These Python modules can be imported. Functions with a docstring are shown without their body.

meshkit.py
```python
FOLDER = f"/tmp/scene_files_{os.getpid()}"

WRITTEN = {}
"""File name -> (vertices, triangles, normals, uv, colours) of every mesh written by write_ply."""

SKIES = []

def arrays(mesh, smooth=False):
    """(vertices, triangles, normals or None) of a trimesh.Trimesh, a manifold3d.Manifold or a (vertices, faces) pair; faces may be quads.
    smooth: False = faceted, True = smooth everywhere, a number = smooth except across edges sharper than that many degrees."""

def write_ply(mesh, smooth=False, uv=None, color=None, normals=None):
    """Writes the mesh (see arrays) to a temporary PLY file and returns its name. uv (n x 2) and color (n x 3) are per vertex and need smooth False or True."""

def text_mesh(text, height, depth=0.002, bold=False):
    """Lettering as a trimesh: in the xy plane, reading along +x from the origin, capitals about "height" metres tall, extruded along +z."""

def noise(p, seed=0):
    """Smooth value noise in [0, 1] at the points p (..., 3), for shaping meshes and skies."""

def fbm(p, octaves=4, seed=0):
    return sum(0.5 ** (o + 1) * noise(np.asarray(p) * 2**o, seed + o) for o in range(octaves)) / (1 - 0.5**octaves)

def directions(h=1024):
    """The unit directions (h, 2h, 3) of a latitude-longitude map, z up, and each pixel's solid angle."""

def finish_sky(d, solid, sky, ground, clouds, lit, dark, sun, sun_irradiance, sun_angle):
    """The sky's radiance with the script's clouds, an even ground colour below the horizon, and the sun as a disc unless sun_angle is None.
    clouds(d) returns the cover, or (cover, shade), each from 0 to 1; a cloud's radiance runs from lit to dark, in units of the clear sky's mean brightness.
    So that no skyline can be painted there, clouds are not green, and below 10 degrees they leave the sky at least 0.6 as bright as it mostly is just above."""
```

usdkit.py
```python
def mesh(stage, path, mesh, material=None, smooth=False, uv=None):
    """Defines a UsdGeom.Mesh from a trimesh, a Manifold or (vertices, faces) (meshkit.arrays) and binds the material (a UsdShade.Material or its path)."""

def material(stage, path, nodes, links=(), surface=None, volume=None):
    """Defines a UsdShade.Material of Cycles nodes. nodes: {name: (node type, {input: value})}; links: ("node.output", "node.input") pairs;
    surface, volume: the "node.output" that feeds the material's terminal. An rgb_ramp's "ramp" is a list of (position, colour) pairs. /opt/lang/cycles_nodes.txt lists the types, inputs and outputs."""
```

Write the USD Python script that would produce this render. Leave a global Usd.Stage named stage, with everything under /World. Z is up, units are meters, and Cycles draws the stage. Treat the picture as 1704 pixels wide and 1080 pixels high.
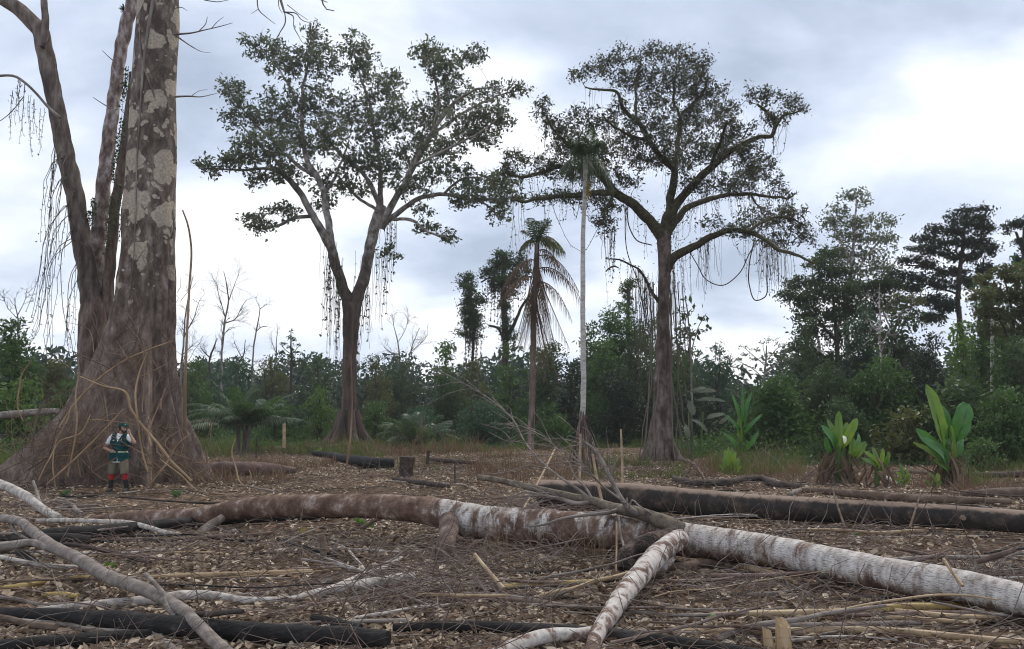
import math, random, numpy as np, trimesh, manifold3d as m3, usdkit
from pxr import Usd, UsdGeom, UsdLux, UsdShade, Gf, Sdf, Vt
from meshkit import fbm, noise
from scipy.spatial import cKDTree
from scipy.interpolate import CubicSpline

random.seed(7)
RNG = np.random.default_rng(7)
stage = Usd.Stage.CreateInMemory()
UsdGeom.SetStageUpAxis(stage, 'Z')
UsdGeom.SetStageMetersPerUnit(stage, 1.0)
UsdGeom.Xform.Define(stage, '/World')
UsdGeom.Scope.Define(stage, '/World/Looks')

# ------------------------------------------------------------------ camera, sky, sun, exposure
FPX = 1327.0                       # focal length in photograph pixels (1704 wide)
PITCH = math.atan(165.0 / FPX)     # horizon lies 165 px under the picture's middle
EYE = np.array([0.0, 0.0, 1.65])
cam = UsdGeom.Camera.Define(stage, '/World/camera')
cam.CreateHorizontalApertureAttr(36.0)
cam.CreateVerticalApertureAttr(36.0 * 649 / 1024)
cam.CreateFocalLengthAttr(36.0 * FPX / 1704.0)
cam.CreateClippingRangeAttr(Gf.Vec2f(0.05, 20000))
cam.AddTranslateOp().Set(Gf.Vec3d(*EYE))
cam.AddRotateXOp().Set(90.0 + math.degrees(PITCH))
cam.CreateExposureAttr(0.75)

SUN_EL, SUN_AZ = math.radians(58), math.radians(38)     # azimuth from +y (the view) towards +x
sun_dir = np.array([math.sin(SUN_AZ) * math.cos(SUN_EL), math.cos(SUN_AZ) * math.cos(SUN_EL), math.sin(SUN_EL)])
SKY_K = 0.1


def sky_material():
    n, l = {}, []
    n['sky'] = ('sky_texture', dict(sky_type='single_scattering', sun_disc=False, sun_elevation=SUN_EL, sun_rotation=SUN_AZ, aerosol_density=2.0))
    n['tc'] = ('texture_coordinate', {})
    D = 'tc.generated'
    n['sep'] = ('separate_xyz', {}); l.append((D, 'sep.vector'))
    # cloud deck: direction projected on a plane overhead
    n['zz'] = ('math', dict(math_type='maximum', value2=0.0)); l.append(('sep.z', 'zz.value1'))
    n['za'] = ('math', dict(math_type='add', value2=0.42)); l.append(('zz.value', 'za.value1'))
    n['inv'] = ('math', dict(math_type='divide', value1=1.0)); l.append(('za.value', 'inv.value2'))
    n['pl'] = ('vector_math', dict(math_type='scale')); l += [(D, 'pl.vector1'), ('inv.value', 'pl.scale')]
    n['mp'] = ('mapping', dict(location=(3.3, 1.7, 0.4), scale=(1.0, 1.25, 1.6))); l.append(('pl.vector', 'mp.vector'))
    n['n1'] = ('noise_texture', dict(scale=2.1, detail=6.0, roughness=0.5, distortion=0.5)); l.append(('mp.vector', 'n1.vector'))
    n['n2'] = ('noise_texture', dict(scale=5.0, detail=6.0, roughness=0.55)); l.append(('mp.vector', 'n2.vector'))
    n['a0'] = ('math', dict(math_type='multiply_add', value2=1.2, value3=-0.295)); l.append(('n1.fac', 'a0.value1'))
    n['a1'] = ('math', dict(math_type='multiply_add', value2=0.42)); l += [('n2.fac', 'a1.value1'), ('a0.value', 'a1.value3')]
    prev = 'a1.value'
    # the larger clouds: (u, v, angular radius, brightness change); directions of clouds in view
    for i, (u, v, r, w) in enumerate(CLOUDS):
        d = np.array([(u - 852) / FPX, math.cos(PITCH) - (540 - v) / FPX * math.sin(PITCH), math.sin(PITCH) + (540 - v) / FPX * math.cos(PITCH)])
        d /= np.linalg.norm(d)
        n[f'd{i}'] = ('vector_math', dict(math_type='subtract', vector2=tuple(d))); l.append((D, f'd{i}.vector1'))
        n[f's{i}'] = ('vector_math', dict(math_type='multiply', vector2=(1.0, 1.0, 2.0))); l.append((f'd{i}.vector', f's{i}.vector1'))
        n[f'e{i}'] = ('vector_math', dict(math_type='length')); l.append((f's{i}.vector', f'e{i}.vector1'))
        n[f'f{i}'] = ('map_range', dict(range_type='smoothstep', from_min=0.0, from_max=r, to_min=w, to_max=0.0, clamp=True)); l.append((f'e{i}.value', f'f{i}.value'))
        n[f'g{i}'] = ('math', dict(math_type='add')); l += [(prev, f'g{i}.value1'), (f'f{i}.result', f'g{i}.value2')]
        prev = f'g{i}.value'
    # whiter towards the horizon, all round
    n['hz'] = ('map_range', dict(range_type='smoothstep', from_min=0.0, from_max=0.42, to_min=0.03, to_max=0.0, clamp=True)); l.append(('sep.z', 'hz.value'))
    n['hh'] = ('math', dict(math_type='add')); l += [(prev, 'hh.value1'), ('hz.result', 'hh.value2')]
    W = 1.0 / SKY_K
    n['ramp'] = ('rgb_ramp', dict(ramp=[(0.20, (.28 * W, .33 * W, .42 * W)), (0.36, (.38 * W, .435 * W, .535 * W)), (0.50, (.50 * W, .55 * W, .64 * W)), (0.60, (.60 * W, .63 * W, .685 * W)), (0.70, (.68 * W, .69 * W, .71 * W)), (0.90, (.76 * W, .76 * W, .77 * W))]))
    l.append(('hh.value', 'ramp.fac'))
    n['mx'] = ('mix', dict(fac=0.93)); l += [('sky.color', 'mx.color1'), ('ramp.color', 'mx.color2')]
    n['bg'] = ('background_shader', dict(strength=SKY_K)); l.append(('mx.color', 'bg.color'))
    return usdkit.material(stage, '/World/Looks/sky_look', n, l, surface='bg.background')


CLOUDS = [(1300, -10, .40, -.31), (900, 20, .22, -.22), (330, 150, .22, -.19), (60, 60, .2, -.05), (1580, 180, .20, .24), (1540, 340, .24, -.17), (1240, 490, .16, -.22), (1180, 420, .12, -.10),
          (860, 410, .13, -.14), (620, 330, .22, .10), (420, 420, .28, .15), (850, 110, .10, .12), (1050, 130, .22, .07), (1380, 560, .14, .10), (90, 330, .22, .12), (680, 520, .2, .06), (1000, 560, .12, .08), (480, 350, .09, -.08)]
dome = UsdLux.DomeLight.Define(stage, '/World/sky')
dome.CreateIntensityAttr(1.0)
UsdShade.MaterialBindingAPI.Apply(dome.GetPrim()).Bind(sky_material())
dome.GetPrim().SetCustomDataByKey('kind', 'structure')
dome.GetPrim().SetCustomDataByKey('label', 'overcast sky with white and blue grey clouds')
sun = UsdLux.DistantLight.Define(stage, '/World/sun')
sun.CreateIntensityAttr(0.4)
sun.CreateAngleAttr(14.0)
sun.CreateNormalizeAttr(True)
sun.CreateColorAttr(Gf.Vec3f(1.0, 0.93, 0.83))
_q = Gf.Rotation(Gf.Vec3d(0, 0, -1), Gf.Vec3d(*(-sun_dir)))
sun.AddTransformOp().Set(Gf.Matrix4d().SetRotate(_q))

# ------------------------------------------------------------------ helpers: names, things, meshes
_taken = {}


def path_for(parent, name):
    k = _taken.get((parent, name), 0)
    _taken[(parent, name)] = k + 1
    return f'{parent}/{name}' if k == 0 else f'{parent}/{name}_{k:03d}'


def tag(prim, label=None, cat=None, group=None, kind=None):
    for k, v in (('label', label), ('category', cat), ('group', group), ('kind', kind)):
        if v:
            prim.SetCustomDataByKey(k, v)


class MB:
    """Collects tubes, leaves and patches that become ONE mesh."""
    def __init__(self):
        self.v, self.f3, self.f4, self.n, self.uv, self.c = [], [], [], [], [], 0

    def add(self, v, f, n=None, uv=None):
        v = np.asarray(v, float); f = np.asarray(f, int)
        if len(v) == 0:
            return
        (self.f4 if f.shape[1] == 4 else self.f3).append(f + self.c)
        self.v.append(v); self.c += len(v)
        self.n.append(n); self.uv.append(uv)

    def empty(self):
        return self.c == 0


def put(path, mesh, mat, base=(0, 0, 0)):
    """mesh: MB or trimesh / manifold (smooth by angle)."""
    base = np.asarray(base, float)
    if not isinstance(mesh, MB):
        t = mesh
        if hasattr(t, 'to_mesh'):
            mm = t.to_mesh(); t = trimesh.Trimesh(mm.vert_properties[:, :3], mm.tri_verts, process=False)
        t = t.copy(); t.apply_translation(-base)
        return usdkit.mesh(stage, path, t, mat, smooth=40)
    V = np.vstack(mesh.v) - base
    m = UsdGeom.Mesh.Define(stage, path)
    idx, cnt = [], []
    for f in mesh.f3:
        idx.append(f.ravel()); cnt.append(np.full(len(f), 3, np.int32))
    for f in mesh.f4:
        idx.append(f.ravel()); cnt.append(np.full(len(f), 4, np.int32))
    m.CreatePointsAttr(Vt.Vec3fArray.FromNumpy(V.astype(np.float32)))
    m.CreateFaceVertexCountsAttr(Vt.IntArray.FromNumpy(np.concatenate(cnt).astype(np.int32)))
    m.CreateFaceVertexIndicesAttr(Vt.IntArray.FromNumpy(np.concatenate(idx).astype(np.int32)))
    m.CreateSubdivisionSchemeAttr('none')
    if all(x is not None for x in mesh.n):
        m.CreateNormalsAttr(Vt.Vec3fArray.FromNumpy(np.vstack(mesh.n).astype(np.float32)))
        m.SetNormalsInterpolation('vertex')
    if all(x is not None for x in mesh.uv):
        UsdGeom.PrimvarsAPI(m).CreatePrimvar('st', Sdf.ValueTypeNames.TexCoord2fArray, 'vertex').Set(Vt.Vec2fArray.FromNumpy(np.vstack(mesh.uv).astype(np.float32)))
    UsdShade.MaterialBindingAPI.Apply(m.GetPrim()).Bind(mat)
    return m


class Thing:
    def __init__(self, name, label, cat, base, group=None, kind=None):
        self.base = np.asarray(base, float)
        self.path = path_for('/World', name)
        x = UsdGeom.Xform.Define(stage, self.path)
        x.AddTranslateOp().Set(Gf.Vec3d(*self.base))
        tag(x.GetPrim(), label, cat, group, kind)

    def part(self, name, mesh, mat, parent=None, label=None, kind=None):
        if isinstance(mesh, MB) and mesh.empty():
            return None
        p = path_for(parent or self.path, name)
        m = put(p, mesh, mat, self.base)
        tag(m.GetPrim(), label, None, None, kind)
        return p


def solo(name, mesh, mat, label, cat=None, group=None, kind=None, base=(0, 0, 0)):
    p = path_for('/World', name)
    m = put(p, mesh, mat, base)
    if np.any(np.asarray(base) != 0):
        m.AddTranslateOp().Set(Gf.Vec3d(*map(float, base)))
    tag(m.GetPrim(), label, cat, group, kind)
    return p


# ------------------------------------------------------------------ helpers: where things stand
CP, SP = math.cos(PITCH), math.sin(PITCH)


def at(u, v, Y):
    """The point Y metres in front of the viewer that is seen at (u, v) of the photograph."""
    a, b = (u - 852.0) / FPX, (540.0 - v) / FPX
    d = np.array([a, CP - b * SP, SP + b * CP])
    return EYE + d * (Y / d[1])


def terrain(x, y):
    x, y = np.asarray(x, float), np.asarray(y, float)
    p = np.stack([x, y, np.zeros_like(x)], -1)
    near = np.clip((y - 2) / 6, 0, 1) if True else 1
    h = (fbm(p * 0.16, 3, 5) - 0.5) * 0.34 + (fbm(p * 0.9, 3, 9) - 0.5) * 0.16
    h = h * (0.35 + 0.65 * np.clip((np.hypot(x, y) - 4) / 20, 0, 1))
    far = np.clip((np.hypot(x, y) - 90) / 500, 0, 1)
    return h * (1 - far) - 0.02


def ground(u, v, r=0.0, rpx=None, lift=0.0):
    """Point on a ray through (u, v) that lies r (or rpx pixels' worth) above the ground; returns point, radius."""
    Y = 10.0
    for _ in range(40):
        rr = rpx * Y / FPX if rpx is not None else r
        p = at(u, v, Y)
        tgt = float(terrain(p[0], p[1])) + rr * 0.92 + lift
        slope = (p[2] - EYE[2]) / Y
        if slope >= -1e-4:
            Y = 60.0; continue
        Yn = (tgt - EYE[2]) / slope
        if Yn <= 0:
            Yn = 3.0
        Y = 0.5 * Y + 0.5 * min(Yn, 90.0)
    return at(u, v, Y), (rpx * Y / FPX if rpx is not None else r)


def on_ground(x, y, dz=0.0):
    return np.array([x, y, float(terrain(x, y)) + dz])


# ------------------------------------------------------------------ helpers: shapes
def resample(P, R, step, extra=None):
    P = np.asarray(P, float); R = np.asarray(R, float)
    d = np.r_[0, np.cumsum(np.linalg.norm(np.diff(P, axis=0), axis=1))]
    keep = np.r_[True, np.diff(d) > 1e-6]
    P, R, d = P[keep], R[keep], d[keep]
    if len(P) < 2:
        P = np.vstack([P, P + [0, 0, .01]]); R = np.r_[R, R]; d = np.array([0, .01])
    n = max(2, int(math.ceil(d[-1] / step)) + 1)
    s = np.linspace(0, d[-1], n)
    if len(P) == 2:
        Q = np.stack([np.interp(s, d, P[:, k]) for k in range(3)], 1)
    else:
        # Catmull-Rom tangents by chord length
        t = np.gradient(P, d, axis=0)
        from scipy.interpolate import CubicHermiteSpline
        Q = CubicHermiteSpline(d, P, t)(s)
    return Q, np.interp(s, d, R), s


def frames(P):
    T = np.gradient(P, axis=0) if len(P) > 2 else np.repeat((P[-1:] - P[:1]), len(P), 0)
    T /= np.maximum(np.linalg.norm(T, axis=1, keepdims=True), 1e-12)
    N = np.zeros_like(P)
    a = np.array([0, 0, -1.0]) if abs(T[0][2]) < 0.9 else np.array([0, 1.0, 0])
    n = a - T[0] * (a @ T[0]); n /= np.linalg.norm(n)
    N[0] = n
    for i in range(1, len(P)):
        n = n - T[i] * (n @ T[i]); L = math.sqrt(n @ n)
        n = n / L if L > 1e-9 else N[i - 1]
        N[i] = n
    return T, N, np.cross(T, N)


def tube(mb, P, R, k=8, rough=0.0, rscale=6.0, cap=True, seed=0, wob=0.0):
    """A tapering round stem along P with radii R, uv = (turn, metres)."""
    P = np.asarray(P, float); R = np.broadcast_to(np.asarray(R, float), (len(P),)).copy()
    if wob:
        P = P + (np.stack([fbm(P * 1.1 + 31 * j + seed, 3, seed + j) for j in range(3)], -1) - 0.5) * 2 * wob
    T, N, B = frames(P)
    s = np.r_[0, np.cumsum(np.linalg.norm(np.diff(P, axis=0), axis=1))]
    a = np.linspace(0, 2 * np.pi, k + 1)
    dirs = np.cos(a)[None, :, None] * N[:, None] + np.sin(a)[None, :, None] * B[:, None]
    V = P[:, None] + R[:, None, None] * dirs
    nrm = dirs
    if rough:
        f = 1 + rough * 2 * (fbm(V * rscale, 3, seed) - 0.5)
        f[:, -1] = f[:, 0]
        V = P[:, None] + (R[:, None] * f)[..., None] * dirs
        du = np.gradient(V, axis=0) if len(P) > 2 else np.repeat((V[-1:] - V[:1]), len(P), 0)
        W = np.concatenate([V[:, -2:-1], V, V[:, 1:2]], 1)
        dv = W[:, 2:] - W[:, :-2]
        nrm = np.cross(dv, du); nrm /= np.maximum(np.linalg.norm(nrm, axis=-1, keepdims=True), 1e-12)
        sg = np.sign((nrm * dirs).sum(-1, keepdims=True)); nrm = nrm * np.where(sg == 0, 1, sg)
    n = len(P)
    uv = np.stack(np.broadcast_arrays(a[None] / (2 * np.pi), s[:, None]), -1)
    i, j = np.meshgrid(np.arange(n - 1), np.arange(k), indexing='ij')
    q = np.stack([i * (k + 1) + j, i * (k + 1) + j + 1, (i + 1) * (k + 1) + j + 1, (i + 1) * (k + 1) + j], -1).reshape(-1, 4)
    mb.add(V.reshape(-1, 3), q, nrm.reshape(-1, 3), uv.reshape(-1, 2))
    if cap:
        for e, sgn in ((0, -1), (n - 1, 1)):
            ring = V[e, :-1]
            c = ring.mean(0) + T[e] * sgn * R[e] * 0.15
            vv = np.vstack([ring, c])
            ff = np.array([[x, (x + 1) % k, k] if sgn > 0 else [(x + 1) % k, x, k] for x in range(k)])
            mb.add(vv, ff, np.repeat((T[e] * sgn)[None], k + 1, 0), np.repeat(np.array([[0.5, s[e]]]), k + 1, 0))


def unit(v):
    v = np.asarray(v, float)
    return v / np.maximum(np.linalg.norm(v, axis=-1, keepdims=True), 1e-12)


def rand_dirs(n, rng):
    return unit(rng.normal(size=(n, 3)))


def leaf_uv(n, k, rng):
    return np.repeat(rng.random((n, 2)), k, 0)          # one random tone per leaf


def leaves(mb, C, L, W, rng, up=0.5, droop=0.0, aim=None, fold=0.25):
    """Small pointed leaves (4 corners, folded on the midrib) at the points C."""
    n = len(C)
    if n == 0:
        return
    d = rand_dirs(n, rng)
    if aim is not None:
        d = unit(d + aim)
    d[:, 2] -= droop
    d = unit(d)
    nn = rand_dirs(n, rng) + np.array([0, 0, up])
    s = unit(np.cross(d, nn))
    nn = np.cross(s, d)
    l = L * rng.uniform(0.6, 1.3, (n, 1)); w = W * rng.uniform(0.6, 1.3, (n, 1))
    a = C - d * l * 0.5
    b = C + s * w * 0.5 + nn * fold * w * rng.uniform(0, 1, (n, 1)) - d * l * 0.06
    c = C + d * l * 0.5 - nn * l * 0.12
    e = C - s * w * 0.5 + nn * fold * w * rng.uniform(0, 1, (n, 1)) - d * l * 0.06
    V = np.stack([a, b, c, e], 1).reshape(-1, 3)
    k = np.arange(n)[:, None] * 4
    mb.add(V, np.vstack([k + [0, 1, 2], k + [0, 2, 3]]), None, leaf_uv(n, 4, rng))
# ------------------------------------------------------------------ materials
M = {}


def mat(name, nodes, links, surface):
    M[name] = usdkit.material(stage, f'/World/Looks/{name}', nodes, links, surface=surface)
    return M[name]


def leaf_mat(name, cols, trans=0.35, rough=0.55, tcol=None, vary=0.5, scale=0.35, spec=0.3):
    if max(cols[-1]) < .16:
        cols = [tuple(1.3 * x for x in c) for c in cols]
    n = {'g': ('geometry', {}), 'at': ('attribute', dict(attribute='st')), 'sx': ('separate_xyz', {}), 'r': ('rgb_ramp', dict(ramp=[(i / max(1, len(cols) - 1), c) for i, c in enumerate(cols)])),
         'tc': ('texture_coordinate', {}), 'no': ('noise_texture', dict(scale=scale, detail=3.0)),
         'm1': ('math', dict(math_type='multiply_add', value2=vary, value3=0.0)), 'm2': ('math', dict(math_type='multiply_add', value2=1.6 * (1 - vary) + 0.3)),
         'ms': ('math', dict(math_type='subtract', value2=0.3 * (1 - vary) + 0.1)),
         'p': ('principled_bsdf', dict(roughness=rough, specular_ior_level=spec)), 't': ('translucent_bsdf', {}), 'mx': ('mix_closure', dict(fac=trans)),
         'hs': ('hsv', dict(hue=0.485, saturation=1.15, value=1.25))}
    l = [('g.position', 'no.vector'), ('at.vector', 'sx.vector'), ('sx.x', 'm1.value1'), ('no.fac', 'm2.value1'), ('m1.value', 'm2.value3'), ('m2.value', 'ms.value1'), ('ms.value', 'r.fac'),
         ('r.color', 'p.base_color'), ('r.color', 'hs.color'), ('hs.color', 't.color'), ('p.BSDF', 'mx.closure1'), ('t.BSDF', 'mx.closure2')]
    return mat(name, n, l, 'mx.closure')


def bark_mat(name, cols, scale=6.0, stretch=(1, 1, .25), bump=0.5, dist=0.02, rough=0.85, detail=6.0, pts=None, fine=None):
    """Barks and dead wood: noise stretched along z, with relief."""
    if pts is None:
        pts = np.linspace(0.3, 0.7, len(cols))
    n = {'g': ('geometry', {}), 'mp': ('mapping', dict(scale=stretch)), 'no': ('noise_texture', dict(scale=scale, detail=detail, roughness=0.62)),
         'r': ('rgb_ramp', dict(ramp=list(zip([float(x) for x in pts], cols)))), 'b': ('bump', dict(strength=bump, distance=dist)),
         'n2': ('noise_texture', dict(scale=fine or scale * 4, detail=4.0)), 'p': ('principled_bsdf', dict(roughness=rough, specular_ior_level=0.25))}
    l = [('g.position', 'mp.vector'), ('mp.vector', 'no.vector'), ('mp.vector', 'n2.vector'), ('no.fac', 'r.fac'), ('r.color', 'p.base_color'), ('n2.fac', 'b.height'), ('b.normal', 'p.normal')]
    return mat(name, n, l, 'p.BSDF')


leaf_mat('leaf_dark', [(.018, .031, .015), (.032, .054, .023), (.054, .084, .033)])
leaf_mat('leaf_emergent', [(.044, .054, .036), (.072, .088, .054), (.11, .132, .080)], trans=0.35)
leaf_mat('leaf_emergent_fine', [(.036, .042, .030), (.058, .066, .042), (.092, .10, .062)], trans=0.3)
leaf_mat('leaf_mid', [(.022, .046, .016), (.038, .074, .024), (.064, .112, .034)])
leaf_mat('leaf_light', [(.034, .062, .020), (.055, .098, .028), (.088, .140, .040)])
leaf_mat('leaf_blue', [(.022, .042, .026), (.032, .062, .036), (.050, .088, .050)])
leaf_mat('leaf_pale', [(.060, .075, .045), (.090, .108, .065), (.130, .150, .092)], trans=0.4)
leaf_mat('leaf_olive', [(.040, .046, .020), (.062, .070, .028), (.090, .100, .040)])
leaf_mat('leaf_black', [(.012, .018, .013), (.020, .030, .019), (.034, .046, .028)], trans=0.2)
leaf_mat('leaf_banana', [(.060, .125, .030), (.095, .175, .042), (.125, .215, .055)], trans=0.45, rough=0.4, scale=4, spec=0.45)
leaf_mat('leaf_banana_dark', [(.025, .085, .020), (.040, .115, .028), (.055, .145, .034)], trans=0.3, rough=0.4, scale=4, spec=0.45)
leaf_mat('leaf_young', [(.095, .17, .035), (.135, .225, .045), (.19, .29, .065)], trans=0.45, rough=0.45, scale=3)
leaf_mat('leaf_grey', [(.09, .11, .075), (.13, .15, .105), (.18, .20, .15)], trans=0.3, scale=3)
leaf_mat('leaf_yellow', [(.22, .17, .05), (.28, .22, .07), (.32, .28, .10)], trans=0.4, scale=3)
leaf_mat('frond_dark', [(.024, .036, .020), (.036, .056, .028), (.056, .082, .040)], trans=0.2, rough=0.45)
leaf_mat('frond_grey', [(.070, .10, .060), (.11, .145, .09), (.16, .20, .135)], trans=0.25, rough=0.4)
leaf_mat('frond_dead', [(.055, .036, .024), (.090, .060, .040), (.140, .100, .066)], trans=0.15, rough=0.8)
leaf_mat('grass_dry', [(.085, .055, .034), (.145, .096, .060), (.23, .165, .105)], trans=0.2, rough=0.8, scale=0.8)
leaf_mat('grass_green', [(.050, .075, .022), (.080, .110, .030), (.14, .16, .055)], trans=0.3, rough=0.7, scale=0.8)
leaf_mat('litter', [(.046, .030, .021), (.112, .078, .054), (.20, .148, .106), (.30, .235, .172), (.41, .335, .25), (.53, .455, .36)], trans=0.08, rough=0.85, vary=0.85, scale=1.3, spec=0.15)
leaf_mat('petal_white', [(.70, .68, .58), (.8, .78, .7)], trans=0.3)
bark_mat('bark_brown', [(.036, .027, .022), (.085, .066, .055), (.155, .128, .11), (.25, .22, .195)], scale=4.5, pts=(.3, .46, .58, .72))
bark_mat('bark_dark', [(.020, .014, .012), (.045, .032, .026), (.085, .066, .056)], scale=7)
bark_mat('bark_grey', [(.07, .058, .05), (.15, .13, .115), (.27, .245, .22)], scale=5)
bark_mat('bark_red', [(.036, .024, .019), (.090, .062, .050), (.16, .122, .102), (.24, .20, .175)], scale=4.5, pts=(.3, .46, .58, .72))
bark_mat('bark_pale', [(.16, .14, .125), (.34, .31, .28), (.50, .47, .43)], scale=4, stretch=(1, 1, .8))
bark_mat('bark_mossy', [(.022, .018, .012), (.050, .044, .024), (.085, .080, .045)], scale=6, stretch=(1, 1, 1))
bark_mat('wood_grey', [(.085, .068, .058), (.16, .135, .12), (.27, .24, .215)], scale=9, stretch=(.4, 1, 1))
bark_mat('wood_brown', [(.055, .036, .026), (.10, .070, .052), (.17, .125, .098)], scale=9, stretch=(.4, 1, 1))
bark_mat('wood_dark', [(.020, .015, .013), (.045, .034, .029), (.085, .066, .056)], scale=9, stretch=(.4, 1, 1))
bark_mat('wood_white', [(.11, .085, .072), (.28, .25, .225), (.43, .40, .37)], scale=7, stretch=(1.4, 1.4, 1), pts=(.30, .45, .62))
bark_mat('wood_cut', [(.22, .15, .085), (.34, .24, .14), (.46, .35, .22)], scale=12, stretch=(1, 1, .15))
bark_mat('charred', [(.004, .004, .004), (.009, .008, .008), (.024, .021, .020), (.085, .074, .068)], scale=9, stretch=(.5, 1, 1), pts=(.3, .52, .63, .76), bump=0.9, rough=0.75, dist=0.014)
bark_mat('bamboo_dry', [(.16, .108, .060), (.28, .20, .12), (.40, .31, .20)], scale=5, stretch=(.6, 1, 1), bump=.2, rough=.5)
bark_mat('bamboo_yellow', [(.15, .098, .036), (.26, .18, .062), (.36, .27, .10)], scale=4, stretch=(.6, 1, 1), bump=.2, rough=.5)
bark_mat('vine_dry', [(.075, .046, .030), (.16, .105, .068), (.28, .20, .13)], scale=1.3, bump=.2)
bark_mat('vine_dark', [(.045, .036, .030), (.090, .074, .060), (.15, .128, .105)], scale=4, bump=.2)
bark_mat('twig_red', [(.070, .045, .037), (.14, .098, .082), (.23, .178, .155)], scale=5, bump=.2)


def uv_bark(name, build):
    n, l = {'uv': ('attribute', dict(attribute='st')), 'g': ('geometry', {}), 'p': ('principled_bsdf', dict(roughness=0.8, specular_ior_level=0.25))}, []
    n['sx'] = ('separate_xyz', {}); l.append(('uv.vector', 'sx.vector'))
    build(n, l)
    return mat(name, n, l, 'p.BSDF')


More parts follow.
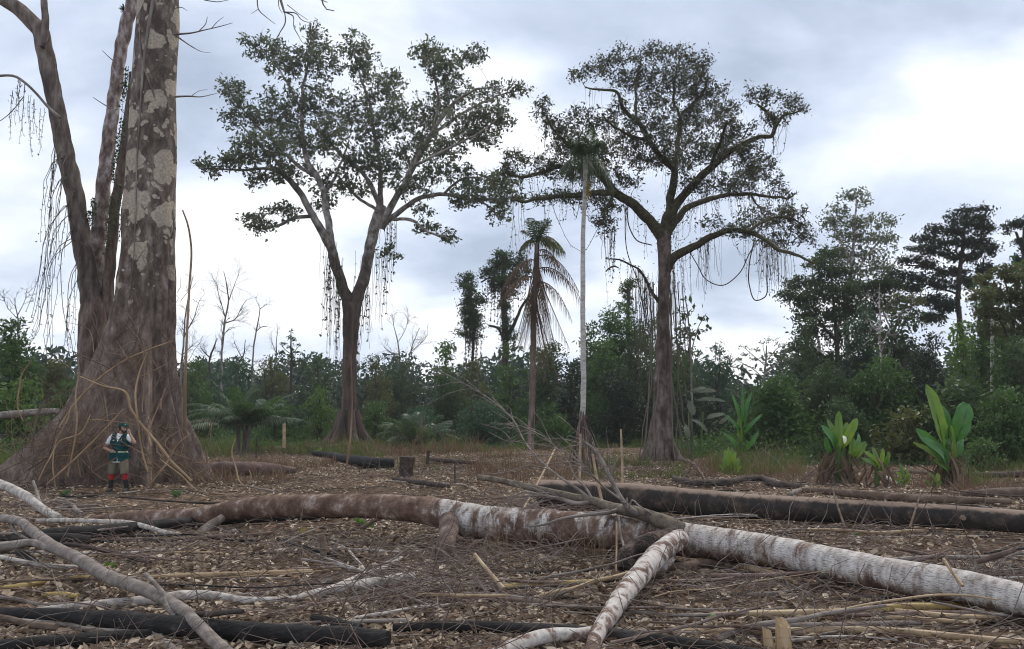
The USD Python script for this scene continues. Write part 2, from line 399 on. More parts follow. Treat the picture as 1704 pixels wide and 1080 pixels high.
def white_log(n, l):
    """White bark with fine rings round the stem, peeling to red brown in bands and on the thin end."""
    n['rw'] = ('mapping', dict(scale=(4.0, 10.0, 1))); l.append(('uv.vector', 'rw.vector'))
    n['rn'] = ('noise_texture', dict(scale=1.0, detail=8.0, roughness=.62)); l.append(('rw.vector', 'rn.vector'))
    # short dark cracks along the stem
    n['cw'] = ('mapping', dict(scale=(85.0, 16.0, 1))); l.append(('uv.vector', 'cw.vector'))
    n['cn'] = ('noise_texture', dict(scale=1.0, detail=2.0, roughness=.5)); l.append(('cw.vector', 'cn.vector'))
    n['cr'] = ('rgb_ramp', dict(ramp=[(.34, (.35, .32, .30)), (.46, (1, 1, 1))])); l.append(('cn.fac', 'cr.fac'))
    n['wm'] = ('mix', dict(mix_type='multiply', fac=.8))
    n['bm'] = ('mapping', dict(scale=(2.2, 4.6, 1))); l.append(('uv.vector', 'bm.vector'))
    n['bn'] = ('noise_texture', dict(scale=1.0, detail=8.0, roughness=.74, distortion=.3)); l.append(('bm.vector', 'bn.vector'))
    n['pn'] = ('noise_texture', dict(scale=4.2, detail=7.0, roughness=.7)); l.append(('g.position', 'pn.vector'))
    n['wr'] = ('rgb_ramp', dict(ramp=[(.3, (.20, .175, .155)), (.44, (.33, .30, .28)), (.56, (.45, .425, .40)), (.75, (.55, .525, .50))])); l.append(('rn.fac', 'wr.fac'))
    n['br'] = ('rgb_ramp', dict(ramp=[(.25, (.030, .017, .012)), (.45, (.085, .048, .034)), (.56, (.150, .098, .074)), (.64, (.27, .22, .19)), (.74, (.40, .37, .34))])); l.append(('pn.fac', 'br.fac'))
    # how much bark is left brown: grows towards the thin end (metres along the stem)
    n['al'] = ('rgb_ramp', dict(ramp=[(0, (.49,) * 3), (.10, (.505,) * 3), (.15, (.54,) * 3), (.18, (.535,) * 3), (.205, (.56,) * 3), (.225, (.60,) * 3), (.27, (.64,) * 3), (.325, (.61,) * 3), (.342, (.55,) * 3), (.366, (.545,) * 3), (.378, (.76,) * 3), (1, (.78,) * 3)]))
    n['al0'] = ('math', dict(math_type='multiply', value2=.05)); l += [('sx.y', 'al0.value1'), ('al0.value', 'al.fac')]
    n['alb'] = ('rgb_to_bw', {}); l.append(('al.color', 'alb.color'))
    n['al2'] = ('math', dict(math_type='subtract', value2=.5)); l.append(('alb.val', 'al2.value1'))
    # bark left along the underside
    n['ub'] = ('math', dict(math_type='subtract', value2=.5)); l.append(('sx.x', 'ub.value1'))
    n['ua'] = ('math', dict(math_type='absolute')); l.append(('ub.value', 'ua.value1'))
    n['um'] = ('map_range', dict(range_type='smoothstep', from_min=.22, from_max=.44, to_min=-.02, to_max=.14, clamp=True)); l.append(('ua.value', 'um.value'))
    n['s1'] = ('math', dict(math_type='add')); l += [('bn.fac', 's1.value1'), ('um.result', 's1.value2')]
    n['s2'] = ('math', dict(math_type='add')); l += [('s1.value', 's2.value1'), ('al2.value', 's2.value2')]
    n['th'] = ('map_range', dict(range_type='smoothstep', from_min=.50, from_max=.64, clamp=True)); l.append(('s2.value', 'th.value'))
    n['mx'] = ('mix', {}); l += [('wr.color', 'wm.color1'), ('cr.color', 'wm.color2'), ('th.result', 'mx.fac'), ('wm.color', 'mx.color1'), ('br.color', 'mx.color2'), ('mx.color', 'p.base_color')]
    n['bs'] = ('math', dict(math_type='multiply_add', value2=.5)); l += [('cn.fac', 'bs.value1'), ('pn.fac', 'bs.value3')]
    n['b'] = ('bump', dict(strength=.8, distance=.02)); l += [('bs.value', 'b.height'), ('b.normal', 'p.normal')]


uv_bark('bark_white_log', white_log)


def limb_white(n, l):
    n['pn'] = ('noise_texture', dict(scale=7.5, detail=6.0, roughness=.62, distortion=.4)); l.append(('g.position', 'pn.vector'))
    n['rw'] = ('mapping', dict(scale=(2.0, 40.0, 1))); l.append(('uv.vector', 'rw.vector'))
    n['rn'] = ('noise_texture', dict(scale=1.0, detail=3.0)); l.append(('rw.vector', 'rn.vector'))
    n['r'] = ('rgb_ramp', dict(ramp=[(.36, (.075, .045, .033)), (.45, (.16, .112, .09)), (.51, (.34, .305, .285)), (.68, (.50, .475, .45))])); l.append(('pn.fac', 'r.fac'))
    n['b'] = ('bump', dict(strength=.6, distance=.02)); l += [('rn.fac', 'b.height'), ('b.normal', 'p.normal')]
    l.append(('r.color', 'p.base_color'))


uv_bark('bark_white_limb', limb_white)


def burnt_log(n, l):
    """Barkless brown stem, burnt black along one flank (uv turn), ragged edge."""
    n['bm'] = ('mapping', dict(scale=(5.0, .9, 1))); l.append(('uv.vector', 'bm.vector'))
    n['bn'] = ('noise_texture', dict(scale=1.0, detail=6.0, roughness=.65)); l.append(('bm.vector', 'bn.vector'))
    n['pn'] = ('noise_texture', dict(scale=5.0, detail=7.0, roughness=.7)); l.append(('g.position', 'pn.vector'))
    n['gr'] = ('rgb_ramp', dict(ramp=[(.3, (.085, .058, .045)), (.5, (.165, .118, .093)), (.7, (.26, .198, .158))])); l.append(('bn.fac', 'gr.fac'))
    n['ch'] = ('rgb_ramp', dict(ramp=[(.3, (.010, .009, .009)), (.5, (.024, .019, .017)), (.62, (.065, .046, .036)), (.8, (.13, .10, .085))])); l.append(('pn.fac', 'ch.fac'))
    n['w'] = ('math', dict(math_type='subtract', value2=.19)); l.append(('sx.x', 'w.value1'))
    n['wa'] = ('math', dict(math_type='absolute')); l.append(('w.value', 'wa.value1'))
    n['wn'] = ('math', dict(math_type='multiply_add', value2=.16)); l += [('pn.fac', 'wn.value1'), ('wa.value', 'wn.value3')]
    n['th'] = ('map_range', dict(range_type='smoothstep', from_min=.245, from_max=.30, clamp=True)); l.append(('wn.value', 'th.value'))
    n['mx'] = ('mix', {}); l += [('th.result', 'mx.fac'), ('ch.color', 'mx.color1'), ('gr.color', 'mx.color2'), ('mx.color', 'p.base_color')]
    n['b'] = ('bump', dict(strength=.5, distance=.02)); l += [('pn.fac', 'b.height'), ('b.normal', 'p.normal')]


uv_bark('bark_burnt_log', burnt_log)


def giant_bark(n, l):
    """Dark red brown bark; large pale lichen discs on the upper stem, finer speckles below."""
    n['sp'] = ('separate_xyz', {}); l.append(('g.position', 'sp.vector'))
    n['nd'] = ('noise_texture', dict(scale=2.2, detail=4.0)); l.append(('g.position', 'nd.vector'))
    n['ns'] = ('vector_math', dict(math_type='scale', scale=.5)); l.append(('nd.color', 'ns.vector1'))
    n['na'] = ('vector_math', dict(math_type='add')); l += [('g.position', 'na.vector1'), ('ns.vector', 'na.vector2')]
    n['vo'] = ('voronoi_texture', dict(scale=1.35, feature='f1', randomness=1.0)); l.append(('na.vector', 'vo.vector'))
    n['v2'] = ('voronoi_texture', dict(scale=3.4, feature='f1', randomness=1.0)); l.append(('na.vector', 'v2.vector'))
    n['vm'] = ('math', dict(math_type='minimum')); l.append(('vo.distance', 'vm.value1'))
    n['v2a'] = ('math', dict(math_type='add', value2=.12)); l += [('v2.distance', 'v2a.value1'), ('v2a.value', 'vm.value2')]
    n['hz'] = ('map_range', dict(range_type='smoothstep', from_min=4.2, from_max=7.0, to_min=.06, to_max=.44, clamp=True)); l.append(('sp.z', 'hz.value'))
    n['df'] = ('math', dict(math_type='subtract')); l += [('hz.result', 'df.value1'), ('vm.value', 'df.value2')]
    n['th'] = ('map_range', dict(range_type='smoothstep', from_min=-.02, from_max=.03, clamp=True)); l.append(('df.value', 'th.value'))
    n['pm'] = ('mapping', dict(scale=(1.3, 1.3, .55))); l.append(('g.position', 'pm.vector'))
    n['pn'] = ('noise_texture', dict(scale=3.0, detail=9.0, roughness=.74)); l.append(('pm.vector', 'pn.vector'))
    n['fn'] = ('noise_texture', dict(scale=14.0, detail=5.0, roughness=.7)); l.append(('g.position', 'fn.vector'))
    n['bk'] = ('rgb_ramp', dict(ramp=[(.3, (.030, .021, .017)), (.46, (.070, .050, .041)), (.58, (.15, .118, .098)), (.72, (.29, .255, .225))])); l.append(('pn.fac', 'bk.fac'))
    n['lo'] = ('rgb_ramp', dict(ramp=[(.3, (.040, .027, .021)), (.44, (.105, .075, .061)), (.57, (.18, .138, .114)), (.70, (.29, .245, .21))])); l.append(('pn.fac', 'lo.fac'))
    n['li'] = ('rgb_ramp', dict(ramp=[(.3, (.19, .155, .12)), (.5, (.31, .265, .21)), (.7, (.42, .365, .295))])); l.append(('fn.fac', 'li.fac'))
    n['hl'] = ('map_range', dict(range_type='smoothstep', from_min=2.5, from_max=6.5, clamp=True)); l.append(('sp.z', 'hl.value'))
    n['m0'] = ('mix', {}); l += [('hl.result', 'm0.fac'), ('lo.color', 'm0.color1'), ('bk.color', 'm0.color2')]
    n['mx'] = ('mix', {}); l += [('th.result', 'mx.fac'), ('m0.color', 'mx.color1'), ('li.color', 'mx.color2'), ('mx.color', 'p.base_color')]
    n['b'] = ('bump', dict(strength=.6, distance=.05)); l += [('fn.fac', 'b.height'), ('b.normal', 'p.normal')]


uv_bark('bark_giant', giant_bark)


def ring_palm(n, l):
    n['rw'] = ('mapping', dict(scale=(1.5, 9.0, 1))); l.append(('uv.vector', 'rw.vector'))
    n['rn'] = ('noise_texture', dict(scale=1.0, detail=5.0, roughness=.65)); l.append(('rw.vector', 'rn.vector'))
    n['r'] = ('rgb_ramp', dict(ramp=[(.3, (.13, .115, .10)), (.45, (.31, .295, .275)), (.7, (.46, .445, .42))])); l += [('rn.fac', 'r.fac'), ('r.color', 'p.base_color')]


uv_bark('bark_palm_white', ring_palm)

mat('soil', {'g': ('geometry', {}), 'n1': ('noise_texture', dict(scale=.35, detail=5.0, roughness=.6)), 'n2': ('noise_texture', dict(scale=9.0, detail=8.0, roughness=.72)), 'v': ('voronoi_texture', dict(scale=11.0, feature='f1')),
             'r1': ('rgb_ramp', dict(ramp=[(.3, (.060, .041, .029)), (.5, (.108, .077, .055)), (.7, (.155, .115, .085))])),
             'r2': ('rgb_ramp', dict(ramp=[(.32, (.25, .22, .2)), (.5, (.8, .8, .8)), (.62, (1.5, 1.45, 1.4)), (.75, (2.6, 2.5, 2.4))])),
             'sv': ('separate_xyz', {}), 'rv': ('rgb_ramp', dict(ramp=[(.0, (.55, .52, .5)), (.55, (.9, .88, .86)), (.8, (1.7, 1.62, 1.55)), (1.0, (2.3, 2.2, 2.1))])),
             'm': ('mix', dict(mix_type='multiply', fac=1.0)), 'm2': ('mix', dict(mix_type='multiply', fac=.8)), 'b': ('bump', dict(strength=.9, distance=.05)), 'p': ('principled_bsdf', dict(roughness=.95, specular_ior_level=.1))},
    [('g.position', 'n1.vector'), ('g.position', 'n2.vector'), ('g.position', 'v.vector'), ('n1.fac', 'r1.fac'), ('n2.fac', 'r2.fac'), ('v.color', 'sv.vector'), ('sv.x', 'rv.fac'), ('r1.color', 'm.color1'), ('r2.color', 'm.color2'),
     ('m.color', 'm2.color1'), ('rv.color', 'm2.color2'), ('m2.color', 'p.base_color'), ('n2.fac', 'b.height'), ('b.normal', 'p.normal')], 'p.BSDF')


def flat_mat(name, col, rough=.8, spec=.2, var=.25, scale=40.0):
    c0 = tuple(x * (1 - var) for x in col); c1 = tuple(min(1, x * (1 + var)) for x in col)
    return mat(name, {'tc': ('texture_coordinate', {}), 'n': ('noise_texture', dict(scale=scale, detail=4.0)), 'r': ('rgb_ramp', dict(ramp=[(.3, c0), (.7, c1)])), 'p': ('principled_bsdf', dict(roughness=rough, specular_ior_level=spec))},
               [('tc.object', 'n.vector'), ('n.fac', 'r.fac'), ('r.color', 'p.base_color')], 'p.BSDF')


# ------------------------------------------------------------------ the ground: one sheet out to the horizon
def axis(fine0, fine1, step, far0, far1):
    a = list(np.arange(fine0, fine1, step))
    d, x = step, fine1
    while x < far1:
        a.append(x); d *= 1.12; x += d
    a.append(far1)
    d, x = step, fine0
    b = []
    while x > far0:
        d *= 1.12; x -= d; b.append(x)
    return np.unique(np.r_[far0, b, a])


def build_ground():
    xs = axis(-11, 11, .11, -2500, 2500); ys = axis(3.5, 24, .11, -400, 4000)
    X, Y = np.meshgrid(xs, ys)
    Z = terrain(X, Y)
    V = np.stack([X, Y, Z], -1).reshape(-1, 3)
    nx = len(xs)
    i, j = np.meshgrid(np.arange(len(ys) - 1), np.arange(nx - 1), indexing='ij')
    q = np.stack([i * nx + j, i * nx + j + 1, (i + 1) * nx + j + 1, (i + 1) * nx + j], -1).reshape(-1, 4)
    gx = np.gradient(Z, xs, axis=1); gy = np.gradient(Z, ys, axis=0)
    N = unit(np.stack([-gx, -gy, np.ones_like(Z)], -1)).reshape(-1, 3)
    mb = MB(); mb.add(V, q, N)
    solo('ground', mb, M['soil'], 'bare brown soil of the burnt clearing', kind='structure')


build_ground()
# ------------------------------------------------------------------ growing trees from limb paths and crown clumps
def limb3(pts, Y0, dY):
    """pts (u, v, r px) seen at depth Y0 growing to Y0 + dY -> points, radii."""
    pts = np.asarray(pts, float)
    s = np.r_[0, np.cumsum(np.hypot(np.diff(pts[:, 0]), np.diff(pts[:, 1])))]
    s /= s[-1]
    Y = Y0 + (np.asarray(dY) if np.ndim(dY) else dY * s ** 1.2)
    P = np.array([at(u, v, y) for (u, v, _), y in zip(pts, np.broadcast_to(Y, (len(pts),)))])
    return P, pts[:, 2] * Y / FPX


class Tree:
    """limbs: [(pts, dY0, dY1)] in picture pixels round the depth Y; blobs: [(u, v, ru, rv)]"""
    def __init__(self, Y, seed):
        self.Y, self.rng, self.seed = Y, np.random.default_rng(seed), seed
        self.limbs, self.nodes, self.nr, self.twigs, self.clusters = [], [], [], [], []
        self.px = Y / FPX

    def limb(self, pts, d0=0.0, d1=0.0, wob=0.5):
        P, R = limb3(pts, self.Y + d0, d1 - d0)
        P, R, _ = resample(P, R, max(4 * self.px, .12))
        if wob and len(P) > 3:
            w = (np.stack([fbm(P / (22 * self.px) + 17 * j, 2, self.seed + j) for j in range(3)], -1) - .5) * 2 * wob * 4 * self.px
            w *= np.minimum(np.arange(len(P)), 4)[:, None] / 4
            P = P + w
        self.limbs.append((P, R)); self.nodes.append(P); self.nr.append(R)

    def crown(self, blobs, spacing=11.0, depth=1.0, shell=0.0, rmin=0.010, reach=1.0, connect=True, flat=1.0):
        """Clusters spread through the clumps, each joined by a curved twig to the nearest wood."""
        rng, px = self.rng, self.px
        T = []
        base = np.vstack(self.nodes); rad = np.concatenate(self.nr)
        for (u, v, ru, rv) in blobs:
            c0 = at(u, v, self.Y)
            # depth of the clump follows the nearest limb as seen, then scatters
            dd = np.hypot(base[:, 0] - c0[0], base[:, 2] - c0[2])
            Yc = base[dd.argmin(), 1]
            rm = 0.5 * (ru + rv) * px * depth
            Yc += rng.uniform(-.7, .7) * rm
            n = max(2, int(ru * rv * math.pi / spacing ** 2 + .5))
            w = rand_dirs(n, rng) * (rng.uniform(shell, 1, (n, 1)) ** (1 / 2.2))
            k = Yc / self.Y
            c = at(u, v, Yc)
            T.append(c + w * np.array([ru * px * k, rm, rv * px * k * flat]))
        T = np.vstack(T)
        if not connect:
            self.clusters.append(T); return
        # join clusters nearest to wood first
        order = np.argsort(cKDTree(base).query(T)[0])
        nodes = np.zeros((len(base) + len(T) * 6, 3)); nr = np.zeros(len(nodes)); m = len(base)
        nodes[:m], nr[:m] = base, rad
        for t in T[order]:
            d = nodes[:m] - t
            dist = np.sqrt((d * d).sum(1))
            cost = dist + 0.35 * np.maximum(0, d[:, 2]) - 0.0 * nr[:m]
            i = int(cost.argmin()); L = dist[i]
            if L < 1e-3:
                continue
            a = nodes[i]
            r0 = min(nr[i] * .62, rmin + .011 * L * 1.4 + .0)
            r0 = max(r0, rmin)
            k = max(3, min(6, int(L / (9 * px)) + 2))
            f = np.linspace(0, 1, k)[:, None]
            bend = rng.normal(size=3) * .10 * L + np.array([0, 0, .10 * L])
            P = a + (t - a) * f + np.sin(f * np.pi) * bend + rng.normal(size=(k, 3)) * .035 * L * (f > 0) * (f < 1)
            R = np.linspace(r0, max(rmin * .6, r0 * .4), k)
            self.twigs.append((P, R))
            nodes[m:m + k - 1], nr[m:m + k - 1] = P[1:], R[1:]
            m += k - 1
        self.clusters.append(T)

    def wood(self, k=9, rough=.10, kt=4, tip=0.0):
        a, b = MB(), MB()
        for i, (P, R) in enumerate(self.limbs):
            tube(a, P, R, k, rough, 1.2 / max(R[0], .05), seed=self.seed + i)
        for P, R in self.twigs:
            tube(b, P, R, kt, cap=False)
        return a, b

    def foliage(self, per, spread, L, W, up=.6, droop=.1, flat=.75, thin=1.0):
        mb = MB()
        C = np.vstack(self.clusters)
        if thin < 1:
            C = C[self.rng.random(len(C)) < thin]
        n = self.rng.poisson(per, len(C))
        P = np.repeat(C, n, 0)
        off = self.rng.normal(size=P.shape) * spread * self.px * np.repeat(self.rng.uniform(.6, 1.3, len(C)), n)[:, None]
        off[:, 2] *= flat
        leaves(mb, P + off, L, W, self.rng, up, droop)
        return mb

    def twiglets(self, per, length, r, mb):
        """Fine bare twigs round each cluster."""
        C = np.vstack(self.clusters)
        for c in C:
            for _ in range(self.rng.poisson(per)):
                d = rand_dirs(1, self.rng)[0] * length * self.rng.uniform(.5, 1.2)
                m = c + d * .5 + self.rng.normal(size=3) * length * .12
                tube(mb, [c, m, c + d], [r, r * .8, r * .4], 3, cap=False)


def seen_at(P):
    c = np.asarray(P) - EYE
    f = c[:, 1] * CP + c[:, 2] * SP
    return 852 + FPX * c[:, 0] / f, 540 - FPX * (-c[:, 1] * SP + c[:, 2] * CP) / f


def wood_in(T, u0, u1, v0, v1):
    """Points of a tree's limbs and twigs seen inside a window of the picture, to hang things from."""
    P = np.vstack([p for p, r in T.limbs] + [p for p, r in T.twigs])
    u, v = seen_at(P)
    k = (u > u0) & (u < u1) & (v > v0) & (v < v1)
    return P[k] if k.any() else P[np.argsort((u - (u0 + u1) / 2) ** 2 + (v - (v0 + v1) / 2) ** 2)[:6]]


def hang(mb, P0, length, r, rng, sway=.05, k=3, n=7):
    """A thin hanging root or vine."""
    f = np.linspace(0, 1, n)
    d = rng.normal(size=2) * sway * length
    P = np.array(P0) + np.stack([d[0] * f ** 2, d[1] * f ** 2, -length * f], 1)
    P[1:] += rng.normal(size=(n - 1, 3)) * [.008 * length, .008 * length, 0]
    tube(mb, P, np.linspace(r, r * .7, n), k, cap=False)
    return P


# ------------------------------------------------------------------ the giant tree with buttress roots
def build_giant():
    Y = 23.5
    base = on_ground(at(246, 790, Y)[0], Y)
    t = Thing('giant_tree', 'giant tree with buttress roots and pale lichen patches on its thick trunk', 'tree', base)
    # half widths (px) seen to the left and right of the axis, by picture height
    vs = np.array([-900, -300, 0, 200, 300, 400, 483, 525, 567, 610, 650, 692, 733, 760, 785, 800])
    Lw = np.array([22, 28, 34, 38, 40, 44, 56, 66, 80, 100, 126, 152, 190, 222, 255, 272])
    Rw = np.array([22, 28, 35, 40, 43, 45, 45, 44, 41, 41, 43, 53, 72, 82, 95, 104])
    Fw = np.array([22, 28, 34, 38, 41, 46, 54, 60, 68, 80, 94, 112, 132, 144, 156, 164])
    ax = np.interp(vs, [-900, 0, 200, 400, 800], [275, 263, 253, 246, 246])
    z = np.array([at(246, v, Y)[2] for v in vs]); px = Y / FPX
    cx = np.array([at(a, v, Y)[0] for a, v in zip(ax, vs)])
    zz = np.concatenate([np.linspace(base[2] - .35, 8, 110), np.linspace(8.3, z.max(), 60)])
    o = np.argsort(z)
    lw, rw, fw, cxx = (np.interp(zz, z[o], q[o]) for q in (Lw * px, Rw * px, Fw * px, cx))
    nth = 220
    th = np.linspace(0, 2 * np.pi, nth + 1)
    R = np.zeros((len(zz), nth + 1))
    fr = np.clip((7.5 - zz) / 7.5, 0, 1)
    ribs = [(math.pi, 1.0), (math.pi * 1.30, .9), (math.pi * 1.62, .75), (math.pi * 1.86, .8), (.03, 1.0), (.55, .8), (1.25, .9), (2.05, .8), (2.6, .7)]
    for i, h in enumerate(zz):
        r = np.interp((th + 1e-9) % (2 * np.pi), [0, np.pi / 2, np.pi, 1.5 * np.pi, 2 * np.pi], [rw[i], fw[i], lw[i], fw[i], rw[i]])
        g = np.zeros_like(th)
        for a, s in ribs:
            dlt = np.abs((th - a + np.pi) % (2 * np.pi) - np.pi)
            g = np.maximum(g, s * np.exp(-(dlt / (.10 + .20 * (1 - fr[i]))) ** 1.4))
        core = .72 + .10 * (1 - fr[i])
        k = min(1, fr[i] * 1.25) ** .7
        R[i] = r * ((1 - k) + k * (.34 + .66 * g))
    ZZ, TH = np.meshgrid(zz, th, indexing='ij')
    P = np.stack([cxx[:, None] + R * np.cos(TH), Y + R * np.sin(TH) * .9, ZZ], -1)
    # grooves and bulges of the bark
    f = (fbm(P * [1.6, 1.6, .5], 4, 3) - .5) * .30 + (fbm(P * [5, 5, 1.5], 3, 8) - .5) * .12
    R = R + f * (.4 + .6 * fr[:, None])
    R[:, -1] = R[:, 0]
    P = np.stack([cxx[:, None] + R * np.cos(TH), Y + R * np.sin(TH) * .9, ZZ], -1)
    P = P + 0
    du = np.gradient(P, axis=0)
    W = np.concatenate([P[:, -2:-1], P, P[:, 1:2]], 1); dv = W[:, 2:] - W[:, :-2]
    N = unit(np.cross(dv, du))
    k = nth
    i, j = np.meshgrid(np.arange(len(zz) - 1), np.arange(k), indexing='ij')
    q = np.stack([i * (k + 1) + j, i * (k + 1) + j + 1, (i + 1) * (k + 1) + j + 1, (i + 1) * (k + 1) + j], -1).reshape(-1, 4)
    mb = MB(); mb.add(P.reshape(-1, 3), q, N.reshape(-1, 3))
    t.part('trunk', mb, M['bark_giant'])
    rng = np.random.default_rng(11)
    # limbs above the frame, twigs that hang back into it
    br = MB()
    top = np.array([at(264, -330, Y)[0], Y, at(264, -330, Y)[2]])
    for pts, d in (([(264, -330, 16), (330, -300, 13), (400, -200, 10), (440, -110, 7), (455, -40, 4), (467, 0, 2.4), (473, 20, 1.8)], -1.0),
                   ([(262, -420, 16), (180, -520, 12), (60, -600, 8), (-60, -640, 5)], 1.0), ([(266, -560, 14), (350, -700, 10), (430, -800, 6)], 1.5),
                   ([(400, -200, 7), (480, -140, 5), (530, -60, 3), (536, 0, 1.5), (541, 14, 1.2), (556, 18, .8)], -1.2)):
        Pq, Rq = limb3(pts, Y, d); Pq, Rq, _ = resample(Pq, Rq, .25)
        tube(br, Pq, Rq, 7, .1, 3, seed=4)
    t.part('branch', br, M['bark_grey'])
    tws = [[(467, 0, 1.6), (473, 18, 1.5), (474, 40, 1.2), (467, 52, .9), (461, 62, .5)], [(474, 20, 1.3), (487, 26, 1.1), (489, 45, .9), (496, 58, .8), (504, 71, .5), (515, 76, .4)],
           [(474, 20, 1.2), (492, 22, 1), (502, 33, .8), (513, 37, .6), (520, 36, .4)], [(428, -6, 1.2), (430, 15, 1), (445, 30, .8), (458, 40, .5)], [(463, -5, .9), (465, 14, .7), (470, 22, .5)],
           [(430, 15, .7), (418, 23, .4)], [(503, -4, 1), (535, 0, .9), (545, 4, .6)], [(478, 8, .8), (496, 22, .6), (512, 33, .4)],
           [(289, 57, 2.2), (318, 55, 1.6), (340, 50, 1.2), (366, 44, .9), (387, 38, .5)], [(330, 53, 1), (343, 38, .7), (345, 28, .4)], [(352, 47, .8), (362, 36, .6), (372, 28, .4)],
           [(291, 58, 1.6), (305, 68, 1.2), (320, 78, .9), (336, 86, .5), (350, 88, .3)], [(292, 161, 2), (312, 160, 1.5), (335, 161, 1), (350, 158, .7), (362, 155, .4)], [(318, 160, .9), (330, 152, .5), (345, 149, .3)],
           [(287, 15, 1.2), (300, 12, .8), (312, 18, .4)], [(340, 0, 1), (362, 3, .8), (380, 0, .5)]]
    for pts in tws:
        Pq, Rq = limb3(pts, Y - .5, -.6); Pq, Rq, _ = resample(Pq, Rq, .12)
        tw = MB(); tube(tw, Pq, np.maximum(Rq, .006), 4)
        t.part('twig', tw, M['bark_grey'])
    # pale climbing stem that lies along the trunk
    vine = MB()
    for pts in ([(232, 40, .9), (238, 108, 1.6), (250, 140, 1.7), (262, 175, 1.9), (272, 210, 2.0), (280, 245, 2.0), (285, 290, 2.0), (287, 340, 2.0), (289, 420, 1.8), (287, 480, 1.5)],
                [(255, 0, 3), (248, 40, 3.2), (242, 80, 2.8), (237, 130, 2.2), (233, 190, 1.6), (228, 260, 1.3), (226, 340, 1.1), (222, 430, .8), (215, 500, .5)]):
        Pq, Rq = limb3(pts, Y - .55, -.55); Pq, Rq, _ = resample(Pq, Rq, .12)
        # rest on the bark
        for m in range(len(Pq)):
            i = int(np.abs(zz - Pq[m, 2]).argmin())
            dx = Pq[m, 0] - cxx[i]
            jj = np.argmin(np.where(np.sin(th) < .05, np.abs(R[i] * np.cos(th) - dx), 9))
            yn = Y + R[i, jj] * math.sin(th[jj]) * .9 - .015
            Pq[m] = EYE + (Pq[m] - EYE) * (yn / Pq[m, 1])
        tube(vine, Pq, Rq, 6)
    t.part('climbing_stem', vine, M['bark_grey'])
    return Y, zz, th, R, cxx


GIANT = build_giant()


def giant_front(x, z, out=.05):
    """Depth of the giant's bark facing the viewer at (x, z)."""
    Y, zz, th, R, cxx = GIANT
    i = int(np.abs(zz - z).argmin())
    X = cxx[i] + R[i] * np.cos(th); Yy = Y + R[i] * np.sin(th) * .9
    ok = np.sin(th) < .02
    jj = np.argmin(np.where(ok, np.abs(X - x), 9))
    return (Yy[jj] - out) if abs(X[jj] - x) < .25 else Y - .2


def leaf_string(mb, P, rng, per=3, L=.09, W=.035):
    Q = np.repeat(P[1:], per, 0) + rng.normal(size=(per * (len(P) - 1), 3)) * .03
    leaves(mb, Q, L, W, rng, .2, .8)


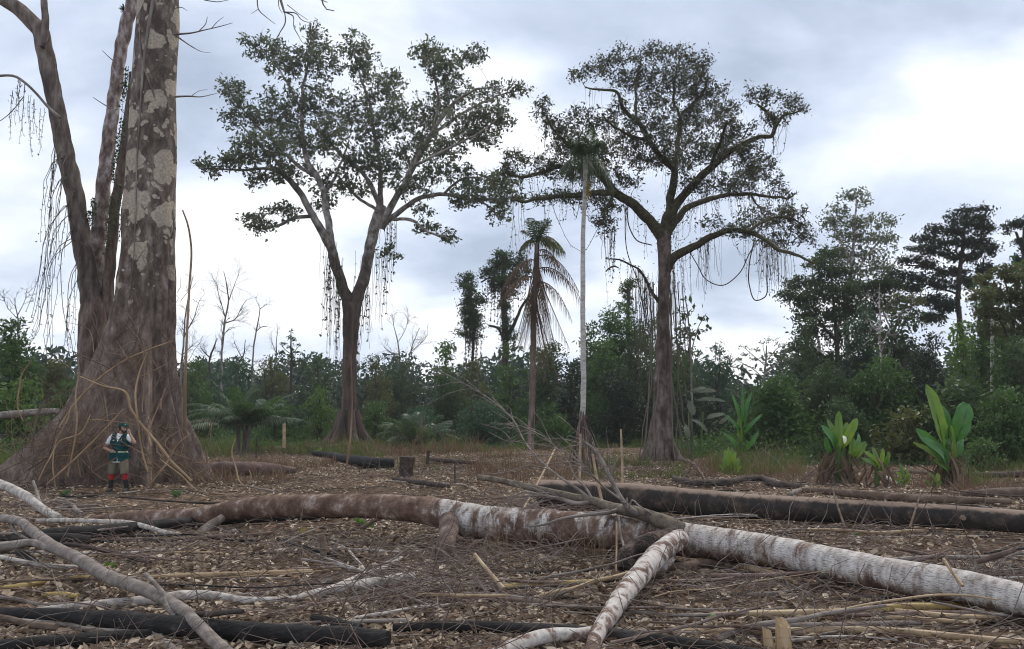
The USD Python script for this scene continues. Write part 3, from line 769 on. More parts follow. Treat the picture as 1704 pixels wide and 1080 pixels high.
def build_forked():
    Y = 24.6
    T = Tree(Y, 21)
    b = at(160, 745, Y)
    t = Thing('forked_tree', 'dark tree forking into bare limbs beside the giant trunk', 'tree', on_ground(b[0], Y))
    main = [(150, 800, 36), (152, 740, 32), (155, 680, 29), (156, 620, 25), (155, 560, 24), (155, 520, 22), (154, 495, 17), (153, 478, 9)]
    T.limb(main, 0, 0, 0)
    left = [(153, 545, 13), (151, 500, 17), (146, 455, 16), (136, 400, 15.5), (125, 330, 15), (112, 270, 14.5), (100, 210, 14), (86, 140, 14), (74, 85, 14.5), (64, 48, 14), (45, 28, 13), (20, 8, 12), (-30, -20, 10), (-120, -80, 7)]
    T.limb(left, 0, -1.5)
    T.limb([(70, 78, 5), (74, 58, 7), (76, 35, 6), (73, 0, 5.5), (68, -60, 5), (40, -200, 3)], -1.2, -1.4)
    T.limb([(158, 545, 12), (160, 500, 16), (161, 450, 15), (163, 400, 13), (170, 330, 12), (177, 270, 11.5), (184, 210, 11), (190, 160, 10.5), (199, 100, 10.5), (208, 50, 11), (218, 10, 10), (226, -60, 9), (240, -300, 5)], .3, 1.2)
    T.limb([(170, 600, 14), (174, 540, 11), (180, 470, 9.5), (186, 410, 9), (191, 350, 8.5), (200, 290, 8), (208, 230, 7), (214, 170, 5), (219, 120, 3)], .2, .0)
    a, _ = T.wood(12, .12)
    # three coloured stems: split by limb
    for nm, ids, mt in (('trunk', [0], 'bark_red'), ('limb', [1, 2], 'bark_brown'), ('limb', [3], 'bark_lichen'), ('limb', [4], 'bark_red')):
        m = MB()
        for i in ids:
            P, R = T.limbs[i]
            tube(m, P, R, 14, .10, 2.5, seed=i)
        t.part(nm, m, M[mt])
    rng = np.random.default_rng(5)
    br = MB()
    for pts in ([(-20, 128, 2.6), (0, 126, 2.4), (25, 127, 2.3), (42, 138, 2.2), (60, 155, 2.2), (80, 178, 2.4), (100, 196, 2.6)], [(-5, 205, 0.6), (15, 190, .8), (40, 160, .9)], [(170, 84, .5), (185, 98, .8), (194, 105, 1.2)], [(155, 162, .5), (170, 172, .8), (184, 180, 1.2)]):
        Pq, Rq = limb3(pts, Y - 1.5, 0); Pq, Rq, _ = resample(Pq, Rq, .15); tube(br, Pq, Rq, 6)
    t.part('branch', br, M['bark_grey'])
    # bromeliad tuft in the notch
    tf = MB(); c = at(207, 18, Y + 1.0)
    for _ in range(90):
        d = rand_dirs(1, rng)[0]; d[2] = abs(d[2]) * .9 + .1
        L = rng.uniform(.12, .30)
        s = unit(np.cross(d, [0, 0, 1.0]))[None][0] * .016
        m = c + d * L * .6; e = c + d * L + np.array([0, 0, -.05])
        tf.add([c - s, c + s, m + s, m - s], [[0, 1, 2, 3]]); tf.add([m - s, m + s, e], [[0, 1, 2]])
    t.part('bromeliad', tf, M['leaf_mid'])
    # vines and small leaves hanging from the limbs
    vn, vl = MB(), MB()
    for (u, v, ln) in [(28, 128, 90), (18, 150, 80), (40, 140, 110), (52, 158, 120), (60, 165, 70), (34, 130, 60), (70, 180, 80), (88, 260, 160), (92, 290, 220), (86, 330, 260), (96, 330, 240), (82, 380, 200), (104, 420, 180), (112, 360, 90), (100, 300, 120), (76, 300, 120), (88, 400, 170), (118, 470, 110), (110, 500, 100), (95, 250, 90), (130, 440, 150), (84, 440, 150)]:
        for _ in range(2):
            P0 = at(u + rng.uniform(-4, 4), v, Y - 1.2 + rng.uniform(-.3, .3))
            if v >= 250:      # runs out from the limb, then hangs
                W = np.vstack([T.limbs[0][0], T.limbs[1][0]]); w = W[np.argmin(np.abs(W[:, 2] - P0[2] - .9) + .3 * np.abs(W[:, 0] - P0[0]))]
                f = np.linspace(0, 1, 7)[:, None]; q = w + (P0 - w) * f + np.array([0, 0, .35]) * np.sin(f * math.pi) + rng.normal(size=(7, 3)) * .03 * np.sin(f * math.pi)
                tube(vn, q, np.linspace(.016, .010, 7), 4, cap=False)
            P = hang(vn, P0, ln * Y / FPX * rng.uniform(.7, 1.1), .008 if v < 200 else rng.uniform(.007, .014), rng, .06, 3, 9)
            if v < 300 or rng.random() < .5:
                leaf_string(vl, P, rng, 2, .08, .03)
    for (u, v, ln) in [(190, 260, 70), (197, 220, 60), (206, 190, 70), (186, 320, 60), (182, 360, 60), (203, 300, 100), (206, 130, 60), (212, 110, 50), (208, 340, 60), (150, 350, 30), (155, 330, 30)]:
        for _ in range(3):
            P = hang(vn, at(u + rng.uniform(-4, 4), v, Y - .3), ln * Y / FPX * rng.uniform(.6, 1.1), .008, rng, .08, 3, 8)
            leaf_string(vl, P, rng, 4, .10, .05)
    t.part('hanging_vine', vn, M['vine_dark'])
    t.part('vine_leaf_mass', vl, M['leaf_dark'])


bark_mat('bark_lichen', [(.06, .040, .034), (.15, .105, .092), (.27, .225, .21), (.46, .43, .41)], scale=5, stretch=(1, 1, .5), pts=(.3, .46, .56, .7))
build_forked()


# ------------------------------------------------------------------ the two great trees in the clearing
def build_emergent_left():
    Y = 60.0
    T = Tree(Y, 31)
    b = at(579, 742, Y)
    t = Thing('rainforest_tree', 'tall tree whose trunk splits into a wide V under two leafy crowns', 'tree', on_ground(b[0], Y))
    T.limb([(577, 752, 24), (578, 735, 18), (579, 710, 13.5), (581, 670, 12), (582, 620, 12), (583, 560, 12.5), (584, 525, 14), (585, 505, 17)], 0, 0, 0)
    T.limb([(582, 515, 12), (574, 488, 10), (566, 465, 9), (558, 440, 8.5), (552, 415, 8), (544, 400, 8), (530, 375, 6.5), (515, 350, 6), (500, 322, 5.5), (480, 298, 5), (460, 280, 4)], 0, -4)
    T.limb([(555, 428, 6.5), (551, 404, 6.5), (544, 350, 6), (539, 323, 5.5), (528, 296, 5), (512, 268, 4.5), (504, 233, 4), (502, 187, 3.2), (504, 148, 2.6), (516, 97, 2), (524, 54, 1.2)], -1, 3)
    T.limb([(539, 325, 3.2), (556, 297, 2.6), (570, 265, 2), (580, 235, 1.5)], 0, 3)
    T.limb([(528, 296, 3.5), (480, 262, 3), (445, 225, 2.5), (415, 195, 1.8), (390, 160, 1.2)], 1, 5)
    T.limb([(503, 190, 2.5), (480, 140, 2), (455, 105, 1.6), (430, 75, 1)], 2, 5)
    T.limb([(462, 282, 3), (430, 281, 2.4), (405, 284, 2), (378, 282, 1.8), (350, 280, 1.4), (335, 283, 1)], -4, -5)
    T.limb([(478, 296, 3), (455, 262, 2.5), (430, 240, 2), (400, 205, 1.4)], -4, -6)
    T.limb([(520, 360, 3.5), (493, 362, 3), (466, 373, 2.5), (438, 381, 2), (411, 373, 1.2)], -2, -7)
    T.limb([(587, 510, 13), (597, 486, 10.5), (606, 460, 10), (612, 430, 9.5), (618, 400, 9.5), (626, 370, 9.5), (634, 345, 9)], 0, 2)
    T.limb([(634, 380, 7), (652, 342, 6), (676, 300, 5), (699, 257, 4.5), (722, 214, 3.8), (757, 171, 3), (790, 150, 2), (838, 143, 1)], 1, -5)
    T.limb([(640, 372, 5), (656, 358, 4.8), (691, 334, 4), (738, 323, 3.4), (796, 334, 2.6), (830, 333, 1.6), (850, 345, 1)], 1, -4)
    T.limb([(648, 364, 3), (683, 366, 2.8), (711, 385, 2), (735, 392, 1.6), (752, 398, 1)], 1, -8)
    T.limb([(633, 345, 5.5), (633, 323, 4.5), (632, 268, 3.6), (621, 218, 3.2), (614, 167, 2.6), (598, 124, 2), (590, 90, 1.2)], 2, 4)
    T.limb([(631, 340, 4.5), (606, 290, 3.4), (574, 264, 3), (543, 230, 2.2), (516, 206, 1.4)], 2, -3)
    T.limb([(628, 350, 3), (598, 331, 2.5), (578, 311, 2), (559, 288, 1.4)], 1, 6)
    T.limb([(668, 315, 4), (699, 249, 3.4), (750, 202, 2.6), (788, 179, 2.2), (827, 160, 1.6), (872, 148, 1)], 0, 5)
    T.limb([(722, 214, 2.6), (730, 160, 2.2), (722, 120, 1.6), (728, 85, 1)], -3, -6)
    T.limb([(738, 323, 2.4), (765, 300, 2), (800, 295, 1.4), (835, 290, 1)], -2, -7)
    T.limb([(690, 275, 2.6), (740, 250, 2.2), (790, 225, 1.6), (835, 192, 1)], -3, -8)
    T.limb([(796, 334, 1.8), (815, 345, 1.4), (832, 365, .9)], -4, -5)
    blobs = [(425, 75, 24, 22), (455, 92, 26, 30), (480, 110, 25, 30), (522, 58, 20, 22), (512, 95, 22, 22), (540, 105, 35, 30), (590, 78, 32, 24), (605, 110, 28, 30), (380, 145, 18, 22), (395, 165, 20, 28), (385, 195, 18, 20), (430, 200, 34, 30), (470, 180, 40, 38),
             (520, 175, 40, 40), (440, 245, 50, 28), (495, 245, 45, 35), (550, 225, 35, 38), (410, 265, 25, 15), (345, 279, 20, 15), (378, 270, 18, 16), (432, 296, 26, 14), (475, 285, 35, 20), (585, 190, 32, 38), (635, 155, 38, 35), (622, 215, 42, 34), (668, 190, 25, 32), (650, 130, 25, 15),
             (555, 300, 45, 20), (600, 268, 40, 25), (645, 275, 42, 34), (600, 315, 25, 14), (715, 85, 32, 20), (735, 115, 34, 28), (775, 95, 22, 16), (795, 92, 16, 18), (755, 160, 38, 30), (712, 185, 32, 30), (700, 235, 42, 34), (775, 200, 40, 26), (830, 152, 40, 14), (862, 146, 22, 14), (815, 185, 32, 18),
             (740, 245, 42, 24), (795, 225, 38, 20), (830, 205, 25, 14), (745, 290, 42, 20), (795, 312, 42, 25), (835, 300, 32, 18), (690, 310, 32, 20), (832, 352, 20, 20), (845, 325, 22, 15), (432, 374, 24, 14), (415, 368, 16, 12), (470, 352, 34, 14), (540, 335, 22, 18), (712, 378, 24, 12), (745, 392, 16, 12), (700, 350, 20, 10), (640, 418, 16, 9), (655, 425, 12, 8), (770, 335, 25, 12)]
    blobs = [(a, c, r * 1.1 + 1, q * 1.1 + 1) for a, c, r, q in blobs]
    T.crown(blobs, 7.6, .9, rmin=.018)
    wood, twigs = MB(), MB()
    tr = MB(); P, R = T.limbs[0]; tube(tr, P, R, 16, .22, .9, seed=3)
    # small buttresses at the foot
    for a in np.linspace(0, 2 * np.pi, 7)[:-1]:
        d = np.array([math.cos(a), math.sin(a), 0]); c = t.base
        tube(tr, [c + d * .5 + [0, 0, 2.6], c + d * .9 + [0, 0, 1.0], c + d * 1.6 + [0, 0, .2], c + d * 2.5 + [0, 0, -.3]], [.3, .36, .32, .18], 7, .2, 2)
    t.part('trunk', tr, M['bark_trunk_a'])
    for i, (P, R) in enumerate(T.limbs[1:]):
        m = MB(); tube(m, P, R, 9, .12, 1.6, seed=i)
        t.part('limb', m, M['bark_limb_a'])
    for P, R in T.twigs:
        tube(twigs, P, R, 4, cap=False)
    T.twiglets(1.6, .6, .012, twigs)
    t.part('twigs', twigs, M['bark_limb_a'], kind='stuff')
    t.part('foliage', T.foliage(8.5, 4.6, .36, .17, .5, .15, .85), M['leaf_emergent'], kind='stuff')
    # aerial roots
    rng = np.random.default_rng(8); h = MB(); hl = MB()
    for u0, u1, v0, v1, L0, L1, n in ((538, 566, 400, 500, 60, 190, 46), (590, 640, 400, 500, 50, 150, 40), (640, 668, 365, 385, 40, 130, 16), (548, 580, 500, 540, 40, 120, 14), (596, 612, 480, 560, 60, 160, 12), (560, 605, 520, 640, 60, 110, 24)):
        for _ in range(n):
            L = rng.uniform(L0, L1) * T.px
            W = wood_in(T, u0, u1, v0, v1)
            P = hang(h, W[rng.integers(len(W))] + rng.normal(size=3) * [.35, .35, .05], L, rng.uniform(.009, .022), rng, .03)
            if rng.random() < .45:
                leaf_string(hl, P, rng, 3, .26, .10)
    t.part('hanging_root', h, M['vine_dark'], kind='stuff')
    t.part('vine_leaf_mass', hl, M['leaf_dark'], kind='stuff')


def build_emergent_right():
    Y = 37.0
    T = Tree(Y, 41)
    b = at(1100, 762, Y)
    t = Thing('rainforest_tree', 'broad gnarled tree hung with vines, mossy dark limbs and a straight trunk', 'tree', on_ground(b[0], Y))
    T.limb([(1097, 775, 34), (1098, 760, 26), (1099, 735, 20), (1101, 700, 16.5), (1102, 640, 14), (1103, 580, 11.5), (1104, 520, 10.5), (1105, 470, 10), (1106, 430, 10.5), (1105, 405, 11.5), (1105, 385, 12)], 0, 0, 0)
    L = [([(1104, 395, 11), (1096, 383, 10), (1075, 358, 9), (1050, 337, 8.5), (1021, 317, 8), (996, 288, 6.5), (975, 262, 5), (950, 245, 3.5), (925, 218, 2.2), (908, 192, 1.4)], 0, -3),
         ([(1024, 319, 6), (996, 320, 5.4), (958, 325, 4.6), (917, 329, 3.8), (880, 332, 2.8), (850, 334, 1.6)], -1.2, -4.5), ([(985, 275, 4.4), (950, 279, 4), (929, 279, 3.8), (904, 287, 3.4), (875, 295, 2.6), (850, 290, 2), (835, 270, 1.2)], -2, -1),
         ([(1106, 395, 11), (1108, 383, 10), (1115, 342, 8), (1119, 310, 7), (1121, 283, 6), (1104, 267, 5), (1079, 233, 4.6), (1058, 200, 4), (1037, 179, 3.2), (1025, 152, 2.6), (1003, 150, 2), (975, 145, 1.2)], 0, -2),
         ([(1121, 285, 4.6), (1129, 225, 3.8), (1133, 196, 3.2), (1150, 175, 2.6), (1171, 154, 1.8), (1180, 125, 1)], 0, 3), ([(1058, 200, 2.8), (1058, 160, 2.2), (1060, 133, 1.8), (1067, 98, 1)], -1, 1),
         ([(1133, 200, 2.4), (1120, 160, 2), (1125, 120, 1.5), (1135, 88, .9)], 1, 3), ([(1079, 233, 3), (1050, 225, 2.4), (1020, 210, 1.8), (1000, 190, 1.1)], -1, -4),
         ([(1110, 390, 9.5), (1112, 379, 8.5), (1125, 342, 7.5), (1154, 308, 7), (1183, 279, 6.2), (1208, 258, 5.4), (1242, 237, 4.6), (1267, 229, 4), (1285, 226, 3.8), (1291, 208, 3.6), (1275, 187, 3), (1260, 174, 2)], 0, -3),
         ([(1287, 217, 3), (1304, 192, 2.2), (1322, 190, 1.6), (1336, 180, 1)], -3, -4), ([(1110, 388, 7.5), (1117, 379, 7), (1137, 350, 5.5), (1171, 333, 4.6), (1208, 325, 3.8), (1250, 323, 3), (1290, 327, 2.2), (1312, 330, 1.4), (1326, 321, .9)], 0, 4),
         ([(1105, 455, 9), (1110, 446, 8.5), (1125, 425, 7.5), (1158, 408, 6.4), (1187, 392, 5.6), (1208, 383, 5), (1242, 385, 4.4), (1271, 396, 3.8), (1296, 417, 3.2), (1325, 425, 2.6), (1354, 438, 1.6)], 0, -5),
         ([(1242, 385, 2.6), (1270, 370, 2.2), (1305, 362, 1.8), (1335, 372, 1.2)], -3, -1), ([(1096, 502, 3), (1086, 485, 2.6), (1074, 465, 2.2), (1058, 447, 1.8), (1035, 434, 1.4), (1007, 428, 1)], 0, -2),
         ([(1183, 279, 3.2), (1200, 230, 2.6), (1210, 200, 1.8)], -1, -4), ([(1250, 323, 1.8), (1262, 345, 1.4), (1275, 362, 1)], 2, 1), ([(1208, 325, 2), (1235, 290, 1.6), (1265, 275, 1)], 2, 4),
         ([(1021, 317, 3), (1010, 350, 2), (1002, 372, 1.2)], -1.2, -3)]
    for pts, a, c in L:
        T.limb(pts, a, c, 1.0)
    blobs = [(958, 128, 12, 12), (985, 118, 24, 12), (1015, 108, 28, 18), (1050, 92, 26, 18), (1088, 88, 26, 14), (1130, 92, 36, 16), (1165, 105, 24, 20), (1035, 135, 28, 15), (1075, 130, 34, 28), (1115, 140, 42, 36), (1155, 140, 34, 30), (1180, 150, 28, 28), (905, 182, 18, 16), (918, 210, 25, 18), (945, 225, 28, 20),
             (965, 195, 22, 16), (1000, 205, 30, 22), (940, 250, 36, 16), (1048, 220, 28, 26), (1088, 215, 38, 34), (1138, 205, 42, 34), (1185, 195, 38, 28), (1222, 215, 30, 18), (1258, 155, 18, 12), (1280, 160, 16, 14), (1315, 172, 22, 16), (1332, 178, 12, 14), (1290, 196, 24, 12), (1060, 262, 36, 20), (1108, 262, 38, 24), (1155, 255, 38, 28), (1205, 250, 38, 22),
             (1248, 262, 28, 30), (1275, 290, 32, 28), (1230, 290, 28, 20), (855, 262, 24, 16), (850, 285, 22, 12), (895, 272, 28, 16), (940, 285, 36, 18), (985, 290, 36, 28), (1000, 250, 30, 26), (895, 330, 34, 9), (945, 328, 34, 12), (1000, 340, 34, 15), (1040, 300, 25, 16), (1175, 305, 42, 15), (1228, 310, 34, 14), (1295, 322, 28, 9), (1268, 362, 42, 18), (1318, 365, 28, 24), (1338, 395, 20, 16), (1235, 385, 32, 12),
             (1185, 370, 20, 10), (1005, 372, 22, 16), (1295, 400, 26, 12), (1030, 180, 22, 12), (1085, 175, 24, 15), (1210, 180, 18, 14)]
    blobs = [(a, c, r * 1.14 + 1, q * 1.14 + 1) for a, c, r, q in blobs]
    T.crown(blobs, 8.0, .9, rmin=.009)
    tr = MB(); P, R = T.limbs[0]; tube(tr, P, R, 16, .2, 1.4, seed=3)
    for a in np.linspace(.3, 2 * np.pi + .3, 7)[:-1]:
        d = np.array([math.cos(a), math.sin(a), 0]); c = t.base
        tube(tr, [c + d * .32 + [0, 0, 1.9], c + d * .5 + [0, 0, .8], c + d * .85 + [0, 0, .2], c + d * 1.4 + [0, 0, -.25]], [.16, .2, .2, .1], 7, .2, 3)
    t.part('trunk', tr, M['bark_trunk_b'])
    for i, (P, R) in enumerate(T.limbs[1:]):
        m = MB(); tube(m, P, R, 9, .22, 2.4, seed=i)
        t.part('limb', m, M['bark_mossy'])
    tw = MB()
    for P, R in T.twigs:
        tube(tw, P, R, 4, cap=False)
    T.twiglets(3.2, .45, .006, tw)
    t.part('twigs', tw, M['bark_dark'], kind='stuff')
    t.part('foliage', T.foliage(11, 5.0, .18, .078, .4, .2, .85), M['leaf_emergent_fine'], kind='stuff')
    # moss and epiphytes along the limbs
    rng = np.random.default_rng(4); ms = MB()
    for P, R in T.limbs[1:]:
        for p, r in zip(P, R):
            n = rng.poisson(5 * min(1, r / .1))
            if n:
                leaves(ms, p + rng.normal(size=(n, 3)) * (r * .9 + .03) + [0, 0, .03], .17, .05, rng, .2, .1)
    t.part('moss_and_epiphyte', ms, M['leaf_olive'], kind='stuff')
    h, hl = MB(), MB()
    allp = np.vstack([P for P, R in T.limbs[1:]])
    for _ in range(420):
        p = allp[rng.integers(len(allp))]
        P = hang(h, p, rng.uniform(10, 60) * T.px * (1.7 if p[2] < 11.5 else 1), rng.uniform(.005, .010), rng, .06)
        if rng.random() < .4:
            leaf_string(hl, P, rng, 2, .13, .045)
    for u0, u1, v0, v1, L0, L1, n in ((1060, 1100, 400, 470, 60, 230, 40), (1108, 1135, 400, 470, 80, 260, 26), (1140, 1200, 395, 410, 20, 90, 18), (1010, 1060, 365, 400, 30, 80, 14), (1215, 1300, 395, 420, 20, 90, 26), (1076, 1130, 470, 640, 80, 160, 26)):
        for _ in range(n):
            W = wood_in(T, u0, u1, v0, v1)
            P = hang(h, W[rng.integers(len(W))] + rng.normal(size=3) * [.15, .15, .03], rng.uniform(L0, L1) * T.px, rng.uniform(.005, .014), rng, .05)
            if rng.random() < .25:
                leaf_string(hl, P, rng, 2, .14, .05)
    # slack loops between the limbs
    for _ in range(46):
        a = allp[rng.integers(len(allp))]; w = allp[np.abs(np.linalg.norm(allp - a, axis=1) - 1.8) < 1.1]
        if len(w):
            b = w[rng.integers(len(w))]; f = np.linspace(0, 1, 12)[:, None]; sag = rng.uniform(.4, 2.2)
            q = a + (b - a) * f - np.array([0, 0, 1.0]) * sag * np.sin(f * math.pi) + rng.normal(size=(12, 3)) * .05 * np.sin(f * math.pi)
            tube(h, q, np.full(12, rng.uniform(.005, .013)), 4, cap=False)
            leaf_string(hl, q, rng, 1, .13, .05)
    # long slack loops
    for pts in ([(1145, 415, .8), (1160, 440, .9), (1175, 465, .9), (1200, 475, .9), (1230, 455, .9), (1248, 420, .8), (1262, 398, .7)], [(1255, 400, 1), (1247, 440, 1), (1247, 475, 1), (1258, 500, 1), (1272, 495, 1), (1276, 460, 1), (1276, 410, .9)],
                [(1043, 345, 1), (1048, 380, 1), (1060, 400, 1.1), (1085, 408, 1)], [(1040, 345, .9), (1044, 420, .8), (1062, 470, .9), (1075, 540, .9)], [(1008, 452, 1.1), (1013, 447, 1.5), (1022, 443, 1.5), (1030, 446, .9)]):
        P, R = limb3(pts, Y - 1, 0); P, R, _ = resample(P, R, .1); tube(h, P, R, 4)
    # thick lianas from the limbs to the ground at both sides of the trunk
    for u0, u1, r in ((1118, 1140, 1.6), (1126, 1150, 1.3), (1132, 1124, 1.0), (1085, 1070, 1.5), (1080, 1064, 1.0), (1090, 1088, 1.2), (1114, 1122, 1.2), (1140, 1158, .8)):
        P, R = limb3([(u0 - 4, 470, r), (u0, 560, r), (u0 + rng.uniform(-6, 6), 640, r), ((u0 + u1) / 2, 700, r), (u1, 765, r)], Y - .8, -.4); P, R, _ = resample(P, R, .25); tube(h, P, R, 5, wob=.06, seed=int(u0))
    t.part('hanging_vine', h, M['vine_mix'], kind='stuff')
    t.part('vine_leaf_mass', hl, M['leaf_emergent_fine'], kind='stuff')


bark_mat('bark_trunk_a', [(.030, .019, .015), (.064, .043, .034), (.12, .09, .076)], scale=2.2)


def limb_a(n, l):
    """Pale bark high up; the lower forks are covered in dark moss and roots."""
    n['mp'] = ('mapping', dict(scale=(1, 1, .7))); l.append(('g.position', 'mp.vector'))
    n['no'] = ('noise_texture', dict(scale=2.0, detail=6.0, roughness=.62)); l.append(('mp.vector', 'no.vector'))
    n['r'] = ('rgb_ramp', dict(ramp=[(.28, (.060, .046, .038)), (.44, (.125, .105, .092)), (.56, (.24, .215, .195)), (.72, (.36, .335, .31))])); l.append(('no.fac', 'r.fac'))
    n['r2'] = ('rgb_ramp', dict(ramp=[(.3, (.030, .021, .017)), (.5, (.064, .046, .037)), (.7, (.13, .10, .085))])); l.append(('no.fac', 'r2.fac'))
    n['sp'] = ('separate_xyz', {}); l.append(('g.position', 'sp.vector'))
    n['ad'] = ('math', dict(math_type='multiply_add', value2=9.0)); l += [('no.fac', 'ad.value1'), ('sp.z', 'ad.value3')]
    n['hz'] = ('map_range', dict(range_type='smoothstep', from_min=16.5, from_max=22.5, clamp=True)); l.append(('ad.value', 'hz.value'))
    n['mx'] = ('mix', {}); l += [('hz.result', 'mx.fac'), ('r2.color', 'mx.color1'), ('r.color', 'mx.color2'), ('mx.color', 'p.base_color')]
    n['b'] = ('bump', dict(strength=.5, distance=.03)); l += [('no.fac', 'b.height'), ('b.normal', 'p.normal')]


uv_bark('bark_limb_a', limb_a)
bark_mat('bark_trunk_b', [(.038, .025, .020), (.080, .057, .046), (.145, .115, .098), (.25, .22, .20)], scale=3.0, stretch=(1, 1, .5), pts=(.3, .47, .58, .74))
bark_mat('vine_mix', [(.045, .034, .027), (.085, .068, .055), (.14, .118, .10)], scale=.8, bump=.1)
build_emergent_left()
build_emergent_right()
# ------------------------------------------------------------------ palms
def frond(mb, base, d, length, rng, n=26, ll=.45, lw=.035, droop=.5, rise=.0, r=.012, hangl=.3, twist=.4):
    """One feather leaf: an arching midrib with leaflets on both sides."""
    d = unit(np.asarray(d, float))
    f = np.linspace(0, 1, 9)
    P = base + d * (length * f)[:, None] + np.array([0, 0, 1.0]) * (length * (rise * f - droop * f ** 2))[:, None]
    tube(mb, P, np.linspace(r, r * .25, 9), 4, cap=False)
    T, N, B = frames(P)
    s = np.linspace(.12, .99, n)
    for k, x in enumerate(s):
        i = min(7, int(x * 8)); t = x * 8 - i
        p = P[i] * (1 - t) + P[i + 1] * t
        T0 = T[i]
        side = unit(np.cross(T0, [0, 0, 1.0]) + 1e-6)
        upv = np.cross(side, T0)
        L = ll * (math.sin(math.pi * min(1, .12 + .88 * x)) ** .6 + .15) * rng.uniform(.8, 1.1)
        for sg in (-1, 1):
            o = unit(side * sg + T0 * (.45 + .5 * x) + upv * rng.uniform(-.1, .35) * twist * 2)
            a = p; m = p + o * L * .5 - np.array([0, 0, hangl * L * .2]); e = p + o * L - np.array([0, 0, hangl * L * rng.uniform(.7, 1.3)])
            w = T0 * lw * .5
            ru = rng.random()
            mb.add([a - w * .4, a + w * .4, m + w, m - w], [[0, 1, 2, 3]], None, np.full((4, 2), ru))
            mb.add([m - w, m + w, e], [[0, 1, 2]], None, np.full((3, 2), ru))


def build_white_palm():
    Y = 26.0; rng = np.random.default_rng(51)
    b = at(970, 792, Y); b = on_ground(b[0], Y)
    t = Thing('stilt_palm', 'tall slim palm with white stem rising from a cone of stilt roots', 'palm', b)
    P, R = limb3([(969, 700, 4.6), (971, 650, 4.6), (970, 560, 4.4), (970, 470, 4.2), (970, 400, 4.0), (972, 340, 3.6), (974, 300, 3.6), (974, 262, 4.2)], Y, 0)
    P, R, _ = resample(P, R, .15); m = MB(); tube(m, P, R, 10, .06, 3, wob=.03)
    t.part('stem', m, M['bark_palm_white'])
    top = P[-1]; lo = P[0]
    for i in range(22):
        a = i / 22 * 2 * math.pi + rng.uniform(-.1, .1); rr = rng.uniform(.22, .62)
        e = on_ground(b[0] + math.cos(a) * rr, Y + math.sin(a) * rr, -.08)
        s = lo + np.array([math.cos(a) * .06, math.sin(a) * .06, rng.uniform(-.35, .35)])
        mid = (s * .45 + e * .55) + np.array([math.cos(a), math.sin(a), 0]) * .06
        Pq, Rq, _ = resample([s, mid, e], [.028, .026, .022], .12)
        m = MB(); tube(m, Pq, Rq, 5, .2, 6)
        t.part('stilt_root', m, M['bark_red'])
    for i in range(9):
        a = i / 9 * 2 * math.pi + .3; el = rng.uniform(.9, 1.45)
        d = np.array([math.cos(a) * math.cos(el), math.sin(a) * math.cos(el), math.sin(el)])
        m = MB(); frond(m, top, d, rng.uniform(1.0, 1.5), rng, 24, .38, .04, rng.uniform(.15, .6), 0, .014, .9)
        t.part('frond', m, M['frond_dark'])
    for i in range(8):
        a = i / 8 * 2 * math.pi; d = np.array([math.cos(a) * .85, math.sin(a) * .85, .25])
        m = MB(); frond(m, top, d * [.7, .7, 1], rng.uniform(.9, 1.4), rng, 20, .38, .04, rng.uniform(1.0, 1.5), 0, .013, 1.3)
        t.part('frond', m, M['frond_dark'])
    m = MB()
    for k in range(14):
        hang(m, at(977 + rng.uniform(-2, 3), 300 + rng.uniform(-4, 6), Y - .2), rng.uniform(.35, .75), .008, rng, .08)
    t.part('flower_spike', m, M['bamboo_yellow'], kind='stuff')
    m = MB(); C = at(980, 318, Y - .2) + rng.normal(size=(60, 3)) * [.05, .05, .14]
    leaves(m, C, .07, .05, rng); t.part('fruit_cluster', m, M['leaf_yellow'], kind='stuff')


def build_skirt_palm():
    Y = 44.0; rng = np.random.default_rng(52)
    b = at(884, 745, Y); b = on_ground(b[0], Y)
    t = Thing('skirted_palm', 'palm with a long skirt of dead brown fronds under its small green crown', 'palm', b)
    P, R = limb3([(883, 748, 5.5), (885, 680, 5.2), (887, 600, 5), (889, 500, 4.6), (893, 430, 4.6), (894, 405, 4.2)], Y, 0)
    P, R, _ = resample(P, R, .25); m = MB(); tube(m, P, R, 9, .2, 2)
    t.part('stem', m, M['bark_red'])
    top = P[-1]
    for i in range(9):
        a = i * 2.4; el = rng.uniform(.85, 1.45)
        d = np.array([math.cos(a) * math.cos(el), math.sin(a) * math.cos(el), math.sin(el)])
        m = MB(); frond(m, top, d, rng.uniform(1.7, 2.7), rng, 18, .55, .055, rng.uniform(.2, .5), 0, .03, .5); t.part('frond', m, M['frond_dark'])
    for a, L in ((-.2, 2.2), (.35, 1.9), (3.4, 1.4), (-.7, 2.3)):
        d = np.array([math.cos(a) * .7, math.sin(a) * .7, .7])
        m = MB(); frond(m, top, d, L, rng, 26, .6, .06, .95, 0, .03, 1.2); t.part('frond', m, M['leaf_olive'])
    for a, k0, L in ((.1, .93, 2.6), (-.25, .86, 3.0), (3.0, .9, 2.2), (.5, .8, 2.6), (-.9, .95, 2.4), (3.5, .82, 2.6)):
        d = np.array([math.cos(a) * .8, math.sin(a) * .8, .35])
        m = MB(); frond(m, P[int(len(P) * k0)], d, L, rng, 24, .5, .06, 1.15, 0, .035, 1.6); t.part('dead_frond', m, M['frond_dead'])
    for i in range(26):
        k = rng.integers(int(len(P) * .72), len(P) - 1); a = rng.uniform(0, 2 * math.pi)
        d = np.array([math.cos(a) * rng.uniform(.12, .42), math.sin(a) * .3, -.85]); L = rng.uniform(1.8, 5.0)
        m = MB(); frond(m, P[k], d, L, rng, 20, .40, .05, rng.uniform(-.02, .12), 0, .035, 2.2, .1); t.part('dead_frond', m, M['frond_dead'])


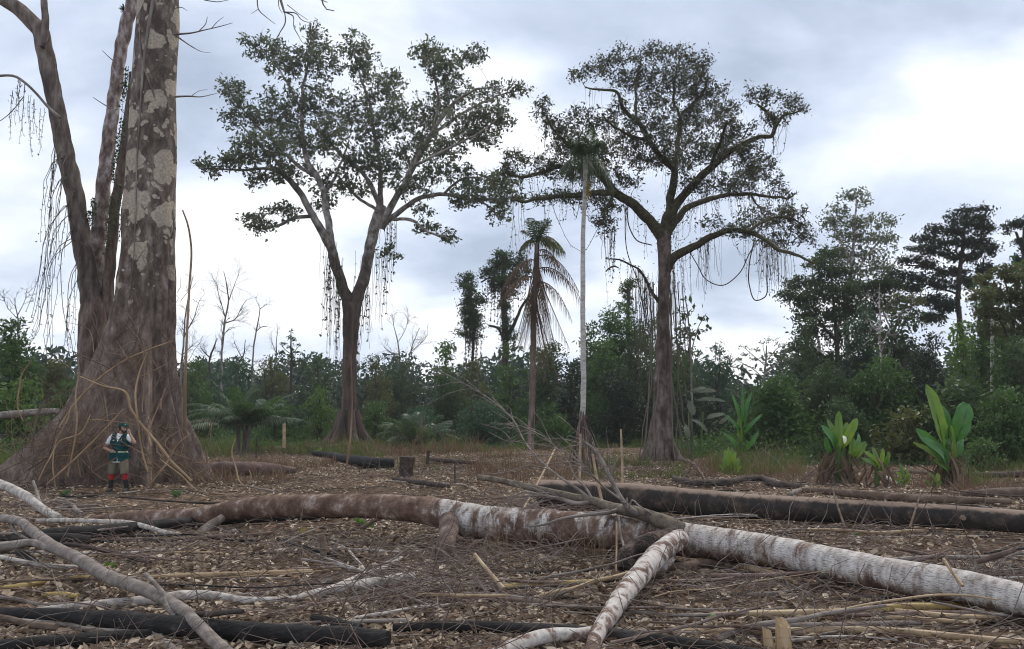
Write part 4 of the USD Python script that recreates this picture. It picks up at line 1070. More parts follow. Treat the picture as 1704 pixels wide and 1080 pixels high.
def build_palm_clump(u, v, Y, n, Lr, mats, name, label, seed, ll=.5, el=(.35, 1.35), lw=.06, droop=.5, lift=0.0):
    rng = np.random.default_rng(seed)
    b = at(u, v, Y); b = on_ground(b[0], Y)
    t = Thing(name, label, 'palm', b)
    for i in range(n):
        a = i * 2.39996; e = rng.uniform(*el)
        d = np.array([math.cos(a) * math.cos(e), math.sin(a) * math.cos(e), math.sin(e)])
        m = MB(); frond(m, b + np.array([math.cos(a) * .15, math.sin(a) * .15, rng.uniform(.1, .5) + lift]), d, rng.uniform(*Lr), rng, 26, ll * rng.uniform(.8, 1.1), lw, droop * rng.uniform(.7, 1.3), 0, .025, .7)
        t.part('frond', m, M[mats[i % len(mats)]])
    for i in range(5):
        a = i * 1.3; m = MB()
        Pq = np.array([b + [math.cos(a) * .25, math.sin(a) * .25, -.1], b + [math.cos(a) * .35, math.sin(a) * .35, 1.0 + lift * .5], b + [math.cos(a) * .6, math.sin(a) * .6, 1.9 + lift * .6]])
        tube(m, Pq, [.08, .06, .03], 6); t.part('stem', m, M['bark_brown'])


build_white_palm()
build_skirt_palm()
build_palm_clump(404, 732, 46.0, 40, (3.0, 4.6), ['frond_grey', 'frond_dark', 'leaf_mid', 'frond_grey'], 'clump_palm', 'low fountain shaped palm clump with pale arching fronds at the clearing edge', 53, .62, (.45, 1.4), .09, .42, 1.2)
build_palm_clump(58, 715, 40.0, 16, (1.6, 2.6), ['frond_grey', 'leaf_light'], 'clump_palm', 'half hidden palm clump in green scrub left of the giant tree', 54, .5, (.2, 1.2), .07, .5)
build_palm_clump(690, 738, 56.0, 24, (3.0, 4.8), ['leaf_dark', 'frond_dark'], 'clump_palm', 'dark blue green palm clump in the thicket left of the vine clad trees', 56, .7, (.5, 1.45), .09, .45)


# ------------------------------------------------------------------ forest edge: bushes and small trees, each its own plant
def bush(name, label, u, vt, vb, w, Y, leaf, seed, L=.22, cover=2.3, shape='round', group=None, cat='bush', stem='bark_dark', k=1.0, deep=1.0):
    rng = np.random.default_rng(seed)
    T = Tree(Y, seed)
    h = vb - vt
    b = at(u, vb, Y); b = on_ground(b[0], Y)
    t = Thing(name, label, cat, b, group)
    blobs = []
    n = int(9 + h * w / 1100)
    for i in range(n):
        f = (i + rng.uniform(0, 1)) / n                       # height share
        if shape == 'round':
            half = w * .5 * math.sqrt(max(.05, 1 - max(0, (f - .35) / .65) ** 2)) * (.8 if f < .2 else 1)
        elif shape == 'cone':
            half = w * .5 * (1 - .85 * f)
        else:
            half = w * .5 * (.65 + .35 * math.sin(f * 9 + seed))
        r = max(5, min(half * .62, .26 * w, .32 * h) * rng.uniform(.6, 1.1))
        du = rng.uniform(-1, 1) * max(0, half - r * .75)
        blobs.append((u + du, vb - f * h * (1 - .5 * r / h) - r * .15, r, r * rng.uniform(.65, .95)))
    blobs.append((u, vt + 6, w * .10 + 3, 7))
    m = MB()
    for i in range(5):
        q = blobs[rng.integers(len(blobs))]
        T.limb([(u + rng.uniform(-.15, .15) * w, vb + 6, 2.0 * k), ((u + q[0]) / 2 + rng.uniform(-4, 4), (vb + q[1]) / 2, 1.5 * k), (q[0], q[1], .8 * k)], rng.uniform(-.15, .15) * w * T.px, rng.uniform(-.3, .3) * w * T.px)
    for P, R in T.limbs:
        tube(m, P, R, 6)
    t.part('stems', m, M[stem], kind='stuff')
    px = T.px
    mb = MB()
    for (bu, bv, ru, rv) in blobs:
        nl = int(cover * math.pi * ru * rv * px * px / (L * L * .42 * .5))
        nc = max(3, nl // 14)
        wv = rand_dirs(nc, rng) * rng.uniform(.55, 1, (nc, 1)) ** .6
        c0 = at(bu, bv, Y + rng.uniform(-.30, .30) * w * px * deep)
        C = c0 + wv * np.array([ru, .8 * (ru + rv) * .5 * deep, rv]) * px
        P = np.repeat(C, 14, 0); P = P + rng.normal(size=P.shape) * [L * .85, L * .85, L * .55]
        leaves(mb, P, L, L * .42, rng, .9, .25)
    if not mb.empty():
        V = np.vstack(mb.v); V[:, 2] = np.maximum(V[:, 2], b[2] - .05); mb.v = [V]
    t.part('foliage', mb, M[leaf], kind='stuff')
    return t


HEDGE = [
    # middle distance thicket, left to right
    ('bush', 'dark rounded bush just right of the giant tree, behind the leaning pole', 330, 598, 738, 84, 52, 'leaf_mid', 'round'),
    ('bush', 'dark bush behind the fountain shaped palm clump', 392, 602, 734, 84, 60, 'leaf_blue', 'round'),
    ('bush', 'low olive bush under the small bare trees', 448, 594, 734, 74, 64, 'leaf_olive', 'round'),
    ('bush', 'light green bush between the palm clump and the V trunk', 468, 672, 738, 92, 50, 'leaf_mid', 'round'),
    ('bush', 'bright green slender bush close left of the V trunk', 535, 645, 740, 62, 50, 'leaf_light', 'round'),
    ('bush', 'dull bush behind the left foot of the V trunk', 530, 598, 738, 72, 68, 'leaf_dark', 'round'),
    ('small_tree', 'small grey green tree close right of the V trunk', 622, 592, 740, 66, 62, 'leaf_olive', 'round'),
    ('bush', 'low leafy bush at the right foot of the V trunk', 630, 668, 740, 66, 50, 'leaf_mid', 'round'),
    ('small_tree', 'dark tree behind the blue green palm clump', 668, 596, 738, 84, 68, 'leaf_dark', 'round'),
    ('small_tree', 'pointed light green tree with a cone top above the thicket', 742, 570, 740, 76, 60, 'leaf_light', 'cone'),
    ('bush', 'dark bush at the foot of the pointed light green tree', 738, 622, 742, 84, 54, 'leaf_dark', 'round'),
    ('bush', 'blue green low bush beneath the arching dry branch', 700, 682, 742, 90, 48, 'leaf_blue', 'round'),
    ('bush', 'sea green low bush left of the skirted palm', 800, 668, 744, 92, 46, 'leaf_blue', 'round'),
    ('small_tree', 'grey bush below the slender vine clad tree', 790, 602, 742, 56, 62, 'leaf_olive', 'round'),
    ('small_tree', 'mid green tree below the stout vine clad tree', 842, 572, 744, 78, 58, 'leaf_mid', 'cone'),
    ('bush', 'fresh green bush left of the skirted palm stem', 850, 612, 746, 58, 50, 'leaf_mid', 'round'),
    ('small_tree', 'dark tree between the skirted palm and the white palm stem', 922, 568, 748, 80, 54, 'leaf_dark', 'round'),
    ('bush', 'black green bush behind the stilt roots', 960, 600, 752, 76, 46, 'leaf_black', 'round'),
    ('bush', 'low mid green bush left of the stilt roots', 915, 676, 752, 70, 42, 'leaf_mid', 'round'),
    ('small_tree', 'large round crowned tree between the white palm and the gnarled tree', 1030, 506, 752, 128, 56, 'leaf_mid', 'round'),
    ('bush', 'dark bush left of the gnarled tree trunk', 1030, 612, 756, 92, 46, 'leaf_black', 'round'),
    ('small_tree', 'dark tree behind the hanging lianas right of the gnarled trunk', 1140, 548, 758, 84, 50, 'leaf_dark', 'round'),
    ('small_tree', 'blue green tree right of the liana hung trunk', 1194, 572, 758, 66, 48, 'leaf_blue', 'round'),
    ('bush', 'dark bush behind the grey arching leaves', 1160, 640, 760, 90, 44, 'leaf_black', 'round'),
    ('bush', 'small dark bush at the gap in the tree line', 1226, 640, 760, 50, 52, 'leaf_dark', 'round'),
    # right hand wood
    ('bush', 'soft green bush in front of the feathery flat topped tree', 1292, 628, 766, 116, 42, 'leaf_mid', 'round'),
    ('bush', 'green bush at the foot of the pale crowned tree', 1378, 602, 768, 110, 44, 'leaf_dark', 'round'),
    ('bush', 'leafy bush beneath the white bare tree', 1470, 596, 768, 120, 42, 'leaf_mid', 'round'),
    ('bush', 'dark bush behind the left banana clump', 1400, 668, 770, 100, 36, 'leaf_dark', 'round'),
    ('bush', 'brownish green bush between the two banana clumps', 1505, 688, 772, 86, 34, 'leaf_olive', 'round'),
    ('small_tree', 'dark tree beneath the layered black crowned tree', 1548, 556, 772, 100, 44, 'leaf_black', 'round'),
    ('small_tree', 'yellowish green leafy tree left of the short white stem', 1600, 540, 774, 100, 40, 'leaf_light', 'cone'),
    ('small_tree', 'dark leafy tree at the right border under the bamboo', 1690, 560, 778, 110, 38, 'leaf_dark', 'round'),
    ('bush', 'deep shadowed bush behind the large banana plant', 1590, 640, 778, 130, 34, 'leaf_dark', 'round'),
    ('bush', 'dark bush right of the large banana plant', 1672, 648, 780, 120, 32, 'leaf_mid', 'round'),
    ('bush', 'dark leafy bush behind the right side of the white palm', 1005, 566, 752, 84, 50, 'leaf_mid', 'round'),
    ('small_tree', 'dense dark tree behind the left lianas of the gnarled tree', 1062, 558, 756, 80, 52, 'leaf_dark', 'round'),
    ('small_tree', 'green tree right behind the skirted palm', 905, 580, 748, 60, 58, 'leaf_mid', 'round'),
    ('bush', 'leafy bush between the liana trunk and the tall bright leaves', 1128, 590, 758, 72, 46, 'leaf_mid', 'round'),
    ('small_tree', 'dark tree behind the white palm stem', 985, 536, 752, 70, 62, 'leaf_dark', 'round'),
    ('small_tree', 'green tree filling the back of the gnarled trunk', 1088, 532, 756, 80, 60, 'leaf_mid', 'round'),
    ('small_tree', 'mid dark tree left of the black layered tree', 1500, 492, 770, 96, 56, 'leaf_dark', 'round'),
    ('small_tree', 'dark tree filling the gap behind the white bare tree', 1440, 505, 770, 104, 58, 'leaf_blue', 'round'),
    ('small_tree', 'dull tree below the left arm of the pale crowned tree', 1345, 530, 768, 74, 56, 'leaf_dark', 'round'),
    ('small_tree', 'green plumed tree above the short white stem', 1640, 462, 776, 104, 50, 'leaf_mid', 'round'),
    ('small_tree', 'tall light green tree at the right border', 1700, 440, 778, 96, 44, 'leaf_mid', 'round'),
    ('bush', 'low green bush at the right wood edge', 1640, 730, 780, 80, 30, 'leaf_mid', 'round'),
    # left of the giant tree
    ('small_tree', 'green tree at the left border behind the scrub', 22, 530, 700, 92, 44, 'leaf_mid', 'round'),
    ('bush', 'grey brown bush between the left border tree and giant tree', 92, 598, 706, 70, 46, 'leaf_olive', 'round'),
    ('bush', 'pale green scrub bush at the far left', 40, 640, 722, 120, 36, 'leaf_light', 'round'),
    ('bush', 'light green scrub bush against the buttress roots', 112, 636, 726, 62, 34, 'leaf_mid', 'round'),
]
for i, (nm, lab, u, vt, vb, w, Y, leaf, sh) in enumerate(HEDGE):
    Y *= 1.3 if 290 < u < 1240 else 1.0
    bush(nm, lab, u, vt, vb, w * 1.08, Y, leaf, 100 + i, L=(.15 + .0022 * Y) * (1, 1.55, .85, 1.25)[i % 4], shape=sh, cat='tree' if nm == 'small_tree' else 'bush', cover=2.0)


# ------------------------------------------------------------------ taller trees behind
def trailers(n, L0, L1):
    def add(T, tw):
        C = np.vstack(T.clusters)
        for _ in range(n):
            P = hang(tw, C[T.rng.integers(len(C))], T.rng.uniform(L0, L1), .014, T.rng, .04)
            leaf_string(tw, P, T.rng, 3, .30, .12)
    return add


def crowned(name, label, Y, limbs, blobs, seed, leaf, bark, L=.3, cover=1.1, spacing=9, spread=5.0, depth=.9, extra=None, rmin=.02, flat=.8, up=.6, group=None, thick=1.0, bs=1.12):
    blobs = [(a, c, r * bs, q * bs) for a, c, r, q in blobs]
    T = Tree(Y, seed)
    base = at(limbs[0][0][0], limbs[0][0][1], Y); base = on_ground(base[0], Y)
    t = Thing(name, label, 'tree', base, group)
    l0 = list(limbs[0]); u0, v0, r0 = l0[0], l0[1], l0[2]
    pts0 = [(limbs[0][0][0], 790, limbs[0][0][2])] + list(limbs[0])
    gz = FPX * 1.65 / Y + 700
    pts0 = [(limbs[0][0][0], gz + 14, limbs[0][0][2] * 1.15)] + [p for p in limbs[0] if p[1] < gz]
    T.limb(pts0, 0, 0, .3)
    rng = np.random.default_rng(seed)
    for lb in limbs[1:]:
        T.limb(lb, 0, rng.uniform(-1, 1) * .5 * np.hypot(lb[-1][0] - lb[0][0], lb[-1][1] - lb[0][1]) * T.px)
    m = MB(); P, R = T.limbs[0]; tube(m, P, R * thick, 9, .15, 1.5)
    t.part('trunk', m, M[bark])
    for P, R in T.limbs[1:]:
        m = MB(); tube(m, P, R, 6, .1, 2); t.part('limb', m, M[bark])
    if blobs:
        T.crown(blobs, spacing, depth, rmin=rmin, flat=flat)
        tw = MB()
        for P, R in T.twigs:
            tube(tw, P, R, 3, cap=False)
        if extra:
            extra(T, tw)
        t.part('twigs', tw, M[bark], kind='stuff')
        area = sum(math.pi * b[2] * b[3] for b in blobs) * T.px ** 2
        ncl = sum(len(c) for c in T.clusters)
        per = cover * area / (L * L * .42 * .5) / ncl
        t.part('foliage', T.foliage(per, spread, L, L * .42, up, .15, .7), M[leaf], kind='stuff')
    return t, T


crowned('vine_clad_tree', 'slender tree wrapped in vines like a column, left of a stouter one', 84, [[(785, 740, 2.6), (786, 640, 2.4), (787, 560, 2.2), (784, 480, 1.6)]],
        [(778, 462, 14, 10), (772, 474, 12, 10), (782, 480, 14, 14), (784, 502, 16, 16), (776, 515, 12, 14), (790, 520, 14, 18), (782, 538, 16, 14), (792, 545, 12, 12), (772, 555, 12, 9), (788, 560, 14, 9), (800, 500, 8, 14)], 201, 'leaf_dark', 'bark_dark', .30, 3.6, 6, 4.5, extra=trailers(60, 1.2, 4.5))
crowned('vine_clad_tree', 'stout vine clad tree with a dense top and a crooked arm on its right', 82, [[(840, 740, 6), (840, 640, 5.5), (841, 560, 5.5), (838, 500, 5), (838, 450, 3.5), (840, 425, 2)], [(842, 560, 4), (856, 540, 3), (866, 515, 2.4), (882, 490, 1.8)], [(838, 565, 3), (828, 545, 2.4), (812, 542, 2)], [(838, 480, 3), (815, 462, 2), (800, 470, 1.2)]],
        [(838, 424, 14, 12), (826, 440, 18, 14), (850, 440, 18, 16), (812, 455, 14, 10), (838, 462, 24, 16), (860, 462, 16, 14), (822, 478, 14, 12), (845, 485, 14, 16), (838, 510, 10, 16), (842, 540, 9, 16), (850, 560, 12, 12), (870, 425, 8, 8), (875, 450, 8, 14), (884, 500, 8, 8)], 202, 'leaf_dark', 'bark_dark', .28, 3.6, 6, 4.5, extra=trailers(70, 1.2, 5.0))
crowned('vine_clad_snag', 'dead stem capped by a drooping ball of vines', 76, [[(1046, 700, 3), (1046, 600, 2.8), (1045, 520, 3), (1046, 480, 3)]], [(1046, 474, 13, 12), (1040, 484, 9, 12), (1054, 472, 9, 9), (1044, 500, 9, 14), (1048, 516, 8, 12), (1046, 536, 8, 14)], 203, 'leaf_mid', 'bark_dark', .22, 2.3, 6, 3)
crowned('young_tree', 'thin young tree with large drooping leaves right of the gnarled trunk', 44, [[(1150, 740, 2), (1150, 600, 1.6), (1144, 520, 1.2), (1140, 494, .7)], [(1150, 590, 1), (1164, 540, .8), (1176, 522, .5)], [(1148, 560, 1), (1134, 530, .7)]],
        [(1142, 498, 8, 8), (1134, 515, 9, 9), (1152, 512, 10, 8), (1146, 530, 12, 10), (1168, 530, 9, 8), (1176, 548, 9, 9), (1130, 545, 9, 9), (1158, 552, 12, 10)], 204, 'leaf_dark', 'bark_grey', .42, .8, 8, 3.5)
crowned('conifer_like_tree', 'small dark tree with tiered fir like branches', 82, [[(484, 640, 2.2), (485, 590, 1.8), (484, 552, .7)], [(485, 590, .8), (468, 575, .5)], [(485, 590, .8), (500, 576, .5)], [(485, 602, .8), (462, 596, .5)], [(485, 602, .8), (508, 597, .5)]],
        [(484, 552, 3, 5), (480, 562, 5, 4), (489, 563, 5, 4), (474, 572, 6, 4), (494, 574, 6, 4), (484, 578, 6, 5), (470, 586, 8, 4), (499, 588, 8, 4), (484, 594, 9, 5), (465, 600, 9, 5), (503, 601, 9, 5), (484, 606, 12, 6), (462, 614, 10, 6), (510, 612, 10, 6)], 205, 'leaf_dark', 'bark_dark', .36, 1.3, 5, 2.2)
crowned('feathery_tree', 'distant flat topped tree with feathery tiers in the sky gap', 84, [[(1272, 680, 2.2), (1272, 630, 1.8), (1274, 600, 1.5), (1276, 575, .8)], [(1272, 632, 1), (1250, 612, .8), (1228, 600, .5)], [(1272, 622, 1), (1300, 600, .8), (1322, 590, .5)], [(1273, 608, .9), (1252, 590, .6), (1236, 578, .4)], [(1274, 600, .8), (1296, 580, .6), (1312, 572, .4)], [(1274, 595, .6), (1270, 572, .4), (1280, 562, .3)], [(1273, 625, .7), (1240, 622, .4)]],
        [(1232, 598, 12, 3), (1245, 590, 12, 3), (1240, 578, 8, 3), (1256, 582, 12, 4), (1270, 570, 9, 4), (1284, 564, 10, 3), (1296, 574, 12, 4), (1310, 584, 12, 4), (1318, 596, 10, 4), (1300, 596, 10, 4), (1262, 598, 14, 4), (1240, 612, 10, 3), (1284, 588, 12, 4), (1312, 606, 8, 5)], 206, 'leaf_olive', 'bark_grey', .30, .9, 5, 2.5)
crowned('pale_crowned_tree', 'tall tree with an open pale green crown at the left of the right wood', 66, [[(1413, 770, 7.5), (1412, 660, 6.5), (1411, 590, 6), (1408, 530, 5.5), (1414, 470, 4), (1420, 410, 3), (1424, 350, 1.8), (1426, 325, 1)], [(1414, 470, 2.5), (1440, 430, 2), (1468, 395, 1.2)], [(1416, 440, 2.2), (1398, 400, 1.6), (1386, 362, 1)], [(1409, 530, 3), (1380, 500, 2.4), (1350, 470, 1.6)], [(1410, 540, 3), (1360, 540, 2), (1330, 505, 1.4), (1306, 480, .8)], [(1409, 520, 2.5), (1450, 490, 2), (1485, 470, 1)], [(1365, 620, 3.4), (1362, 570, 2.6), (1350, 530, 1.8)]],
        [(1426, 322, 22, 9), (1404, 328, 14, 8), (1438, 338, 14, 8), (1394, 348, 20, 10), (1384, 372, 20, 14), (1408, 372, 24, 14), (1436, 372, 24, 12), (1460, 365, 20, 9), (1478, 372, 14, 9), (1400, 394, 24, 12), (1430, 398, 26, 14), (1462, 396, 24, 12), (1480, 400, 14, 12), (1420, 424, 30, 14), (1458, 426, 26, 16), (1390, 420, 22, 14), (1400, 446, 24, 14), (1440, 452, 28, 14), (1476, 446, 20, 14), (1420, 474, 30, 14), (1460, 480, 26, 14)], 207, 'leaf_pale', 'bark_pale', .34, 1.8, 7.5, 6, thick=.8, bs=1.2)
crowned('dark_understorey_tree', 'dark leafy tree growing round the trunk of the pale crowned tree', 62, [[(1395, 770, 4), (1394, 640, 4), (1392, 560, 3.4), (1385, 480, 2), (1380, 430, 1.2)], [(1393, 570, 2.4), (1350, 520, 1.6), (1315, 480, .8)], [(1393, 560, 2.4), (1440, 510, 1.6), (1480, 480, .8)], [(1394, 600, 2), (1440, 560, 1.4)], [(1352, 660, 3), (1346, 600, 2.4), (1335, 540, 1.4)]],
        [(1380, 425, 18, 14), (1365, 440, 20, 14), (1388, 455, 24, 18), (1350, 470, 20, 16), (1320, 472, 18, 12), (1305, 490, 14, 10), (1335, 498, 24, 16), (1370, 490, 28, 18), (1405, 490, 28, 20), (1440, 480, 26, 16), (1470, 470, 22, 16), (1495, 470, 16, 14), (1345, 525, 24, 16), (1385, 525, 28, 16), (1430, 515, 26, 18), (1470, 505, 24, 16), (1350, 552, 18, 16), (1390, 560, 18, 16), (1336, 575, 14, 18), (1440, 550, 18, 14), (1350, 600, 14, 22), (1380, 600, 14, 20)], 208, 'leaf_dark', 'bark_dark', .32, 3.6, 8, 6, bs=1.25)
crowned('layered_tree', 'black green tree with flat layered branches in the right wood', 60, [[(1610, 780, 5), (1606, 640, 4.6), (1600, 560, 4.4), (1594, 500, 4), (1598, 440, 3.4), (1604, 390, 2.4), (1606, 355, 1.2)], [(1600, 430, 2), (1565, 412, 1.6), (1525, 412, .8)], [(1602, 405, 1.8), (1575, 385, 1.4), (1545, 390, .8)], [(1597, 460, 2.2), (1550, 445, 1.6), (1505, 440, .8)], [(1600, 440, 2), (1630, 400, 1.6), (1640, 355, .9)], [(1595, 490, 2.2), (1550, 475, 1.6), (1510, 470, .8)], [(1640, 640, 3), (1638, 520, 2.4), (1636, 430, 1.4)]],
        [(1606, 352, 16, 8), (1640, 348, 12, 7), (1632, 362, 14, 9), (1590, 364, 22, 8), (1615, 374, 24, 10), (1566, 380, 26, 8), (1590, 386, 28, 9), (1640, 384, 14, 14), (1545, 396, 24, 7), (1580, 404, 32, 10), (1620, 404, 24, 14), (1528, 412, 22, 6), (1560, 420, 30, 8), (1600, 428, 26, 12), (1645, 418, 16, 20), (1638, 445, 16, 16), (1512, 434, 22, 8), (1545, 440, 26, 9), (1585, 452, 28, 12), (1500, 456, 20, 8), (1535, 464, 26, 9), (1570, 474, 24, 11), (1610, 470, 18, 16), (1550, 500, 24, 14), (1575, 510, 22, 16), (1548, 530, 22, 16), (1520, 480, 18, 9)], 209, 'leaf_black', 'bark_dark', .30, 4.4, 7, 5, flat=.6)
crowned('border_tree', 'dense dark tree cut by the right border with a cloud of leaves on top', 52, [[(1712, 780, 7), (1712, 600, 6), (1706, 450, 4.5), (1704, 380, 2.5)], [(1706, 430, 3), (1690, 385, 2)], [(1708, 470, 3), (1740, 400, 2), (1770, 380, 1)]],
        [(1690, 372, 18, 9), (1672, 384, 8, 6), (1708, 376, 20, 10), (1735, 372, 24, 12), (1706, 402, 14, 8), (1712, 418, 18, 14), (1698, 436, 12, 12), (1740, 410, 26, 20), (1770, 385, 26, 20), (1765, 430, 30, 24), (1720, 446, 18, 18)], 210, 'leaf_black', 'bark_dark', .26, 4.5, 7, 4)
crowned('bamboo_like_tree', 'yellow green plumed tree leaning in at the right border', 42, [[(1695, 780, 3), (1692, 620, 2.6), (1684, 520, 2), (1668, 450, 1)], [(1692, 600, 2.2), (1712, 500, 1.6), (1722, 440, .8)], [(1690, 580, 2), (1650, 510, 1.4), (1632, 480, .7)]],
        [(1668, 448, 20, 10), (1645, 465, 20, 12), (1690, 460, 24, 14), (1712, 448, 22, 14), (1634, 490, 16, 14), (1662, 490, 26, 16), (1695, 492, 28, 18), (1648, 520, 20, 16), (1682, 524, 28, 18), (1715, 520, 24, 20), (1645, 548, 16, 14), (1690, 556, 28, 18), (1735, 490, 24, 24)], 211, 'leaf_olive', 'bark_dark', .24, 4.0, 7, 5)
crowned('leafless_crown_tree', 'leaning half bare tree with thin brown twigs above the right thicket', 56, [[(1470, 770, 3.5), (1476, 620, 3), (1500, 520, 2), (1520, 490, 1.2)], [(1490, 560, 1.6), (1470, 520, 1)]], [(1500, 500, 24, 12), (1525, 500, 20, 14), (1480, 520, 20, 12), (1510, 530, 22, 14), (1640, 545, 6, 6)], 212, 'leaf_olive', 'bark_brown', .26, .9, 8, 5)


# bare trees
def bare(name, label, Y, limbs, seed, bark, fan, group=None, k=.8, L=14, levels=3):
    Y *= 1.36 if label.find('right wood') < 0 and label.find('border') < 0 and label.find('behind the leaning') < 0 else 1.0
    T = Tree(Y, seed); rng = T.rng
    gz = FPX * 1.65 / Y + 702
    b = at(limbs[0][0][0], gz, Y)
    t = Thing(name, label, 'tree', on_ground(b[0], Y), group)
    for i, lb in enumerate(limbs):
        lb = [(a, c, r * k) for a, c, r in lb]
        if i == 0:
            lb = [(lb[0][0], gz + 5, lb[0][2])] + lb
        T.limb(lb, 0, 0 if i == 0 else rng.uniform(-2, 2), .4)
    m = MB(); P, R = T.limbs[0]; tube(m, P, R, 8, .15, 2); t.part('trunk', m, M[bark])
    for P, R in T.limbs[1:]:
        m = MB(); tube(m, P, R, 6, .1, 2); t.part('limb', m, M[bark])
    tw = MB()

    def grow(p, d, l, r, lev):
        n = 4; f = np.linspace(0, 1, n)[:, None]
        Pp = p + d * l * f + rng.normal(size=(n, 3)) * .06 * l * f
        tube(tw, Pp, np.linspace(r, r * .55, n), 3, cap=False)
        if lev > 0:
            for _ in range(rng.integers(2, 4)):
                q = Pp[rng.integers(1, n)]
                grow(q, unit(d + rng.normal(size=3) * .55 + [0, 0, .12]), l * rng.uniform(.5, .8), r * .62, lev - 1)
    for P, R in T.limbs:
        n0 = int(len(P) * .45) if P is T.limbs[0][0] else int(len(P) * .2)
        for _ in range(fan):
            i = rng.integers(n0, len(P)); d0 = unit(P[min(i + 1, len(P) - 1)] - P[max(i - 1, 0)])
            grow(P[i], unit(d0 + rng.normal(size=3) * .6 + [0, 0, .2]), L * T.px * rng.uniform(.7, 1.3), max(.018, R[i] * .4), levels)
    t.part('twigs', tw, M[bark], kind='stuff')
    return t, T


bare('bare_tree', 'tallest leafless tree with a fan of grey twigs between giant and V trunk', 72, [[(369, 640, 2.4), (371, 560, 2.2), (374, 535, 2), (380, 500, 1.6), (376, 470, 1), (372, 452, .6)], [(374, 538, 1.4), (392, 530, 1.1), (402, 512, .8), (410, 498, .5)], [(375, 528, 1.2), (366, 500, .9), (360, 470, .5)], [(380, 502, 1), (390, 475, .7), (398, 456, .4)]], 301, 'bark_grey', 11, L=15)
bare('bare_tree', 'crooked pale leafless tree with a broken side arm, right of the tallest one', 72, [[(420, 640, 2.0), (422, 580, 1.7), (427, 550, 1.6), (430, 530, 1.2), (433, 512, .8)], [(426, 552, 1), (436, 544, .9), (444, 543, .7)], [(433, 514, .8), (445, 505, .5)], [(433, 514, .7), (426, 498, .4)]], 302, 'bark_grey', 4, L=9)
bare('bare_tree', 'thin leafless sapling just left of the fir like tree', 80, [[(458, 640, 1.3), (460, 580, 1.1), (462, 545, .5)], [(460, 590, .8), (452, 565, .4)]], 303, 'bark_grey', 7, L=10)
bare('bare_tree', 'low dark crooked leafless tree left of the tallest bare one', 66, [[(350, 640, 2), (350, 592, 2), (356, 578, 1.8), (360, 566, 1)], [(348, 594, 1.4), (338, 584, 1), (333, 575, .6)]], 304, 'bark_dark', 5, L=8)
bare('bare_tree', 'twisted low dark leafless tree below the crooked pale one', 70, [[(395, 640, 1.6), (398, 600, 1.5), (405, 590, 1.3), (409, 565, .7)], [(402, 594, 1), (390, 570, .5)]], 305, 'bark_dark', 6, L=9)
bare('bare_tree', 'leafless grey tree close behind the leaning pole by the giant', 60, [[(300, 680, 2.6), (306, 560, 2), (312, 500, 1.2), (322, 460, .6)], [(306, 560, 1.3), (322, 530, .9), (332, 500, .5)], [(304, 590, 1.2), (320, 575, .8)]], 306, 'bark_grey', 8, L=16)
bare('bare_tree', 'spreading leafless tree with lichen grey arms right of the V trunk', 66, [[(668, 680, 2), (665, 600, 1.8), (662, 570, 1.2), (656, 545, .7), (652, 522, .4)], [(666, 612, 1.4), (652, 588, 1.1), (640, 578, .7)], [(676, 620, 1.6), (682, 590, 1.3), (690, 565, .9), (698, 545, .5)], [(684, 585, .9), (702, 570, .6), (712, 556, .4)], [(662, 570, .8), (676, 545, .5), (682, 522, .3)]], 307, 'bark_grey', 9, L=14)
bare('bare_tree', 'small leafless tree at the left border above the green crown', 50, [[(30, 640, 1.8), (30, 560, 1.5), (28, 520, 1), (24, 495, .6)], [(29, 525, .9), (40, 505, .6), (44, 488, .4)], [(28, 530, .8), (12, 510, .5), (4, 492, .3)]], 308, 'bark_dark', 5, L=12)
bare('bare_tree', 'white barkless dead tree with a Y of bare branches in the right wood', 52, [[(1466, 700, 2.6), (1466, 600, 2.4), (1464, 560, 2.2), (1464, 520, 1.8), (1463, 495, 1), (1464, 470, .5)], [(1465, 575, 1.7), (1476, 560, 1.4), (1480, 545, 1), (1476, 535, .6)], [(1464, 550, 1.5), (1452, 542, 1.1), (1446, 530, .7)], [(1464, 535, 1.2), (1482, 528, .8), (1500, 520, .5)], [(1464, 515, .9), (1450, 495, .5)]], 309, 'bark_white_limb', 5, L=12)
crowned('white_stem_tree', 'short white tree stem standing out of the thicket at right', 46, [[(1652, 720, 3.2), (1651, 600, 3.0), (1651, 540, 2.8), (1651, 510, 2.2)], [(1651, 540, 1), (1664, 530, .7), (1668, 515, .4)]], [(1652, 500, 12, 8)], 310, 'leaf_olive', 'bark_pale', .24, 1, 8, 4)


